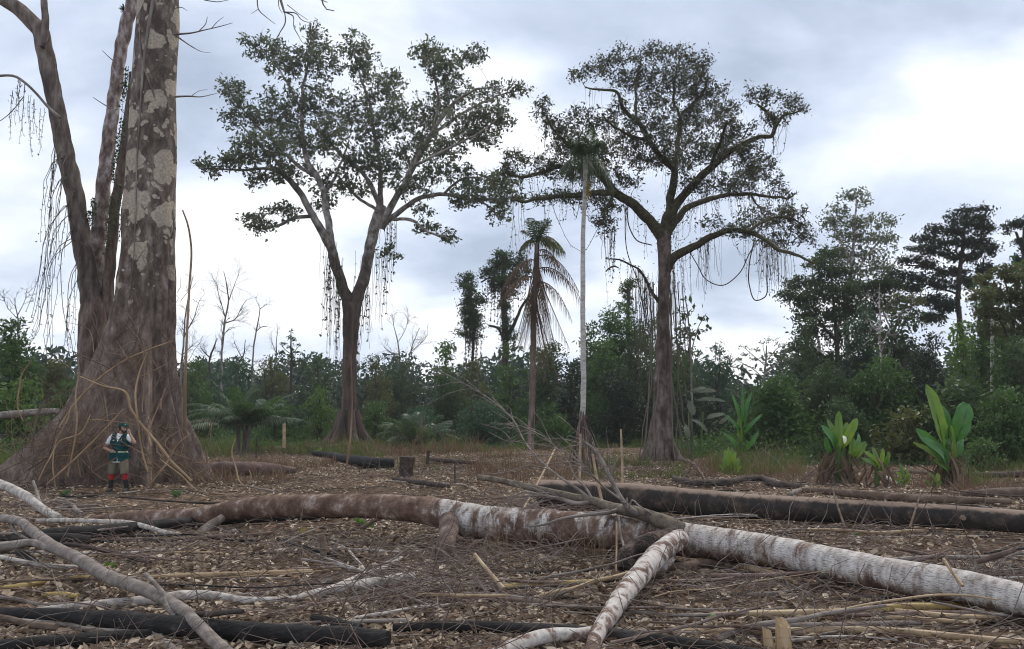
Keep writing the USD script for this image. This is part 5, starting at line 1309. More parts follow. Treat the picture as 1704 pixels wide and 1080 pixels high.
# far forest, one mass behind everything, and the ground cover along its foot
def build_far_forest():
    rng = np.random.default_rng(61); mb = MB()
    for i in range(310):
        Y = rng.uniform(92, 150); u = -600 + i / 310 * 3000 + rng.uniform(-10, 10)
        top = 612 + 14 * math.sin(i * .37) + rng.uniform(-12, 16) + (-22 if u > 1330 or u < 120 else 0) + (26 if 1215 < u < 1300 else 0)
        c = at(u, top + 30, Y); h = at(u, top, Y)[2]
        w = rng.uniform(3.5, 6)
        for k in range(5):
            cc = np.array([c[0] + rng.uniform(-2.5, 2.5), Y + rng.uniform(-2, 2), max(1, h - rng.uniform(1, h * .95 + .1))])
            n = 110
            d = rand_dirs(n, rng) * rng.uniform(.6, 1, (n, 1))
            leaves(mb, cc + d * [w * .7, w * .6, w * .5], .95, .5, rng, .8, .2)
    V = np.vstack(mb.v); V[:, 2] = np.maximum(V[:, 2], -.1); mb.v = [V]
    solo('distant_forest', mb, M['leaf_far'], 'hazy far forest closing the clearing behind the thickets', 'forest', kind='stuff')
    mb = MB()
    # foot of the forest: low herbs
    for (u0, u1, Y0, Y1, n, L) in ((290, 1260, 57, 76, 5200, .34), (1190, 1960, 33, 46, 4600, .26), (1120, 1300, 40, 56, 1200, .30), (-60, 130, 29, 40, 1500, .26), (300, 1250, 60, 80, 3000, .4)):
        u = rng.uniform(u0, u1, n); Y = rng.uniform(Y0, Y1, n)
        x = (u - 852) / FPX * Y
        hh = rng.gamma(2.0, .16, n) * np.clip((Y - Y0) / (Y1 - Y0) * 2.2, .25, 1.6)
        C = np.stack([x, Y, terrain(x, Y)], -1)
        P = np.repeat(C, 5, 0); P[:, 2] += np.repeat(hh, 5) * rng.uniform(.2, 1.2, n * 5); P += rng.normal(size=P.shape) * [.22, .22, .06]
        leaves(mb, P, L, L * .4, rng, .9, .2)
    V = np.vstack(mb.v); mb.v = [V]
    solo('undergrowth', mb, M['leaf_mid'], 'low green herbs along the foot of the forest edge', 'undergrowth', kind='stuff')


leaf_mat('leaf_far', [(.018, .032, .022), (.028, .046, .032), (.044, .064, .046)], trans=.2)
build_far_forest()
# ------------------------------------------------------------------ fallen trunks, branches and poles
def lay(pts, rel=None):
    """(u, v, r px[, depth]) -> points resting on the ground (or at the given depth), radii in metres."""
    P, R = [], []
    for q in pts:
        if len(q) > 3 and q[3] is not None:
            P.append(at(q[0], q[1], q[3])); R.append(q[2] * q[3] / FPX)
        else:
            p, r = ground(q[0], q[1], rpx=q[2], lift=.035); P.append(p); R.append(r)
    return np.array(P), np.array(R)


def stem(mb, pts, k=10, rough=.12, step=.10, seed=0, wob=0.0, rs=None):
    P, R = lay(pts)
    P, R, _ = resample(P, R, step)
    tube(mb, P, R, k, rough, rs or min(9.0, .8 / max(R.max(), .01)), seed=seed, wob=wob)
    return P, R


def log(name, label, pts, m, cat='log', k=12, rough=.14, seed=0, group=None, wob=.0, side=(), knots=0, step=.10):
    mb = MB(); P, R = stem(mb, pts, k, rough, step, seed, wob)
    if not side and not knots:
        return solo(name, mb, M[m], label, cat, group, base=P[len(P) // 2])
    t = Thing(name, label, cat, P[len(P) // 2], group)
    t.part('stem', mb, M[m])
    for pt in side:
        b = MB(); stem(b, pt, 6, .08, .08, seed + 1); t.part('branch', b, M[m])
    rng = np.random.default_rng(seed)
    for _ in range(knots):
        i = rng.integers(2, len(P) - 2); d = rand_dirs(1, rng)[0]; d[2] = abs(d[2]); d[1] = -abs(d[1])
        b = MB(); tube(b, [P[i], P[i] + d * R[i] * 1.35], [R[i] * .3, R[i] * .22], 7, .1, 5); t.part('knot', b, M[m])
    return t


def build_main_log():
    pts = [(1790, 1014, 27, 6.7), (1704, 999, 26, 7.05), (1600, 976, 26.5, 7.5), (1454, 952, 27, 8.2), (1260, 914, 26.5, 9.3), (1150, 899, 27, 9.8), (1050, 888, 27, 10.1), (900, 876, 28, 10.6), (780, 866, 28, 11.0), (724, 852, 22.5, 11.2), (650, 844, 20, 11.4), (562, 841, 18.5, 11.8), (450, 843, 17.5, 12.4), (400, 847, 16.5, 12.7), (328, 860, 16, 13), (214, 863, 12, 13.6), (150, 869, 9, 13.9), (90, 878, 7, 14), (40, 884, 5.5, 14.1)]
    P, R = lay(pts); P, R, s = resample(P, R, .05)
    t = Thing('fallen_white_tree', 'long fallen tree with white peeling bark lying across the foreground', 'fallen tree', P[len(P) // 2] * [1, 1, 0])
    i0 = int(np.abs(P[:, 0] - at(724, 852, 11.2)[0]).argmin())
    global WHITE_S
    WHITE_S = float(s[i0])
    mb = MB(); tube(mb, P, R, 22, .10, 4.5, seed=2); t.part('trunk', mb, M['bark_white_log'])
    def br(name, pts, m, k=9, rough=.12, parent=None, seed=0):
        q, r = lay(pts); q, r, _ = resample(q, r, .06); b = MB(); tube(b, q, r, k, rough, 7, seed=seed); return t.part(name, b, M[m], parent)
    # the forked limb that comes towards the viewer
    L = br('limb', [(1120, 893, 14, 9.75), (1131, 897, 15.5, 9.35), (1116, 906, 16, 9.1), (1096, 922, 17.5, 8.7), (1075, 945, 17.5, 8.15), (1045, 980, 16.5, 7.5), (1020, 1015, 15, 6.85), (1002, 1042, 13.5, 6.45), (990, 1064, 12, 6.15), (984, 1095, 11, 5.85)], 'bark_white_limb', 14, .14, None, 5)
    br('side_limb', [(1002, 1046, 8, 6.4), (970, 1055, 10, 6.3), (925, 1056, 11, 6.2), (885, 1064, 12, 6.05), (850, 1078, 12, 5.9), (820, 1094, 11.5, 5.75)], 'bark_white_limb', 12, .14, L, 6)
    br('root_knob', [(1128, 890, 12, 9.5), (1105, 893, 13, 9.3), (1075, 903, 14, 9.2), (1052, 918, 17, 9.15), (1040, 936, 19, 9.1), (1036, 950, 14, 9.05)], 'bark_burl', 12, .25, None, 7)
    br('broken_stub', [(1108, 908, 9, 9.15), (1114, 926, 11, 9.0), (1104, 940, 11, 8.95), (1094, 952, 9, 8.9)], 'bark_white_limb', 10, .2, None, 8)
    br('limb', [(748, 868, 17, 10.9), (746, 885, 16, 10.55), (744, 905, 14, 10.2), (741, 925, 12.5, 10.0), (736, 950, 12, 9.8), (733, 972, 12, 9.7)], 'bark_red', 10, .2, None, 9)
    br('limb', [(370, 862, 7, 12.6), (350, 875, 8, 12.4), (330, 890, 7, 12.2), (318, 902, 6, 12.0)], 'bark_brown', 8, .2, None, 10)
    # mossy limb that rises over the trunk with its bare branches
    m = br('mossy_limb', [(1135, 884, 14, 9.7), (1115, 873, 12.5, 9.75), (1088, 862, 11.5, 9.85), (1060, 853, 10.5, 9.95), (1035, 848, 9, 10.1), (1010, 842, 8, 10.3), (985, 833, 7, 10.5), (958, 828, 6.5, 10.7), (930, 822, 6, 10.9), (870, 808, 5.5, 11.3), (830, 799, 5, 11.6), (796, 794, 5, 11.8)], 'bark_moss_limb', 10, .15, None, 11)
    bl = [[(985, 834, 5, 10.5), (969, 838, 4.6, 10.5), (931, 830, 4, 10.6), (900, 824, 3.4, 10.7), (874, 818, 2.8, 10.8)],
          [(1030, 848, 5, 10.1), (1012, 853, 4, 10.0), (974, 857, 3.4, 10.0), (931, 864, 2.8, 9.95), (905, 873, 2.2, 9.9), (880, 876, 1.8, 9.9)],
          [(1025, 846, 4, 10.15), (990, 853, 3.2, 10.3), (940, 856, 2.6, 10.4), (915, 862, 2, 10.4), (890, 871, 1.5, 10.4)],
          [(1066, 857, 6.5, 9.9), (1050, 848, 6, 9.9), (1036, 833, 5.4, 9.95), (1024, 812, 4.8, 10.0), (1014, 792, 4.4, 10.0), (1002, 768, 4, 10.1), (986, 746, 3.6, 10.2), (969, 734, 3, 10.3)],
          [(984, 832, 4, 10.5), (970, 820, 3.2, 10.6), (940, 800, 2.8, 10.8), (915, 781, 2.4, 11), (893, 760, 2.1, 11.2), (872, 733, 1.8, 11.5), (855, 700, 1.5, 11.8), (822, 669, 1.2, 12.2), (781, 643, .9, 12.6), (732, 617, .6, 13)],
          [(985, 830, 3, 10.5), (975, 812, 2.2, 10.6), (958, 795, 1.8, 10.7), (947, 772, 1.5, 10.8), (926, 745, 1.2, 11), (899, 723, .9, 11.2), (861, 711, .7, 11.4)],
          [(1035, 833, 3, 9.95), (1020, 822, 2.2, 9.9), (1000, 806, 1.8, 9.9), (985, 790, 1.6, 9.8), (972, 776, 1.2, 9.8), (940, 752, .8, 9.7)],
          [(1046, 845, 2.6, 9.85), (1052, 832, 2, 9.8), (1064, 842, 1.6, 9.7), (1078, 850, 1.3, 9.6), (1088, 857, 1, 9.5)],
          [(1036, 835, 2.4, 9.9), (1044, 836, 2.2, 9.8), (1043, 828, 1.6, 9.8)],
          [(1014, 800, 1.6, 10), (1024, 770, 1.2, 10.1), (1040, 748, .7, 10.2)], [(986, 748, 1.6, 10.2), (1002, 752, 1.2, 10.1), (1014, 744, .7, 10)],
          [(915, 781, 1.3, 11), (880, 775, 1, 11.1), (845, 785, .8, 11.1), (800, 790, .5, 11.1)], [(872, 733, 1, 11.5), (850, 735, .8, 11.6), (815, 720, .5, 11.8)], [(893, 760, 1.2, 11.2), (860, 745, .9, 11.4), (840, 720, .7, 11.5), (800, 705, .5, 11.8)]]
    for i, q in enumerate(bl):
        br('branch', [(a_, b_, c_ * .78, d_) for a_, b_, c_, d_ in q], 'wood_grey', 6, .08, m, 20 + i)
    rng = np.random.default_rng(71)
    # fine twigs along the long arching branch
    tw = MB()
    for q in (bl[4], bl[5], bl[6], bl[0], bl[3]):
        P_, R_ = lay(q); P_, R_, _ = resample(P_, R_, .08)
        for _ in range(16):
            i = rng.integers(len(P_) // 3, len(P_)); d = unit(P_[i] - P_[max(0, i - 2)] + rng.normal(size=3) * [.03, .08, .07]); Lx = rng.uniform(.25, .9)
            f = np.linspace(0, 1, 5)[:, None]
            tube(tw, P_[i] + d * Lx * f + np.array([0, 0, -.25 * Lx]) * f ** 2 + rng.normal(size=(5, 3)) * .02 * f, np.linspace(.006, .0025, 5), 4, cap=False)
    t.part('twigs', tw, M['wood_grey'], m, kind='stuff')


bark_mat('wood_mauve', [(.060, .040, .035), (.11, .076, .068), (.165, .122, .108)], scale=5, stretch=(.4, 1, 1))
bark_mat('bark_burl', [(.010, .008, .007), (.028, .020, .017), (.085, .060, .048), (.17, .13, .11)], scale=7, stretch=(1, 1, 1), pts=(.3, .45, .56, .72), bump=.9, dist=.04)
bark_mat('bark_moss_limb', [(.040, .030, .024), (.095, .076, .060), (.135, .112, .080), (.26, .23, .20)], scale=8, stretch=(1, 1, 1), pts=(.3, .46, .58, .74))
build_main_log()

log('burnt_log', 'long straight barkless log, brown above and charred black on its flank', [(1960, 884, 18, 11.4), (1800, 873, 18, 11.9), (1704, 868, 18.5, 12.2), (1600, 861, 18.5, 12.7), (1454, 853, 18.5, 13.3), (1350, 848, 19.5, 13.7), (1240, 842, 20.5, 14.1), (1150, 835, 21, 14.6), (1080, 829, 21.5, 15.0), (990, 824, 22, 15.4), (900, 820, 22, 15.8)], 'bark_burnt_log', k=20, rough=.07, seed=3, knots=3)
log('charred_log', 'thickest charred black pole across the bottom left corner', [(-40, 1019, 8), (0, 1021, 9.5), (100, 1026, 13), (200, 1034, 16), (300, 1043, 17), (400, 1051, 16), (500, 1057, 16), (600, 1061, 16), (645, 1065, 15)], 'charred', k=14, seed=4)
log('charred_log', 'short charred black pole at the lower left edge under a grey stick', [(-20, 1077, 11), (0, 1076, 11), (60, 1071, 11), (120, 1066, 10.5), (200, 1058, 9), (270, 1052, 6.5)], 'charred', k=12, seed=5)
log('charred_log', 'charred black pole passing under the white forked limb at the bottom', [(655, 1045, 7), (720, 1043, 9), (800, 1043, 10), (860, 1046, 10), (960, 1052, 11), (1040, 1060, 11), (1120, 1069, 11), (1200, 1080, 11), (1300, 1098, 11)], 'charred', k=12, seed=6)
log('charred_log', 'short charred black stick end lying above the thickest black pole', [(520, 1028, 6), (545, 1034, 8), (575, 1041, 8.5), (600, 1046, 7)], 'charred', k=10, seed=7)
log('charred_log', 'long black pole lying in the shade under the arched fallen tree', [(20, 896, 9), (90, 890, 11), (180, 884, 11), (260, 875, 9.5), (330, 868, 8), (420, 863, 7), (520, 858, 6.5), (610, 855, 6)], 'charred', k=12, seed=8)
log('charred_log', 'black pole emerging on the left side below the bark log end', [(-20, 905, 9), (40, 900, 11), (110, 899, 12), (150, 900, 9)], 'charred', k=12, seed=9)
log('grey_branch', 'long curved grey branch sweeping from left edge to the bottom', [(-30, 860, 6, 11.5), (0, 862, 6.5, 11.2), (30, 867, 7, 10.8), (55, 885, 8, 10.2), (90, 910, 9, 9.3), (140, 935, 10, 8.5), (180, 960, 10.5, 7.8), (215, 972, 10.5, 7.5), (250, 985, 10.5, 7.2), (275, 998, 10, 7.0), (300, 1012, 9.5, 6.75), (325, 1035, 9.5, 6.4), (355, 1065, 10, 6.0), (392, 1100, 11, 5.6)], 'wood_grey', 'branch', k=12, rough=.1, seed=10,
    side=[[(98, 915, 6, 9.2), (75, 910, 6.5, 9.4), (50, 903, 6, 9.7), (20, 908, 8, 9.8), (-10, 912, 9, 9.9)], [(285, 1004, 4.5, 6.9), (270, 985, 4, 7.0), (255, 968, 3.5, 7.1), (243, 955, 2.6, 7.2)], [(275, 995, 5, 6.95), (280, 1012, 5, 6.8), (292, 1026, 4, 6.7)], [(18, 866, 3, 11), (22, 880, 2.6, 10.8), (60, 905, 1.8, 10.4)]])
log('white_branch', 'white barked branch lying over dry leaves above the thickest black pole', [(60, 1014, 3), (100, 1010, 4), (160, 1006, 6.5), (215, 1002, 8), (270, 996, 9), (310, 991, 9.5), (350, 992, 8), (400, 999, 6.5), (450, 999, 5.5), (485, 997, 5), (521, 987, 6), (560, 979, 8), (600, 973, 9), (650, 967, 9.5), (686, 963, 9)], 'wood_white', 'branch', k=12, rough=.14, seed=11, wob=.02,
    side=[[(560, 975, 4), (600, 958, 4.5), (640, 944, 4), (668, 928, 3.2)], [(608, 950, 2.6), (590, 928, 2.6), (572, 910, 2.4), (548, 902, 2)], [(606, 951, 2.2), (565, 937, 2), (530, 923, 1.8), (520, 918, 1.6)]])
log('pale_branch', 'pale branch slanting down at the left edge before the buttress', [(-30, 795, 6.5, 15), (0, 805, 7, 14.6), (45, 827, 7.5, 14.0), (76, 850, 6.5, 13.3), (98, 862, 6, 13.0)], 'wood_white', 'branch', seed=12, rough=.1)
log('grey_branch', 'thin pale stick lying along the left end of the fallen tree', [(62, 866, 3, 12.9), (110, 866, 3.6, 12.7), (170, 868, 4, 12.5), (220, 871, 4, 12.2), (248, 878, 4, 12.0), (275, 886, 3.8, 11.8), (312, 892, 3.4, 11.7)], 'wood_white', 'branch', seed=13)
log('grey_branch', 'forked grey twig standing between the pale branch and fallen tree', [(55, 800, 2, 14), (60, 815, 2.4, 13.9), (66, 838, 2.6, 13.6)], 'wood_grey', 'branch', seed=14)
log('grey_branch', 'short knotty grey branch behind the left end of the fallen tree', [(95, 834, 2.6), (120, 840, 3), (128, 850, 4), (138, 856, 3.4)], 'wood_grey', 'branch', seed=15)
log('grey_branch', 'grey stick crossing the short charred pole in the lower left corner', [(-20, 1028, 4), (0, 1030, 4.5), (50, 1035, 4.5), (110, 1039, 4.5), (140, 1047, 4.5), (200, 1051, 4.2), (250, 1055, 4.5), (270, 1065, 4.8), (295, 1085, 5)], 'wood_grey', 'branch', seed=16)
log('black_stick', 'short burnt stick with a white broken end near the left edge', [(24, 916, 5), (40, 925, 7), (58, 936, 6), (68, 943, 3)], 'charred', 'stick', seed=17)
log('tree_root', 'broad mauve brown log lying right of the giant roots', [(318, 783, 9), (350, 781, 11), (400, 780, 12), (450, 781, 10), (492, 783, 5)], 'wood_mauve', 'log', seed=18, rough=.2)
log('burnt_log', 'short burnt log with pale top beside the square stump', [(522, 754, 4), (548, 757, 5), (575, 763, 7), (605, 768, 9), (640, 771, 9), (655, 771, 8)], 'charred', seed=19)
log('grey_branch', 'pale dry branch leaning on the short burnt log', [(515, 745, 2), (540, 743, 2), (565, 736, 2), (578, 727, 1.8), (592, 727, 1.2)], 'wood_grey', 'branch', seed=20)
log('black_stick', 'dark half burnt log lying right of the square stump', [(655, 797, 3), (700, 803, 4), (730, 807, 4.5), (748, 809, 3)], 'wood_dark', 'stick', seed=21)
log('black_stick', 'long thin dark log on the far side of the clearing', [(712, 764, 3), (760, 768, 3.6), (812, 772, 2.6)], 'wood_dark', 'stick', seed=22)
log('dark_branch', 'dark branch lying behind the long straight burnt log', [(1120, 792, 3), (1135, 800, 5), (1170, 804, 5.5), (1200, 803, 5.5), (1240, 797, 5), (1262, 796, 5), (1285, 803, 5.5), (1310, 808, 6), (1330, 809, 4)], 'wood_dark', 'branch', seed=23, side=[[(1133, 800, 2), (1145, 785, 1.6), (1150, 778, 1)]])
log('dark_branch', 'thin dark branch lying from the gnarled trunk towards the right', [(1065, 738, 1.4), (1090, 745, 2), (1120, 757, 2.2), (1155, 772, 2.2), (1180, 783, 1.6)], 'wood_grey', 'branch', seed=24, side=[[(1155, 772, 2), (1162, 780, 2), (1172, 795, 1.5)]])
log('brown_log', 'brown log lying behind the long burnt log under the banana clumps', [(1330, 815, 4), (1380, 818, 6), (1450, 824, 7), (1520, 829, 7), (1600, 832, 6), (1680, 835, 5)], 'wood_brown', seed=25)
log('brown_log', 'pale brown log at the right edge level with the large banana foot', [(1600, 822, 5), (1640, 820, 7), (1704, 819, 8), (1760, 818, 8)], 'wood_brown', seed=26)
log('brown_log', 'dark log with grey top right of the large banana plant', [(1606, 790, 3), (1640, 791, 5), (1704, 788, 5), (1760, 786, 5)], 'wood_dark', seed=27)
log('brown_log', 'thin pale log between the two banana clumps', [(1474, 786, 3), (1510, 785, 4), (1545, 787, 3)], 'wood_brown', seed=28)
log('white_stick', 'short white piece of wood between the banana clumps', [(1472, 794, 3.4), (1484, 799, 4), (1497, 805, 3.4)], 'wood_white', 'stick', seed=29)
log('brown_log', 'short pale splintered log in front of the left banana clump', [(1314, 822, 3), (1325, 818, 4.5), (1345, 812, 3)], 'wood_grey', seed=30)
log('brown_log', 'grey brown branch lying right of the white forked limb', [(1095, 945, 5), (1130, 942, 7), (1165, 938, 6), (1205, 936, 4)], 'wood_brown', seed=31)
log('brown_stake', 'short upright brown stake left of the hanging stub', [(536, 890, 5, 10.2), (538, 910, 6, 10.15), (538, 940, 6.5, 10.1), (539, 975, 7, 10.05)], 'wood_brown', 'stake', seed=32, rough=.25)
log('grey_log', 'grey dead trunk leaning low across the scrub at the far left', [(-190, 735, 5, 27), (-60, 702, 6, 27), (0, 692, 6.5, 27), (50, 687, 6, 27), (96, 684, 5, 26.6)], 'wood_grey', seed=33, rough=.2)
log('grey_log', 'thin log at the left edge beside the buttress roots', [(-30, 776, 3), (20, 772, 4), (62, 769, 3)], 'wood_brown', seed=34)
log('grey_log', 'pale log at the left edge nearer than the thin one', [(-30, 792, 4), (20, 789, 4.5), (58, 786, 3.5)], 'wood_grey', seed=35)
BAMBOO = [
    ('bamboo_cane', 'straight tan cane right of the white limb, upper one of two', [(1150, 1024, 3), (1180, 1024, 5), (1240, 1022, 5.5), (1330, 1020, 6), (1395, 1018, 5.5), (1450, 1010, 4)], 'bamboo_dry'),
    ('bamboo_cane', 'long tan cane along the bottom right, lower one of two', [(1130, 1050, 3), (1180, 1050, 5), (1300, 1050, 5.5), (1400, 1048, 5.5), (1475, 1049, 5.5), (1560, 1056, 5.5), (1640, 1064, 5.5), (1740, 1070, 5.5)], 'bamboo_dry'),
    ('bamboo_cane', 'yellow cane lying left of the white forked limb', [(838, 978, 4), (870, 973, 4.5), (920, 971, 4.5), (960, 969, 4), (995, 967, 3.4)], 'bamboo_yellow'),
    ('bamboo_cane', 'bent yellowish cane pointing up from the yellow one', [(838, 980, 4, 8.1), (825, 965, 3.6, 8.2), (808, 945, 3.2, 8.4), (790, 922, 2.6, 8.6)], 'bamboo_dry'),
    ('bamboo_cane', 'tan cane emerging under the white trunk right of the fork', [(1205, 932, 3.4), (1240, 943, 5), (1290, 957, 5), (1325, 969, 4)], 'bamboo_dry'),
    ('bamboo_cane', 'orange brown cane in the heap at lower right', [(1440, 1016, 4), (1490, 1011, 7), (1530, 1010, 7), (1565, 1010, 6), (1640, 1006, 4)], 'bamboo_yellow'),
    ('bamboo_cane', 'grey cane under the orange brown one in the heap', [(1490, 1016, 4), (1540, 1022, 5), (1600, 1027, 5), (1665, 1028, 4.5)], 'bamboo_dry'),
    ('bamboo_cane', 'thin arched yellow cane over the heap at lower right', [(1370, 1022, 1.4, 6.9), (1430, 1008, 1.8, 6.9), (1500, 997, 2.0, 6.95), (1560, 990, 1.8, 7.0), (1620, 992, 1.5, 7.0), (1660, 998, 1, 7.0)], 'bamboo_dry'),
    ('bamboo_cane', 'pale thin cane beneath the arched yellow cane', [(1450, 1030, 3), (1500, 1028, 3.6), (1560, 1032, 3.4), (1610, 1036, 3)], 'bamboo_dry'),
    ('bamboo_cane', 'split grey plank like cane behind the broken stump', [(1250, 1043, 3), (1320, 1041, 5), (1400, 1041, 5.5), (1480, 1038, 5), (1530, 1036, 3)], 'wood_grey'),
    ('bamboo_cane', 'thin yellow cane at the right of the orange brown one', [(1600, 1000, 2), (1660, 1004, 3), (1704, 1009, 3), (1750, 1012, 3)], 'bamboo_dry'),
    ('bamboo_cane', 'brown cane lying by the left margin under the curved branch', [(-10, 980, 4), (40, 975, 5), (90, 965, 4.5), (150, 961, 3.5), (210, 958, 2.5)], 'bamboo_yellow'),
    ('bamboo_cane', 'long tan cane right of the curved grey branch', [(250, 960, 3), (310, 958, 4.5), (380, 956, 4.5), (450, 953, 4), (520, 950, 3)], 'bamboo_dry'),
    ('bamboo_cane', 'short yellow cane piece near the white branch start', [(70, 990, 4), (100, 989, 4.5), (130, 992, 3.6)], 'bamboo_yellow'),
    ('bamboo_cane', 'thin dark cane below the yellow one beside the limb', [(800, 992, 3), (850, 1000, 5), (900, 1005, 5.5), (960, 1012, 5), (1000, 1016, 3)], 'wood_brown'),
]
for i, (nm, lab, pts, m) in enumerate(BAMBOO):
    mb = MB(); P, R = lay(pts); P, R, s = resample(P, R, .02)
    R = R * (1 + .16 * np.exp(-((s % .42) - .21) ** 2 / .00025))        # swollen joints
    tube(mb, P, R, 9, .03, 5, seed=i)
    solo(nm, mb, M[m], lab, 'cane', base=P[len(P) // 2])
STAKES = [
    ('upright_pole', 'yellow upright stake in front of the stilt roots', [(966, 722, 1.8, 16), (965, 770, 2.0, 15.9), (964, 862, 2.2, 15.8)], 'bamboo_dry'),
    ('upright_pole', 'leaning yellow stake right of the stilt roots', [(986, 755, 2.2, 15), (994, 800, 2.4, 14.9), (1005, 848, 2.4, 14.8)], 'bamboo_dry'),
    ('upright_pole', 'thin upright stake between the white palm and gnarled trunk', [(1033, 714, 1.6, 17.5), (1035, 760, 2, 17.4), (1036, 830, 2.2, 17.2)], 'bamboo_dry'),
    ('upright_pole', 'slanting thin stake left of the bare mossy branches', [(924, 746, 1.6, 14.5), (903, 788, 1.8, 13.8), (866, 856, 1.6, 12.8)], 'bamboo_dry'),
    ('upright_pole', 'thin pole standing in front of the V trunk', [(584, 590, 1.0, 27), (586, 680, 1.4, 27), (582, 740, 1.8, 26.8), (574, 792, 1.8, 26.6)], 'vine_dry'),
    ('upright_pole', 'tall thin leaning pole at the right side of the giant tree', [(304, 350, 1.2, 22.5), (312, 372, 1.6, 22.4), (318, 408, 1.7, 22.3), (315, 480, 1.9, 22.2), (311, 560, 2.1, 22.1), (308, 640, 2.4, 22), (308, 722, 2.8, 21.9)], 'vine_dry'),
    ('upright_pole', 'thin stake standing alone right of the black half burnt log', [(757, 770, 1.2, 22), (757, 812, 1.6, 21.8)], 'wood_dark'),
    ('upright_pole', 'small dark post near the light green fern bush', [(427, 728, 1.6, 32), (427, 762, 2.2, 32)], 'wood_dark'),
    ('upright_pole', 'pale short post in front of the bright slender bush', [(473, 705, 2.6, 36), (473, 730, 2.8, 36), (473, 745, 2.8, 36)], 'bamboo_dry'),
    ('upright_pole', 'dark stub post by the burnt log end left of the skirted palm', [(713, 750, 2.2, 28), (712, 762, 3, 28), (711, 772, 3, 28)], 'wood_dark'),
    ('upright_pole', 'thin slanting stem crossing the burnt log by the left banana', [(1385, 812, 1.5, 13.4), (1393, 840, 1.7, 13.0), (1406, 878, 2, 12.5)], 'wood_brown'),
    ('upright_pole', 'thin stem slanting the other way across the burnt log', [(1448, 842, 1.5, 12.8), (1438, 862, 1.6, 12.6), (1430, 880, 1.8, 12.4)], 'wood_dark'),
    ('upright_pole', 'pale stick leaning on the burnt log below the large banana', [(1532, 820, 1.4, 12.9), (1526, 840, 1.6, 12.6), (1514, 878, 2, 12.2)], 'wood_brown'),
    ('upright_pole', 'tan stick leaning across the white trunk at right', [(1570, 930, 2.6, 7.5), (1585, 952, 3, 7.35), (1602, 975, 3, 7.2)], 'bamboo_dry'),
    ('upright_pole', 'reddish broken stick rising behind the white trunk at right', [(1625, 935, 4, 8.0), (1650, 928, 4.5, 7.95), (1688, 915, 4, 7.9)], 'bark_red'),
    ('upright_pole', 'thin straight stick before the trunk left of the fork', [(1030, 860, 1.4, 9.8), (1033, 890, 2.2, 9.6), (1040, 915, 2.2, 9.4)], 'wood_grey'),
    ('upright_pole', 'thin yellow straw stem under the fork', [(1026, 868, 1.4, 9.3), (1026, 920, 1.6, 9.1), (1025, 965, 1.6, 8.9)], 'bamboo_dry'),
]
for i, (nm, lab, pts, m) in enumerate(STAKES):
    log(nm, lab, pts, m, 'pole', k=7, rough=.08, seed=40 + i)


def build_stumps():
    # leaning square stump in the mid distance
    p, _ = ground(676, 793, r=0); s = p[1] / FPX
    t = Thing('tree_stump', 'dark square stump leaning in the middle of the clearing', 'stump', p)
    mb = MB()
    tube(mb, [p + [0, 0, -.1], p + [0, 0, .25], p + np.array([.02, 0, 32 * s])], np.array([12, 12.5, 13]) * s, 9, .16, 3, seed=5); t.part('trunk', mb, M['wood_dark'])
    mb = MB(); tube(mb, [p + [-9 * s, -.1, 12 * s], p + [-6 * s, -.2, 2 * s], p + [-6 * s, -.22, -6 * s]], [3.2 * s, 3.6 * s, 4 * s], 7, .2, 4); t.part('root', mb, M['wood_dark'])
    # splintered stump at the bottom edge
    p, _ = ground(1294, 1092, r=0)
    t = Thing('broken_stump', 'splintered pale stump with two prongs at the bottom edge', 'stump', p)
    s = p[1] / FPX
    rng = np.random.default_rng(9)
    for du, h, r, lean in ((-11, 40, 9, -4), (9, 52, 13, 2)):
        k = 12; n = 14; mbx = MB()
        hh = np.linspace(-.06, h * s, n)
        th = np.linspace(0, 2 * math.pi, k + 1)
        rr = (np.linspace(1.1, .85, n)[:, None] * r * s) * (1 + .25 * (fbm(np.stack([np.cos(th) * 2 + du, np.sin(th) * 2, th * 0], -1), 2, 3) - .5)[None])
        X = du * s + lean * s * (hh / hh[-1])[:, None] + rr * np.cos(th); Yq = rr * np.sin(th) * .8
        tip = 1 - .14 * np.clip(np.sin(th + du) + .35 * rng.normal(size=k + 1), -1, 1)[None] * ((np.arange(n) / (n - 1)) ** 3)[:, None]
        Z = hh[:, None] * tip; Z[:, -1] = Z[:, 0]; X[:, -1] = X[:, 0]; Yq[:, -1] = Yq[:, 0]
        V = np.stack([X, Yq, Z], -1) + p
        i, j = np.meshgrid(np.arange(n - 1), np.arange(k), indexing='ij')
        q = np.stack([i * (k + 1) + j, i * (k + 1) + j + 1, (i + 1) * (k + 1) + j + 1, (i + 1) * (k + 1) + j], -1).reshape(-1, 4)
        mbx.add(V.reshape(-1, 3), q)
        c = V[-1, :-1].mean(0) - [0, 0, .03]
        mbx.add(np.vstack([V[-1, :-1], c]), np.array([[x, (x + 1) % k, k] for x in range(k)]))
        t.part('prong', mbx, M['wood_cut'])


build_stumps()


# ------------------------------------------------------------------ dry lianas round the giant's foot
bark_mat('liana_straw', [(.13, .085, .050), (.24, .165, .098), (.36, .265, .17)], scale=3, bump=.2)


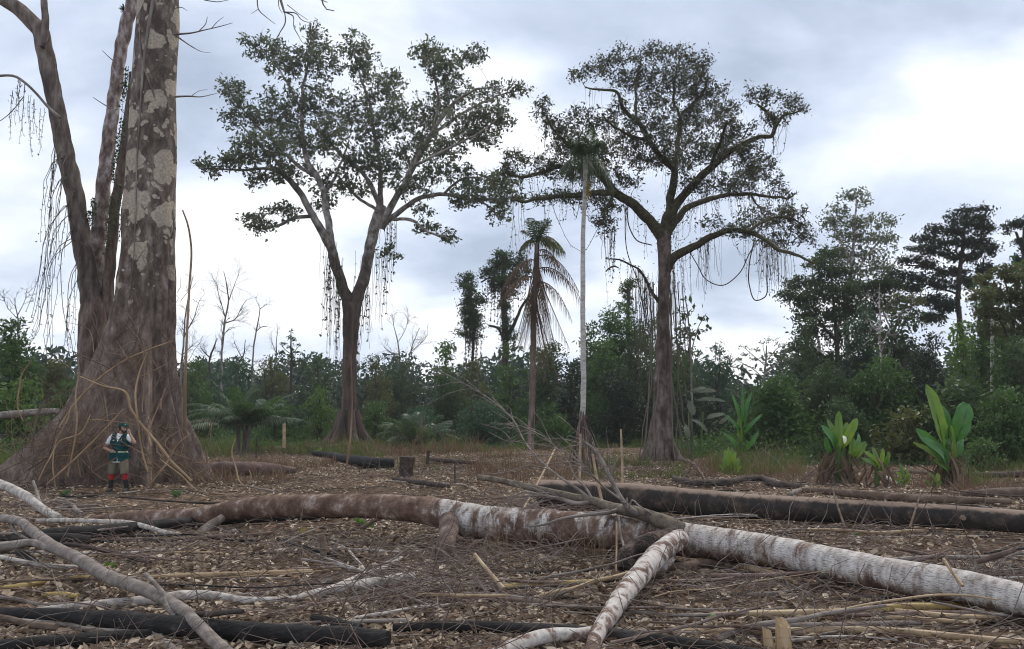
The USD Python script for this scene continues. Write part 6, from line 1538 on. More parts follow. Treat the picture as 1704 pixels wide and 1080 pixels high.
def build_lianas():
    rng = np.random.default_rng(81)
    Y = 21.0
    main = [
        ('long straw coloured cane leaning across the giant trunk from lower left', [(98, 712, 2.8), (128, 668, 2.6), (158, 637, 2.4), (208, 600, 2.2), (248, 582, 1.8), (288, 567, 1.4)], -1.2),
        ('thick straw coloured liana bent at a knot right of the person', [(133, 627, 1.6), (170, 642, 2.0), (212, 656, 2.6), (216, 675, 2.8), (226, 694, 3), (262, 738, 3.2), (292, 775, 3.2), (318, 800, 2.6)], -2.2),
        ('straight straw stem dropping past the person', [(244, 587, 1.6), (231, 625, 1.8), (226, 655, 2), (229, 700, 2.2), (236, 745, 2), (246, 785, 1.8)], -2.6),
        ('straw stem forking up to the right of the person', [(252, 742, 2), (247, 722, 1.8), (256, 695, 1.6), (268, 668, 1.4), (276, 646, 1.2)], -2.3),
        ('pale stem leaning from the ground left of the person up the trunk', [(78, 806, 2.2), (110, 778, 2.4), (140, 750, 2.2), (178, 710, 1.8), (205, 680, 1.2)], -2.2),
        ('arched dry stem at the far left of the roots', [(38, 700, 1.2), (30, 680, 1.5), (32, 650, 1.6), (38, 620, 1.5), (52, 600, 1)], -1.5),
        ('dry stem rising steeply over the left buttress', [(112, 792, 1.8), (122, 750, 2), (128, 700, 2), (126, 660, 1.6), (132, 620, 1)], -2.0),
        ('curved dry stem crossing the left buttress', [(64, 800, 1.6), (84, 760, 2), (100, 735, 2), (135, 720, 1.8), (150, 690, 1.2)], -2.0),
        ('thin dry stem hooked beside the left buttress', [(92, 812, 1.4), (88, 770, 1.6), (96, 730, 1.6), (112, 700, 1.4), (118, 676, .9)], -2.0),
        ('grey dry branch lying at the right foot of the giant', [(392, 730, 1), (386, 752, 1.4), (392, 778, 1.8), (398, 800, 2), (410, 812, 2.2)], -1.5),
        ('pale crooked branch on the ground right of the giant', [(268, 765, 1), (300, 790, 1.6), (330, 818, 1.8), (360, 822, 2), (395, 820, 2), (412, 806, 1.8), (418, 790, 1.5), (414, 782, 1)], -3.4),
        ('straw stem leaning out to the right of the buttress', [(250, 806, 1.8), (275, 775, 2), (300, 735, 1.6), (318, 722, 1)], -2.6),
    ]
    for lab, pts, d in main:
        P, R = limb3(pts, Y + d * .6, 0)
        for i in range(len(P)):
            P[i, 2] = max(P[i, 2], float(terrain(P[i, 0], P[i, 1])) + .02)
        P, R, _ = resample(P, R * .72, .08); mb = MB(); tube(mb, P, R, 7, .1, 4, wob=.03)
        solo('dry_liana', mb, M['liana_straw'], lab, 'liana', base=P[0])
    # the tangle of thinner stems over the roots
    mb = MB()
    dk = MB()
    for k in range(260):
        side = rng.random()
        if side < .40:
            u0, v0 = rng.uniform(30, 165), rng.uniform(745, 812)
            u1, v1 = u0 + rng.uniform(-45, 120), rng.uniform(600, 770)
        elif side < .58:
            u0, v0 = rng.uniform(20, 150), rng.uniform(690, 790)
            u1, v1 = u0 + rng.uniform(-90, 120), v0 + rng.uniform(-40, 40)
        elif side < .86:
            u0, v0 = rng.uniform(250, 350), rng.uniform(770, 812)
            u1, v1 = u0 + rng.uniform(-70, 30), rng.uniform(700, 785)
        else:
            u0, v0 = rng.uniform(150, 285), rng.uniform(560, 720)
            u1, v1 = u0 + rng.uniform(-60, 60), v0 + rng.uniform(-110, 60)
        Ya = 20.5 + rng.uniform(-.7, .6)
        a = at(u0, v0, Ya); a[2] = max(a[2], float(terrain(a[0], a[1])) + .01) if v0 > 750 else a[2]
        b = at(u1, v1, Ya + rng.uniform(0, .8))
        m = (a + b) / 2 + rng.normal(size=3) * [.45, .3, .38] + [0, 0, .12]
        P, R, _ = resample([a, m, b], [.010, .008, .004], .15); R = R * rng.uniform(.4, 1.5)
        tube(mb if rng.random() < .6 else dk, P, R, 4, wob=.07, seed=k, cap=False)
    for k in range(40):      # stems lying against the bark higher up
        u0, v0 = rng.uniform(190, 285), rng.uniform(420, 640); x = at(u0, v0, 22.5)
        pts = []
        dx, dz = rng.normal() * .35, rng.uniform(.3, 1.1)
        for f in np.linspace(0, 1, 6):
            X, Z = x[0] + dx * f + rng.normal() * .03, x[2] + dz * f
            pts.append([X, giant_front(X, Z, .03), Z])
        tube(mb, np.array(pts), np.linspace(.009, .005, 6), 4, cap=False)
    solo('vine_tangle', mb, M['vine_dry'], 'tangle of thin straw coloured vines over the giant tree roots', 'vines', kind='stuff')
    solo('vine_tangle', dk, M['wood_brown'], 'tangle of thin dark brown vines over the giant tree roots', 'vines', kind='stuff')


build_lianas()
# ------------------------------------------------------------------ broad leaved plants
def blade(mb, base, tip, width, rng, bend=.12, curl=.25, normal=None, n=12, tear=0.0, stalk=.0):
    """One big leaf blade with a raised midrib from base to tip; stalk = bare share of its length."""
    base, tip = np.asarray(base, float), np.asarray(tip, float)
    L = np.linalg.norm(tip - base); d = (tip - base) / L
    nn = np.array([0, -1.0, .25]) if normal is None else np.asarray(normal, float)
    side = unit(np.cross(d, nn)); nn = np.cross(side, d)
    f = np.linspace(0, 1, n)
    C = base + d * (L * f)[:, None] + nn * (bend * L * (np.sin(f * math.pi) - .5 * f ** 2))[:, None]
    g = np.clip((f - stalk) / (1 - stalk), 0, 1)
    w = width * .5 * np.minimum(1, (g / .3) ** .7) * np.sqrt(np.clip(1 - np.clip((g - .5) / .5, 0, 1) ** 2.6, 0, 1)) * (g > 0) + .004
    w[-1] = width * .08
    wl, wr = w * (1 - tear * rng.random(n)), w * (1 - tear * rng.random(n))
    rows = [C - side * wl[:, None] + nn * (curl * wl)[:, None], C - side * (wl * .5)[:, None] + nn * (curl * .25 * wl)[:, None], C, C + side * (wr * .5)[:, None] + nn * (curl * .25 * wr)[:, None], C + side * wr[:, None] + nn * (curl * wr)[:, None]]
    wave = (rng.random((5, n)) - .5) * width * .13
    V = np.stack(rows, 1) + nn * wave.T[..., None]
    i, j = np.meshgrid(np.arange(n - 1), np.arange(4), indexing='ij')
    q = np.stack([i * 5 + j, i * 5 + j + 1, (i + 1) * 5 + j + 1, (i + 1) * 5 + j], -1).reshape(-1, 4)
    du = np.gradient(V, axis=0); dv = np.gradient(V, axis=1); N = unit(np.cross(dv, du))
    mb.add(V.reshape(-1, 3), q, N.reshape(-1, 3), np.full((n * 5, 2), rng.random()))
    tube(mb, C - nn * .004, np.linspace(.02, .004, n) * max(.5, min(1.4, width / .4)), 5, cap=False)


def broad_plant(name, label, Y, blades, stems, seed, dead=0, group=None, cat='plant'):
    """blades: (u0, v0, u1, v1, width px, leaf, depth0, depth1, bend); stems: limb pixel paths"""
    rng = np.random.default_rng(seed); s = Y / FPX
    b = on_ground(at(stems[0][0][0], 800, Y)[0], Y)
    t = Thing(name, label, cat, b, group)
    zoff = 0
    for pts in stems:
        P, R = limb3(pts, Y, 0); P[0, 2] = min(P[0, 2], b[2] - .03); P, R, _ = resample(P, R, .08); m = MB(); tube(m, P, R, 9, .1, 5)
        t.part('stem', m, M['leaf_banana'])
    for (u0, v0, u1, v1, w, leaf, d0, d1, bend) in blades:
        m = MB(); blade(m, at(u0, v0, Y + d0), at(u1, v1, Y + d1), w * s * .88, rng, bend, rng.uniform(.15, .45), np.array([rng.normal() * .35, -1, .3]), 12, .14 if w < 22 else .22, .08)
        t.part('leaf', m, M[leaf])
    if dead:
        for k in range(dead):
            a = rng.uniform(0, 2 * math.pi); L = rng.uniform(.5, 1.25); r0 = rng.uniform(.05, .45)
            r0 *= .7; p0 = b + [math.cos(a) * r0, math.sin(a) * r0, rng.uniform(.15, .95)]; a2 = a + rng.normal() * .9
            m = MB(); blade(m, p0, p0 + np.array([math.cos(a2) * L * .4, math.sin(a2) * L * .4, -min(p0[2] - b[2] + .03, L * rng.uniform(.4, .9))]), rng.uniform(.03, .11), rng, rng.uniform(-.05, .12), .6, [rng.normal() * .5, rng.normal() * .5, 1.0], 7, .4)
            t.part('dead_leaf', m, M['frond_dead'])
        for k in range(max(4, dead // 2)):
            a = rng.uniform(0, 2 * math.pi); r0 = rng.uniform(.05, .5)
            p0 = b + [math.cos(a) * r0, math.sin(a) * r0, -.05]
            m = MB(); tube(m, [p0, p0 + [rng.normal() * .1, rng.normal() * .1, .35], p0 + np.array([rng.normal() * .25, rng.normal() * .2, rng.uniform(.5, .95)])], [.032, .024, .010], 7, .2, 6)
            t.part('dead_stalk', m, M['wood_brown'])
    return t


BA, BD, YG = 'leaf_banana', 'leaf_banana_dark', 'leaf_young'
broad_plant('banana_plant', 'large banana plant with tall upright leaves at the right of the clearing', 21.0,
            [(1570, 752, 1543, 640, 27, BA, 0, -.2, .06), (1578, 745, 1567, 672, 20, BD, .2, .1, .1), (1586, 742, 1613, 672, 30, BD, .1, -.1, .14), (1590, 735, 1604, 668, 22, BD, .3, .35, .1), (1581, 785, 1584, 708, 14, YG, -.1, -.25, .05), (1573, 765, 1568, 706, 22, BD, .1, .2, .1),
             (1575, 770, 1529, 716, 24, BD, -.1, -.45, .2), (1572, 780, 1538, 727, 20, BD, -.2, -.6, .25), (1568, 790, 1526, 735, 14, YG, -.1, -.4, .2), (1578, 790, 1556, 765, 12, BA, -.2, -.5, .2), (1584, 770, 1600, 722, 14, BD, .2, .4, .15)],
            [[(1578, 818, 9), (1580, 790, 7.5), (1580, 762, 6), (1579, 740, 4)], [(1586, 815, 5), (1588, 780, 4.5), (1590, 740, 3)], [(1570, 815, 5), (1568, 785, 4.5), (1570, 755, 3)]], 401, 40)
broad_plant('banana_plant', 'banana clump with bright leaves and a white flower over dead brown stalks', 22.0,
            [(1394, 765, 1396, 684, 16, BA, 0, -.1, .05), (1390, 750, 1370, 708, 16, BD, 0, -.3, .18), (1388, 748, 1378, 696, 13, BA, .1, .2, .1), (1400, 750, 1426, 696, 17, YG, 0, -.2, .15), (1398, 758, 1410, 702, 14, BA, .1, .2, .1), (1416, 765, 1419, 728, 15, BA, -.1, -.2, .1), (1422, 765, 1440, 735, 15, BA, 0, -.2, .15), (1384, 755, 1373, 728, 11, BD, 0, -.2, .2), (1405, 760, 1432, 722, 11, BD, .2, .3, .2)],
            [[(1396, 812, 7), (1395, 780, 5.5), (1395, 740, 4)], [(1412, 810, 6), (1414, 780, 4.5), (1416, 750, 3)], [(1404, 812, 5), (1402, 780, 4), (1402, 745, 2.5)]], 402, 44)
m = MB(); blade(m, at(1403, 725, 21.7), at(1406, 738, 21.6), .09, RNG, .2, .4); 
solo('white_flower', m, M['petal_white'], 'small white drooping flower on the left banana clump', 'flower', base=at(1403, 722, 21.7))
broad_plant('banana_plant', 'small banana shoot with lime leaves right of the left clump', 21.0,
            [(1458, 782, 1441, 750, 11, YG, 0, -.2, .2), (1458, 780, 1453, 744, 10, BA, 0, .1, .1), (1460, 780, 1470, 746, 9, YG, 0, -.1, .1), (1461, 782, 1481, 752, 10, BA, 0, -.2, .2), (1458, 784, 1437, 762, 10, BA, 0, -.3, .2), (1460, 784, 1478, 766, 8, BA, 0, -.3, .2)],
            [[(1460, 818, 4.5), (1459, 800, 4), (1459, 775, 2.5)]], 403, 14)
broad_plant('sapling', 'small bright green sprout between the two banana plants', 20.5, [(1502, 800, 1499, 772, 7, BA, 0, 0, .1), (1502, 800, 1510, 778, 8, BA, 0, -.1, .2), (1502, 802, 1492, 785, 8, YG, 0, -.1, .2), (1503, 804, 1514, 792, 8, BA, 0, -.2, .2), (1502, 806, 1490, 797, 8, BA, 0, -.2, .2)], [[(1502, 822, 1.6), (1502, 800, 1.2)]], 404)
broad_plant('sapling', 'small green sprout at the left foot of the large banana', 20.0, [(1552, 806, 1546, 786, 10, BA, 0, -.1, .2), (1552, 806, 1562, 788, 10, YG, 0, -.1, .2), (1552, 810, 1542, 800, 9, BA, 0, -.2, .2), (1552, 810, 1566, 802, 9, BA, 0, -.2, .2)], [[(1552, 824, 1.6), (1552, 806, 1.2)]], 405)
fern = [(1215, 788, 1215 + d, 788 - h, 9, YG if i % 3 else BA, 0, q, .12) for i, (d, h, q) in enumerate(((-14, 26, -.1), (-9, 40, .2), (-3, 44, -.2), (4, 42, .2), (9, 36, -.2), (15, 26, .1), (-18, 14, -.3), (18, 12, -.3), (0, 30, -.4)))]
broad_plant('sapling', 'bright lime green upright plant in front of the gap in the trees', 27.0, fern, [[(1215, 792, 2), (1215, 776, 1.5)]], 406)
broad_plant('tall_leaf_plant', 'tall bright leaved plant standing before the gap in the trees', 37.0,
            [(1233, 720, 1236, 642, 6, BD, 0, -.1, .06), (1231, 715, 1219, 655, 7, BD, 0, -.3, .12), (1235, 715, 1250, 652, 7, BD, 0, .3, .1), (1230, 725, 1208, 690, 7, BD, 0, -.5, .3), (1237, 725, 1266, 690, 7, BD, 0, -.5, .3), (1234, 722, 1242, 668, 5, BD, 0, -.1, .06), (1234, 740, 1230, 690, 9, YG, -.2, -.4, .1), (1236, 750, 1262, 720, 9, BD, 0, -.6, .25), (1226, 750, 1206, 720, 8, BD, 0, -.4, .25)],
            [[(1233, 775, 3.4), (1233, 745, 2.8), (1234, 700, 2)], [(1227, 772, 2.6), (1227, 735, 1.8)]], 407)
broad_plant('grey_leaf_plant', 'plant with long arching pale grey leaves and one hanging pale blade', 36.0,
            [(1150, 740, 1146, 668, 3, 'leaf_grey', 0, 0, .05), (1146, 666, 1155, 690, 13, 'leaf_grey', -.1, -.4, .1), (1156, 668, 1206, 666, 7, 'leaf_grey', 0, -.6, .25), (1150, 652, 1192, 650, 9, 'leaf_grey', .2, 0, .1), (1174, 698, 1204, 688, 8, 'leaf_grey', 0, -.4, .35), (1196, 706, 1212, 694, 7, 'leaf_grey', 0, -.3, .3), (1146, 698, 1178, 718, 7, 'leaf_grey', 0, -.4, .3), (1148, 652, 1174, 644, 6, 'leaf_grey', 0, 0, .2), (1140, 705, 1146, 730, 11, 'leaf_grey', 0, -.3, .2)],
            [[(1152, 768, 2.4), (1150, 720, 2), (1148, 668, 1.4)], [(1165, 768, 2.2), (1168, 720, 1.8), (1170, 685, 1.4)]], 408)
SPROUTS = [(1424, 888, 'leaf_young', 'yellow green leaf sprout before the burnt log', 13.0), (1187, 1036, 'leaf_young', 'single lime leaf standing right of the white limb', 6.9), (600, 868, 'leaf_banana', 'small green sprout under the arched fallen tree', 11.6), (615, 876, 'leaf_banana', 'tiny green sprout right under the fallen tree arch', 11.2), (506, 890, 'leaf_yellow', 'yellow fallen leaf left of the upright brown stake', 11.6),
           (468, 938, 'frond_dead', 'orange brown curled leaf left of the brown stake', 9.6), (822, 1005, 'leaf_young', 'pale yellow leaf among red twigs left of the limb', 7.4), (107, 822, 'leaf_mid', 'low green weed near the person', 18.5), (295, 822, 'leaf_mid', 'low green weed right of the person', 18.0), (525, 752, 'leaf_young', 'tiny yellow sprout by the pale leaning branch', 29), (185, 941, 'leaf_young', 'tiny green sprout by the curved grey branch', 8.5)]
for i, (u, v, lf, lab, Y) in enumerate(SPROUTS):
    p, _ = ground(u, v + 6, r=0); s = p[1] / FPX; m = MB(); rng = np.random.default_rng(500 + i)
    n = 1 if i in (1, 4, 5, 6) else 6
    for k in range(n):
        a = k * 2.4 + 1; h = (18 if i == 1 else 10) * s if n == 1 else rng.uniform(6, 13) * s
        if i in (4, 5):
            blade(m, p + [-.09, 0, .06], p + [.09, .02, .08], .12, rng, .1, .7, [0, -.6, 1])
        else:
            blade(m, p + [0, 0, .01], p + [math.cos(a) * h * (.25 if n == 1 else .8), math.sin(a) * h * .6, h], (9 if i == 1 else 6) * s, rng, .15, .3)
    solo('green_sprout' if i not in (4, 5) else 'fallen_leaf', m, M[lf], lab, 'sprout' if i not in (4, 5) else 'leaf', base=p)


# ------------------------------------------------------------------ sticks that lie about, brush, grass and litter
def scatter_sticks():
    rng = np.random.default_rng(91)
    mats = ['wood_grey', 'wood_brown', 'wood_dark', 'twig_red', 'wood_grey', 'bamboo_dry', 'charred', 'wood_white']
    for k in range(265):
        y = math.exp(rng.uniform(math.log(6.3), math.log(22))); x = rng.uniform(-.68, .68) * y
        L = rng.uniform(.6, 3.0) * rng.uniform(.6, 1.2); a = rng.normal() * .36 + (math.pi if rng.random() < .5 else 0)
        r = rng.uniform(.006, .014) if rng.random() < .55 else rng.uniform(.014, .034)
        d = np.array([math.cos(a), math.sin(a)])
        f = np.linspace(-.5, .5, 7)
        xy = np.array([x, y]) + d * (L * f)[:, None] + np.array([-d[1], d[0]]) * (np.sin(f * 5 + k) * .05 * L * rng.normal())[:, None] + rng.normal(size=(7, 2)) * .012 * L
        z = terrain(xy[:, 0], xy[:, 1]) + r + rng.uniform(0, .05) + np.linspace(0, rng.uniform(0, .25) * (rng.random() < .4), 7)
        P, R, _ = resample(np.c_[xy, z], np.linspace(r, r * .5, 7), .08)
        kind = mats[rng.integers(len(mats))]
        mb = MB(); tube(mb, P, R, 6, .15, 9, seed=k)
        STICKS.append((nm_of(kind), kind, mb, P, L, r))
    label_sticks()


STICKS = []
nm_of = lambda kind: {'charred': 'burnt_stick', 'bamboo_dry': 'dry_cane'}.get(kind, 'dry_stick')
MARKS = [('the thickest black pole', [(60, 1024), (250, 1040), (450, 1055), (620, 1070)]), ('the curved grey branch', [(60, 888), (140, 935), (230, 978), (310, 1025), (360, 1070)]), ('the white barked branch', [(130, 1008), (300, 992), (480, 997), (640, 970)]),
         ('the white forked limb', [(1100, 920), (1060, 965), (1020, 1015), (990, 1065)]), ('the side limb of the fork', [(930, 1056), (860, 1075)]), ('the white trunk at right', [(1300, 925), (1454, 952), (1600, 976), (1690, 998)]),
         ('the streaked trunk middle', [(800, 868), (900, 876), (1000, 884)]), ('the brown trunk arch', [(450, 845), (562, 841), (650, 846)]), ('the thin trunk end', [(150, 870), (250, 864), (328, 860)]), ('the hanging stub', [(740, 930)]),
         ('the long burnt log', [(950, 826), (1100, 832), (1240, 843), (1400, 852), (1560, 860), (1690, 868)]), ('the person', [(194, 815)]), ('the buttress roots', [(60, 790), (290, 790)]), ('the mauve log', [(400, 782)]), ('the square stump', [(676, 785)]), ('the short burnt log', [(590, 768)]),
         ('the stilt roots', [(970, 785)]), ('the gnarled tree foot', [(1098, 765)]), ('the left banana clump', [(1396, 800)]), ('the large banana plant', [(1578, 810)]), ('the broken stump', [(1294, 1065)]), ('the lower long tan cane', [(1180, 1050), (1400, 1049), (1600, 1060)]), ('the cane heap', [(1540, 1012), (1640, 1016)]),
         ('the yellow cane', [(910, 972)]), ('the brown stake', [(538, 930)]), ('the pale slanting branch', [(45, 827)]), ('the bare mossy branches', [(900, 815), (960, 790)])]


def label_sticks():
    tone = {'wood_grey': 'grey', 'wood_brown': 'brown', 'wood_dark': 'dark brown', 'twig_red': 'reddish', 'bamboo_dry': 'tan', 'charred': 'black', 'wood_white': 'whitish'}
    used = {}
    for nm, kind, mb, P, L, r in sorted(STICKS, key=lambda q: q[3][len(q[3]) // 2][1]):
        c = P[len(P) // 2] - EYE
        fwd = c[1] * CP + c[2] * SP; u, v = 852 + FPX * c[0] / fwd, 540 - FPX * (-c[1] * SP + c[2] * CP) / fwd
        opts = []
        for name, pts in MARKS:
            q = min(pts, key=lambda q: (q[0] - u) ** 2 + 4 * (q[1] - v) ** 2)
            opts.append(((q[0] - u) ** 2 + 4 * (q[1] - v) ** 2, name, 'left of' if u < q[0] - 3 * abs(v - q[1]) else 'right of' if u > q[0] + 3 * abs(v - q[1]) else 'in front of' if v > q[1] else 'behind'))
        opts.sort()
        noun = {'burnt_stick': 'burnt stick', 'dry_cane': 'dry cane', 'dry_stick': 'dry stick'}[nm]
        size = ('short' if L < 1.1 else 'long' if L > 2.0 else 'medium') + (' thick' if r > .02 else ' thin')
        words = [f'{size} {tone[kind]} {noun} lying {o[2]} {o[1]}' for o in opts[:2]] + [f'{size} {tone[kind]} {noun} lying {opts[0][2]} {opts[0][1]}, {opts[1][2]} {opts[1][1]}'] + [f'{size} {tone[kind]} {noun} nearest {opts[0][1]} but {opts[2][2]} {opts[2][1]}']
        lab = next((w for w in words if w not in used and len(w.split()) <= 16), words[0])
        used[lab] = 1
        solo(nm, mb, M[kind], lab, 'stick', {'burnt_stick': 'burnt sticks on the litter', 'dry_cane': 'loose canes on the litter', 'dry_stick': 'dry sticks on the litter'}[nm], base=P[3])


scatter_sticks()


def build_twigs():
    rng = np.random.default_rng(92)
    a, b, c = MB(), MB(), MB()
    # fine twigs strewn everywhere
    for k in range(6500):
        y = math.exp(rng.uniform(math.log(4.8), math.log(38))); x = rng.uniform(-.78, .78) * (y + 1)
        L = rng.uniform(.15, .9) * (1 + y / 30); r = rng.uniform(.0018, .0055) * (1 + y / 30)
        an = rng.normal() * .6 + (math.pi if rng.random() < .5 else 0); el = abs(rng.normal()) * .12 + (rng.random() < .14) * rng.uniform(.2, 1.1)
        d = np.array([math.cos(an) * math.cos(el), math.sin(an) * math.cos(el), math.sin(el)])
        p = np.array([x, y, float(terrain(x, y)) + rng.uniform(0, .05)])
        P = p + d * (L * np.linspace(0, 1, 4))[:, None]; P[1:3] += rng.normal(size=(2, 3)) * .05 * L
        tube((a, b, c)[rng.integers(3)], P, np.linspace(r, r * .5, 4), 3, cap=False)
    # brush heaps of bent reddish twigs
    for (u, v, w, n, h) in [(700, 990, 130, 150, .30), (640, 1010, 110, 90, .25), (820, 940, 80, 70, .3), (880, 860, 70, 70, .35), (870, 845, 60, 60, .35), (1640, 985, 70, 60, .45), (1560, 990, 60, 30, .3), (1500, 1040, 120, 50, .2), (560, 925, 70, 60, .3), (120, 950, 120, 60, .25), (1420, 905, 90, 40, .3), (1330, 985, 80, 40, .25), (400, 905, 90, 50, .25), (60, 850, 60, 40, .3), (260, 930, 80, 40, .3), (470, 1000, 60, 40, .2), (960, 930, 50, 40, .4), (1210, 990, 80, 40, .2), (740, 930, 60, 50, .35), (880, 1010, 50, 40, .3)]:
        for _ in range(n):
            p, _r = ground(u + rng.normal() * w * .5, min(1080, v + rng.normal() * w * .14), r=0)
            s = p[1] / FPX; L = rng.uniform(40, 130) * s; an = rng.normal() * .7 + (math.pi if rng.random() < .5 else 0)
            f = np.linspace(0, 1, 6); rise = rng.uniform(.1, 1) * h
            P = p + np.stack([math.cos(an) * L * f, math.sin(an) * L * f * .7, rise * np.sin(f * math.pi * rng.uniform(.5, 1.05))], 1); P[1:] += rng.normal(size=(5, 3)) * .015
            P[:, 2] = np.maximum(P[:, 2], terrain(P[:, 0], P[:, 1]) + .01)
            tube((a, c)[rng.random() < .5], P, np.linspace(1, .45, 6) * rng.uniform(.003, .0075), 4, cap=False)
    solo('twig_litter', a, M['twig_red'], 'reddish fine twigs strewn over the ground', 'twigs', kind='stuff')
    solo('twig_litter', b, M['wood_brown'], 'brown fine twigs strewn over the ground', 'twigs', kind='stuff')
    solo('twig_litter', c, M['wood_grey'], 'grey fine twigs strewn over the ground', 'twigs', kind='stuff')


build_twigs()


def build_litter():
    rng = np.random.default_rng(93)
    mb = MB()
    N = 150000
    y = np.exp(rng.uniform(math.log(4.6), math.log(48), N)); x = rng.uniform(-.8, .8, N) * (y + 1.5)
    dens = fbm(np.stack([x * .55, y * .55, x * 0], -1), 3, 77)
    keep = rng.random(N) < np.clip((dens - .30) * 3.2, .18, 1)
    x, y = x[keep], y[keep]; n = len(x)
    z = terrain(x, y) + rng.uniform(.002, .05, n)
    C = np.stack([x, y, z], -1)
    L = rng.uniform(.045, .125, n)[:, None] * (1 + y[:, None] / 80); W = L * rng.uniform(.22, .55, (n, 1))
    a = rng.uniform(0, 2 * math.pi, n); til = rng.normal(size=n) * .35
    d = np.stack([np.cos(a) * np.cos(til), np.sin(a) * np.cos(til), np.sin(til)], -1)
    nn = unit(np.stack([rng.normal(size=n) * .45, rng.normal(size=n) * .45, np.ones(n)], -1))
    s = unit(np.cross(d, nn)); nn = np.cross(s, d)
    cu = rng.uniform(.1, .55, (n, 1)); cl = rng.uniform(-.1, .35, (n, 1))
    near = y < 12
    f_ = ~near
    V = np.stack([C - d * L / 2 + nn * cl * L * .5, C - s * W / 2 + nn * cu * W, C + d * L / 2 + nn * cl * L, C + s * W / 2 + nn * cu * W], 1)[f_].reshape(-1, 3)
    k = np.arange(f_.sum())[:, None] * 4
    mb.add(V, np.vstack([k + [0, 1, 2], k + [0, 2, 3]]), None, leaf_uv(len(k), 4, rng))
    C, d, s, nn, L, W, cu, cl = (q[near] for q in (C, d, s, nn, L, W, cu, cl))
    rows = []
    for f, w in ((-.5, 0), (-.2, .9), (.15, 1.0), (.5, 0)):
        mid = C + d * L * f + nn * cl * L * (f * f * 4) * .7
        if w == 0:
            rows.append(mid)
        else:
            tw = rng.normal(size=(len(C), 1)) * .12
            rows += [mid - s * W * .5 * w + nn * (cu + tw) * W, mid, mid + s * W * .5 * w + nn * (cu - tw) * W]
    V = np.stack(rows, 1).reshape(-1, 3); k = np.arange(len(C))[:, None] * 8
    mb.add(V, np.vstack([k + q for q in ([0, 2, 1], [0, 3, 2], [1, 2, 5], [1, 5, 4], [2, 3, 6], [2, 6, 5], [4, 5, 7], [5, 6, 7])]), None, leaf_uv(len(C), 8, rng))
    solo('leaf_litter', mb, M['litter'], 'dry curled brown and grey leaves covering the clearing', 'leaves', kind='stuff')


build_litter()


def grass(mb, C, h, rng, per, w=.008, lean=.5):
    n = len(C) * per
    P = np.repeat(C, per, 0) + rng.normal(size=(n, 3)) * [.12, .12, 0]
    H = np.repeat(h, per) * rng.uniform(.4, 1.15, n)
    a = rng.uniform(0, 2 * math.pi, n); l = np.abs(rng.normal(size=n)) * lean
    d = np.stack([np.cos(a) * l, np.sin(a) * l, np.ones(n)], -1)
    b = rng.uniform(0, 2 * math.pi, n); s = np.stack([np.cos(b), np.sin(b), 0 * b], -1) * w
    m = P + d * (H * .55)[:, None]; t = P + d * H[:, None] + np.stack([np.cos(a), np.sin(a), -.5 + 0 * a], -1) * (H * .25 * l)[:, None]
    V = np.stack([P - s, P + s, m + s * .7, m - s * .7, t], 1).reshape(-1, 3)
    k = np.arange(n)[:, None] * 5
    mb.add(V, np.vstack([k + [0, 1, 2], k + [0, 2, 3], k + [3, 2, 4]]), None, leaf_uv(n, 5, rng))


def build_grass():
    rng = np.random.default_rng(94)
    def area(u0, u1, Y0, Y1, n, th=.52, sc=.25):
        Y = rng.uniform(Y0, Y1, n); x = (rng.uniform(u0, u1, n) - 852) / FPX * Y
        k = fbm(np.stack([x * sc, Y * sc, x * 0], -1), 3, 12) > th
        x, Y = x[k], Y[k]
        return np.stack([x, Y, terrain(x, Y)], -1)
    d = MB()
    for (u0, u1, Y0, Y1, n, h, w) in ((320, 1250, 30, 64, 1000, .34, .016), (480, 800, 40, 60, 350, .7, .02), (780, 960, 22, 40, 220, .5, .010), (1080, 1330, 24, 38, 360, .45, .010), (1290, 1704, 18, 30, 380, .32, .008), (-60, 120, 20, 30, 500, .5, .010), (1300, 1760, 14, 20, 400, .3, .008), (780, 1000, 9.5, 11.5, 60, .35, .004), (300, 560, 20, 32, 600, .35, .01)):
        C = area(u0, u1, Y0, Y1, n)
        if len(C):
            grass(d, C, rng.gamma(3, h / 3, len(C)), rng, 9, w, .55)
    solo('dry_grass', d, M['grass_dry'], 'dry straw coloured grass in tufts over the clearing', 'grass', kind='stuff')
    g = MB()
    for (u0, u1, Y0, Y1, n, h, w, th) in ((310, 640, 40, 66, 1300, .42, .018, .42), (640, 1250, 46, 68, 1000, .36, .018, .48), (400, 1200, 28, 44, 400, .22, .012, .50), (1180, 1330, 26, 40, 500, .4, .012, .45), (1560, 1760, 22, 32, 500, .35, .01, .42), (-60, 130, 26, 36, 900, .5, .012, .3), (950, 1130, 24, 36, 250, .3, .012, .48)):
        C = area(u0, u1, Y0, Y1, n, th)
        if len(C):
            grass(g, C, rng.gamma(3, h / 3, len(C)), rng, 9, w, .45)
    solo('green_grass', g, M['grass_green'], 'green grass along the foot of the forest edge', 'grass', kind='stuff')


build_grass()
# ------------------------------------------------------------------ the person by the giant tree
def bone(a, b, ra, rb, n=20):
    A = m3.Manifold.sphere(ra, n).translate(tuple(map(float, a))); B = m3.Manifold.sphere(rb, n).translate(tuple(map(float, b)))
    return m3.Manifold.batch_hull([A, B])


def chain(pts, n=20):
    return [bone(p[:3], q[:3], p[3], q[3], n) for p, q in zip(pts[:-1], pts[1:])]


def union(parts):
    return m3.Manifold.batch_boolean(parts, m3.OpType.Add)


def ball(c, r, s=(1, 1, 1), n=28):
    return m3.Manifold.sphere(r, n).scale(tuple(map(float, s))).translate(tuple(map(float, c)))


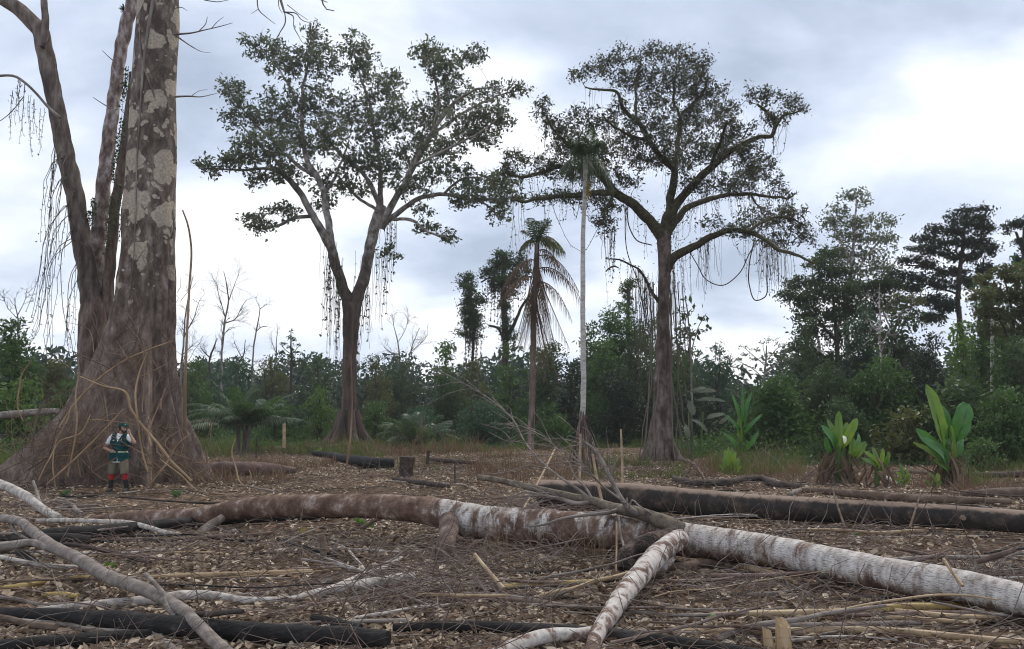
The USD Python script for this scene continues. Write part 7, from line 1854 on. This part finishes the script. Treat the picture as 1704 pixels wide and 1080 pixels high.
def soft(man, length=.02, it=8):
    man = man.refine_to_length(length); mm = man.to_mesh()
    t = trimesh.Trimesh(mm.vert_properties[:, :3], mm.tri_verts, process=True)
    if it:
        trimesh.smoothing.filter_taubin(t, .5, .53, it)
    return t


def boxm(x0, x1, y0, y1, z0, z1):
    return m3.Manifold.cube((x1 - x0, y1 - y0, z1 - z0)).translate((x0, y0, z0))


def build_person():
    p, _ = ground(194, 819, r=0)
    s = 1.0
    t = Thing('person', 'person in green vest and cap standing before the buttress roots, one hand at the mouth', 'person', p)
    fd = np.array([.80, -.60, 0]); sd = np.array([.60, .80, 0]); H = np.array([.075, -.03, 1.585])     # face direction, its left, head centre
    # --- skeleton (x, y, z, radius)
    hipR, hipL = (-.095, .01, .88, .105), (.105, .01, .88, .105)
    legR = [hipR, (-.14, -.03, .47, .062), (-.165, .01, .10, .042)]
    legL = [hipL, (.19, -.06, .47, .062), (.25, .0, .10, .042)]
    torso = [(.0, .01, .86, .135), (.005, .01, 1.02, .130), (.01, .0, 1.22, .142), (.015, .0, 1.34, .125), (.03, -.005, 1.42, .07), (.05, -.015, 1.50, .052)]
    side = [bone((-.075, .0, 1.24), (.105, .0, 1.24), .122, .122), bone((-.145, 0, 1.375), (.17, 0, 1.375), .068, .068), bone((-.075, .01, .92), (.08, .01, .92), .118, .118)]
    armR = [(-.19, .005, 1.37, .056), (-.385, .02, 1.10, .042), (-.13, -.21, 1.045, .028)]
    armL = [(.21, .0, 1.37, .056), (.425, -.10, 1.235, .042), (.315, -.155, 1.455, .028)]

    def hand(wrist, d, up, curl, left):
        """palm, four fingers of unequal length bent round, and a thumb off the side."""
        d, up = unit(np.array(d)), unit(np.array(up)); sid = unit(np.cross(d, up)) * (1 if left else -1)
        w = np.array(wrist); parts = []
        k = [w + d * .085 + sid * x for x in (-.030, -.010, .010, .029)]
        parts += [m3.Manifold.batch_hull([m3.Manifold.sphere(.018, 12).translate(tuple(w + d * .012 + sid * x)) for x in (-.014, .014)] + [m3.Manifold.sphere(.0125, 12).translate(tuple(q)) for q in k])]
        for q, L in zip(k, (.066, .078, .074, .058)):
            a, prev, dr = 0.0, q, d
            for seg, fr in enumerate((.45, .32, .23)):
                a += curl * (.55 if seg == 0 else .8)
                dr = d * math.cos(a) - up * math.sin(a)
                nx = prev + dr * L * fr
                parts.append(bone(prev, nx, .0095 - .0008 * seg, .0088 - .0008 * seg, 10)); prev = nx
        th0 = w + d * .03 + sid * (-.022); t1 = th0 + d * .028 - sid * .026 - up * .012; t2 = t1 + d * .026 - sid * .004 - up * .018
        parts += [bone(th0, t1, .0135, .011, 10), bone(t1, t2, .0105, .0085, 10)]
        return parts
    wR, wL = np.array(armR[2][:3]), np.array(armL[2][:3])
    dL = unit(np.array([-.35, -.15, .92]))
    handR = hand(wR, (.86, -.45, .02), (.1, -.3, .95), .55, False)
    handL = hand(wL, dL, (.55, -.75, .1), .75, True)
    head = [ball(H + [0, 0, .02], .098, (.98, .98, 1.12)), bone(H + fd * .035 + [0, 0, -.03], H + fd * .062 + [0, 0, -.088], .058, .034), ball(H + fd * .05 + [0, 0, -.03], .068, (.9, .9, 1.0)),
            bone(H + fd * .098 + [0, 0, .012], H + fd * .118 + [0, 0, -.022], .010, .016, 12), bone(H + fd * .088 + sd * .035 + [0, 0, .028], H + fd * .088 - sd * .035 + [0, 0, .028], .014, .014, 12),
            bone(H + fd * .098 + sd * .02 + [0, 0, -.056], H + fd * .098 - sd * .02 + [0, 0, -.056], .009, .009, 10)]
    for sg in (-1, 1):
        head.append(ball(H + sd * sg * .092 - fd * .005 + [0, 0, -.005], .03, (.6, .6, 1.1), 14))
    skin = union(chain(legR) + chain(legL) + chain(torso) + side + chain(armR) + chain(armL) + handR + handL + head + [bone(torso[5][:3], H - fd * .02 + [0, 0, -.03], .055, .058)])
    body = soft(skin, .018, 5); body.apply_translation(p)
    b = t.part('body', body, M['skin'])

    def add(nm, man, m, ln=.02, it=6, parent=None):
        x = soft(man, ln, it); x.apply_translation(p); return t.part(nm, x, M[m], parent)
    g = lambda ch, d: [(q[0], q[1], q[2], q[3] + d) for q in ch]
    for sg in (-1, 1):
        e = ball(H + fd * .086 + sd * sg * .032 + [0, 0, .010], .0125, n=14)
        q = add('eye', e, 'eye_white', .006, 0, b)
        add('pupil', ball(H + fd * .0965 + sd * sg * .033 + [0, 0, .010], .0055, n=10), 'black_rubber', .004, 0, b)
    add('beard', union([bone(H + fd * .06 + sd * sg * .055 + [0, 0, -.04], H + fd * .075 + [0, 0, -.098], .022, .033) for sg in (-1, 1)] + [bone(H + fd * .105 + sd * .02 + [0, 0, -.043], H + fd * .105 - sd * .02 + [0, 0, -.043], .008, .008)]) - ball(H + fd * .118 + [0, 0, -.057], .017, (1, 1, .5)), 'hair_dark', .012, 3, b)
    add('hair', ball(H + [0, 0, .022] - fd * .012, .106, (1, 1, 1.1)) - boxm(-1, 1, -1, 1, H[2] + .05, 3) - union([bone(H + fd * .09 + [0, 0, .05], H + fd * .13 + [0, 0, -.2], .085, .10)]) - boxm(-1, 1, -1, 1, 0, H[2] - .045), 'hair_dark', .015, 3, b)
    # --- clothes
    tor = g(torso[:5], .018)
    sideC = [bone((-.075, .0, 1.24), (.105, .0, 1.24), .138, .138), bone((-.15, 0, 1.375), (.175, 0, 1.375), .080, .080), bone((-.08, .01, .90), (.085, .01, .90), .138, .138)]
    up = lambda arm, f, d: bone(arm[0][:3], tuple(np.array(arm[0][:3]) * (1 - f) + np.array(arm[1][:3]) * f), arm[0][3] + d, arm[0][3] + d + .004)
    neckcut = bone((.055, -.06, 1.52), (.055, -.02, 1.47), .075, .06)
    shirt = (union(chain(tor) + sideC + [bone((-.08, .01, .80), (.085, .01, .80), .142, .142), up(armR, .52, .014), up(armL, .5, .014)]) ^ boxm(-1, 1, -1, 1, .735, 1.47)) - neckcut
    sh = add('shirt', shirt, 'cloth_white', .02, 5)
    V = g(torso[:5], .034)
    sideV = [bone((-.075, .0, 1.24), (.105, .0, 1.24), .155, .155), bone((-.125, 0, 1.372), (.15, 0, 1.372), .094, .094), bone((-.085, .01, .90), (.09, .01, .90), .156, .156), bone((-.085, .01, .80), (.09, .01, .80), .160, .160)]
    vee = m3.Manifold.batch_hull([m3.Manifold.sphere(.012, 8).translate(q) for q in ((-.045, -.4, 1.50), (.12, -.4, 1.50), (.02, -.4, 1.265), (-.045, .0, 1.50), (.12, .0, 1.50), (.02, .0, 1.265))])
    slit = boxm(.022, .040, -.4, 0, .5, .86)
    holes = union([ball((-.235, 0, 1.345), .092, (.72, 1, 1.15)), ball((.26, 0, 1.345), .092, (.72, 1, 1.15))])
    vest = (union(chain(V) + sideV) ^ boxm(-1, 1, -1, 1, .765, 1.455)) - vee - bone((.055, .02, 1.60), (.055, .02, 1.44), .09, .075) - holes - slit
    v = add('vest', vest, 'cloth_green', .018, 3)
    full = union(chain(V) + sideV)
    band = union(chain(g(torso[:5], .038)) + [bone((-.085, .01, .90), (.09, .01, .90), .1605, .1605), bone((-.075, .0, 1.24), (.105, .0, 1.24), .1595, .1595)])
    for x0, x1 in ((-.30, -.005), (.045, .30)):
        add('reflective_stripe', (band ^ boxm(x0, x1, -.5, .05, .985, 1.02)), 'stripe_pale', .03, 0, v)
    for x0, x1, z0, z1 in ((-.145, -.055, .82, .96), (.085, .175, .82, .96), (-.14, -.055, 1.10, 1.20), (.09, .17, 1.10, 1.20)):
        add('pocket', (band.scale((1.02, 1.03, 1)) ^ boxm(x0, x1, -.5, 0, z0, z1)), 'cloth_green', .03, 0, v)
    for x0, x1, z0, z1 in ((-.125, -.065, 1.275, 1.305), (.10, .135, 1.29, 1.33)):
        add('badge', (full.scale((1.02, 1.035, 1)) ^ boxm(x0, x1, -.5, 0, z0, z1)), 'stripe_pale', .03, 0, v)
    for q in ((-.10, 1), (.13, 1)):
        strap = union([bone((q[0], -.155, 1.16), (q[0], -.125, 1.34), .018, .018, 10), bone((q[0], -.125, 1.34), (q[0] * 1.02, -.02, 1.475), .018, .018, 10)])
        add('shoulder_strap', strap, 'cloth_navy', .02, 2)
    th = lambda leg: chain([(leg[0][0], leg[0][1], leg[0][2], .125), (leg[1][0], leg[1][1], leg[1][2] + .10, .098), (leg[1][0], leg[1][1], leg[1][2] - .04, .092)])
    shorts = (union(th(legR) + th(legL) + [bone((-.08, .01, .90), (.085, .01, .90), .132, .132)]) ^ boxm(-1, 1, -1, 1, .46, .98))
    add('shorts', shorts, 'cloth_khaki', .02, 4)
    for leg in (legR, legL):
        k, a = np.array(leg[1][:3]), np.array(leg[2][:3])
        f = lambda x: k * (1 - x) + a * x
        add('red_sock', bone(f(.06), f(.50), .070, .062), 'cloth_red', .02, 2)
        boot = union([bone(f(.42), f(.9), .064, .055), bone(a + [0, .01, -.02], a + [.0, -.02, -.045], .056, .05), m3.Manifold.batch_hull([ball(a + [0, .03, -.06], .042), ball(a + [0, -.12, -.062], .040), ball(a + [0, -.17, -.070], .030), ball(a + [0, -.03, -.03], .045)])]) ^ boxm(-2, 2, -2, 2, -.004, 2)
        bt = add('boot', boot, 'black_rubber', .02, 2)
        add('sole', m3.Manifold.batch_hull([m3.Manifold.cylinder(.018, r, r, 16).translate(tuple(a + [0, y, -.10])) for y, r in ((.035, .045), (-.11, .046), (-.17, .036))]), 'sole_grey', .04, 0, bt)
    # cap with a peak
    crown = ball(H + [0, 0, .058], .112, (1, 1, .86)) - boxm(-1, 1, -1, 1, 0, H[2] + .055)
    cp = add('cap', crown, 'cloth_green', .015, 2)
    peak = m3.Manifold.batch_hull([m3.Manifold.cylinder(.009, .03, .03, 16).translate(tuple(H + fd * .165 + sd * x + [0, 0, .048])) for x in (-.045, .045)] + [m3.Manifold.cylinder(.009, .03, .03, 16).translate(tuple(H + fd * .07 + sd * x + [0, 0, .062])) for x in (-.07, .07)])
    add('peak', peak, 'cloth_green', .02, 0, cp)
    add('cap_badge', ball(H + fd * .105 + [0, 0, .10], .022, (.6, .6, .8), 14), 'stripe_pale', .02, 0, cp)
    # what is worn and held
    q = p + np.array([-.03, .23, 1.13])
    B = Thing('backpack', 'dark navy backpack on the back of the person', 'backpack', q)
    bp = m3.Manifold.batch_hull([ball((x, y, z), .06) for x in (-.15, .15) for y in (-.05, .05) for z in (-.25, .22)])
    x = soft(bp, .04, 3); x.apply_translation(q); B.part('bag', x, M['cloth_navy'])
    fp = m3.Manifold.batch_hull([ball((xx, .11, z), .035) for xx in (-.10, .10) for z in (-.20, .0)]); x = soft(fp, .04, 2); x.apply_translation(q); B.part('pocket', x, M['cloth_navy'])
    c = wL + dL * .085 + np.array([-.05, -.03, .0])
    rp = p + c
    Rd = Thing('handheld_radio', 'small dark handheld radio in the raised hand of the person', 'radio', rp)
    x = soft(m3.Manifold.batch_hull([ball((xx, yy, z), .008, n=10) for xx in (-.018, .018) for yy in (-.011, .011) for z in (-.055, .05)]), .02, 0); x.apply_translation(rp); Rd.part('case', x, M['black_rubber'])
    x = soft(bone((.012, 0, .05), (.012, 0, .15), .006, .004, 10), .05, 0); x.apply_translation(rp); Rd.part('antenna', x, M['black_rubber'])
    x = soft(boxm(-.016, .016, -.021, -.017, .01, .045), .05, 0); x.apply_translation(rp); Rd.part('grille', x, M['stripe_pale'])


flat_mat('skin', (.42, .25, .18), .55, .35, .12, 25)
flat_mat('hair_dark', (.035, .022, .018), .7)
flat_mat('cloth_white', (.80, .80, .84), .9, .1, .06)
flat_mat('cloth_green', (.012, .062, .062), .9, .1, .25)
flat_mat('cloth_navy', (.022, .026, .045), .85)
flat_mat('cloth_khaki', (.16, .135, .10), .9, .1, .2)
flat_mat('cloth_red', (.32, .030, .028), .85, .1, .2)
flat_mat('black_rubber', (.014, .013, .013), .5, .4)
flat_mat('sole_grey', (.16, .15, .14), .8)
flat_mat('stripe_pale', (.46, .46, .36), .6)
flat_mat('eye_white', (.7, .68, .65), .3, .5, .02)
build_person()
# ------------------------------------------------------------------ the moist air of the clearing
def build_haze():
    usdkit.material(stage, '/World/Looks/haze_air', {'v': ('principled_volume', dict(color=(.95, .97, 1.0), density=HAZE, anisotropy=.25))}, [], volume='v.volume')
    b = trimesh.creation.box(bounds=[[-260, -60, -3.0], [260, 330, 62]])
    p = path_for('/World', 'haze')
    m = usdkit.mesh(stage, p, b, UsdShade.Material.Get(stage, '/World/Looks/haze_air'))
    tag(m.GetPrim(), 'thin pale haze in the air over the clearing', 'haze', None, 'stuff')


HAZE = .0003
build_haze()
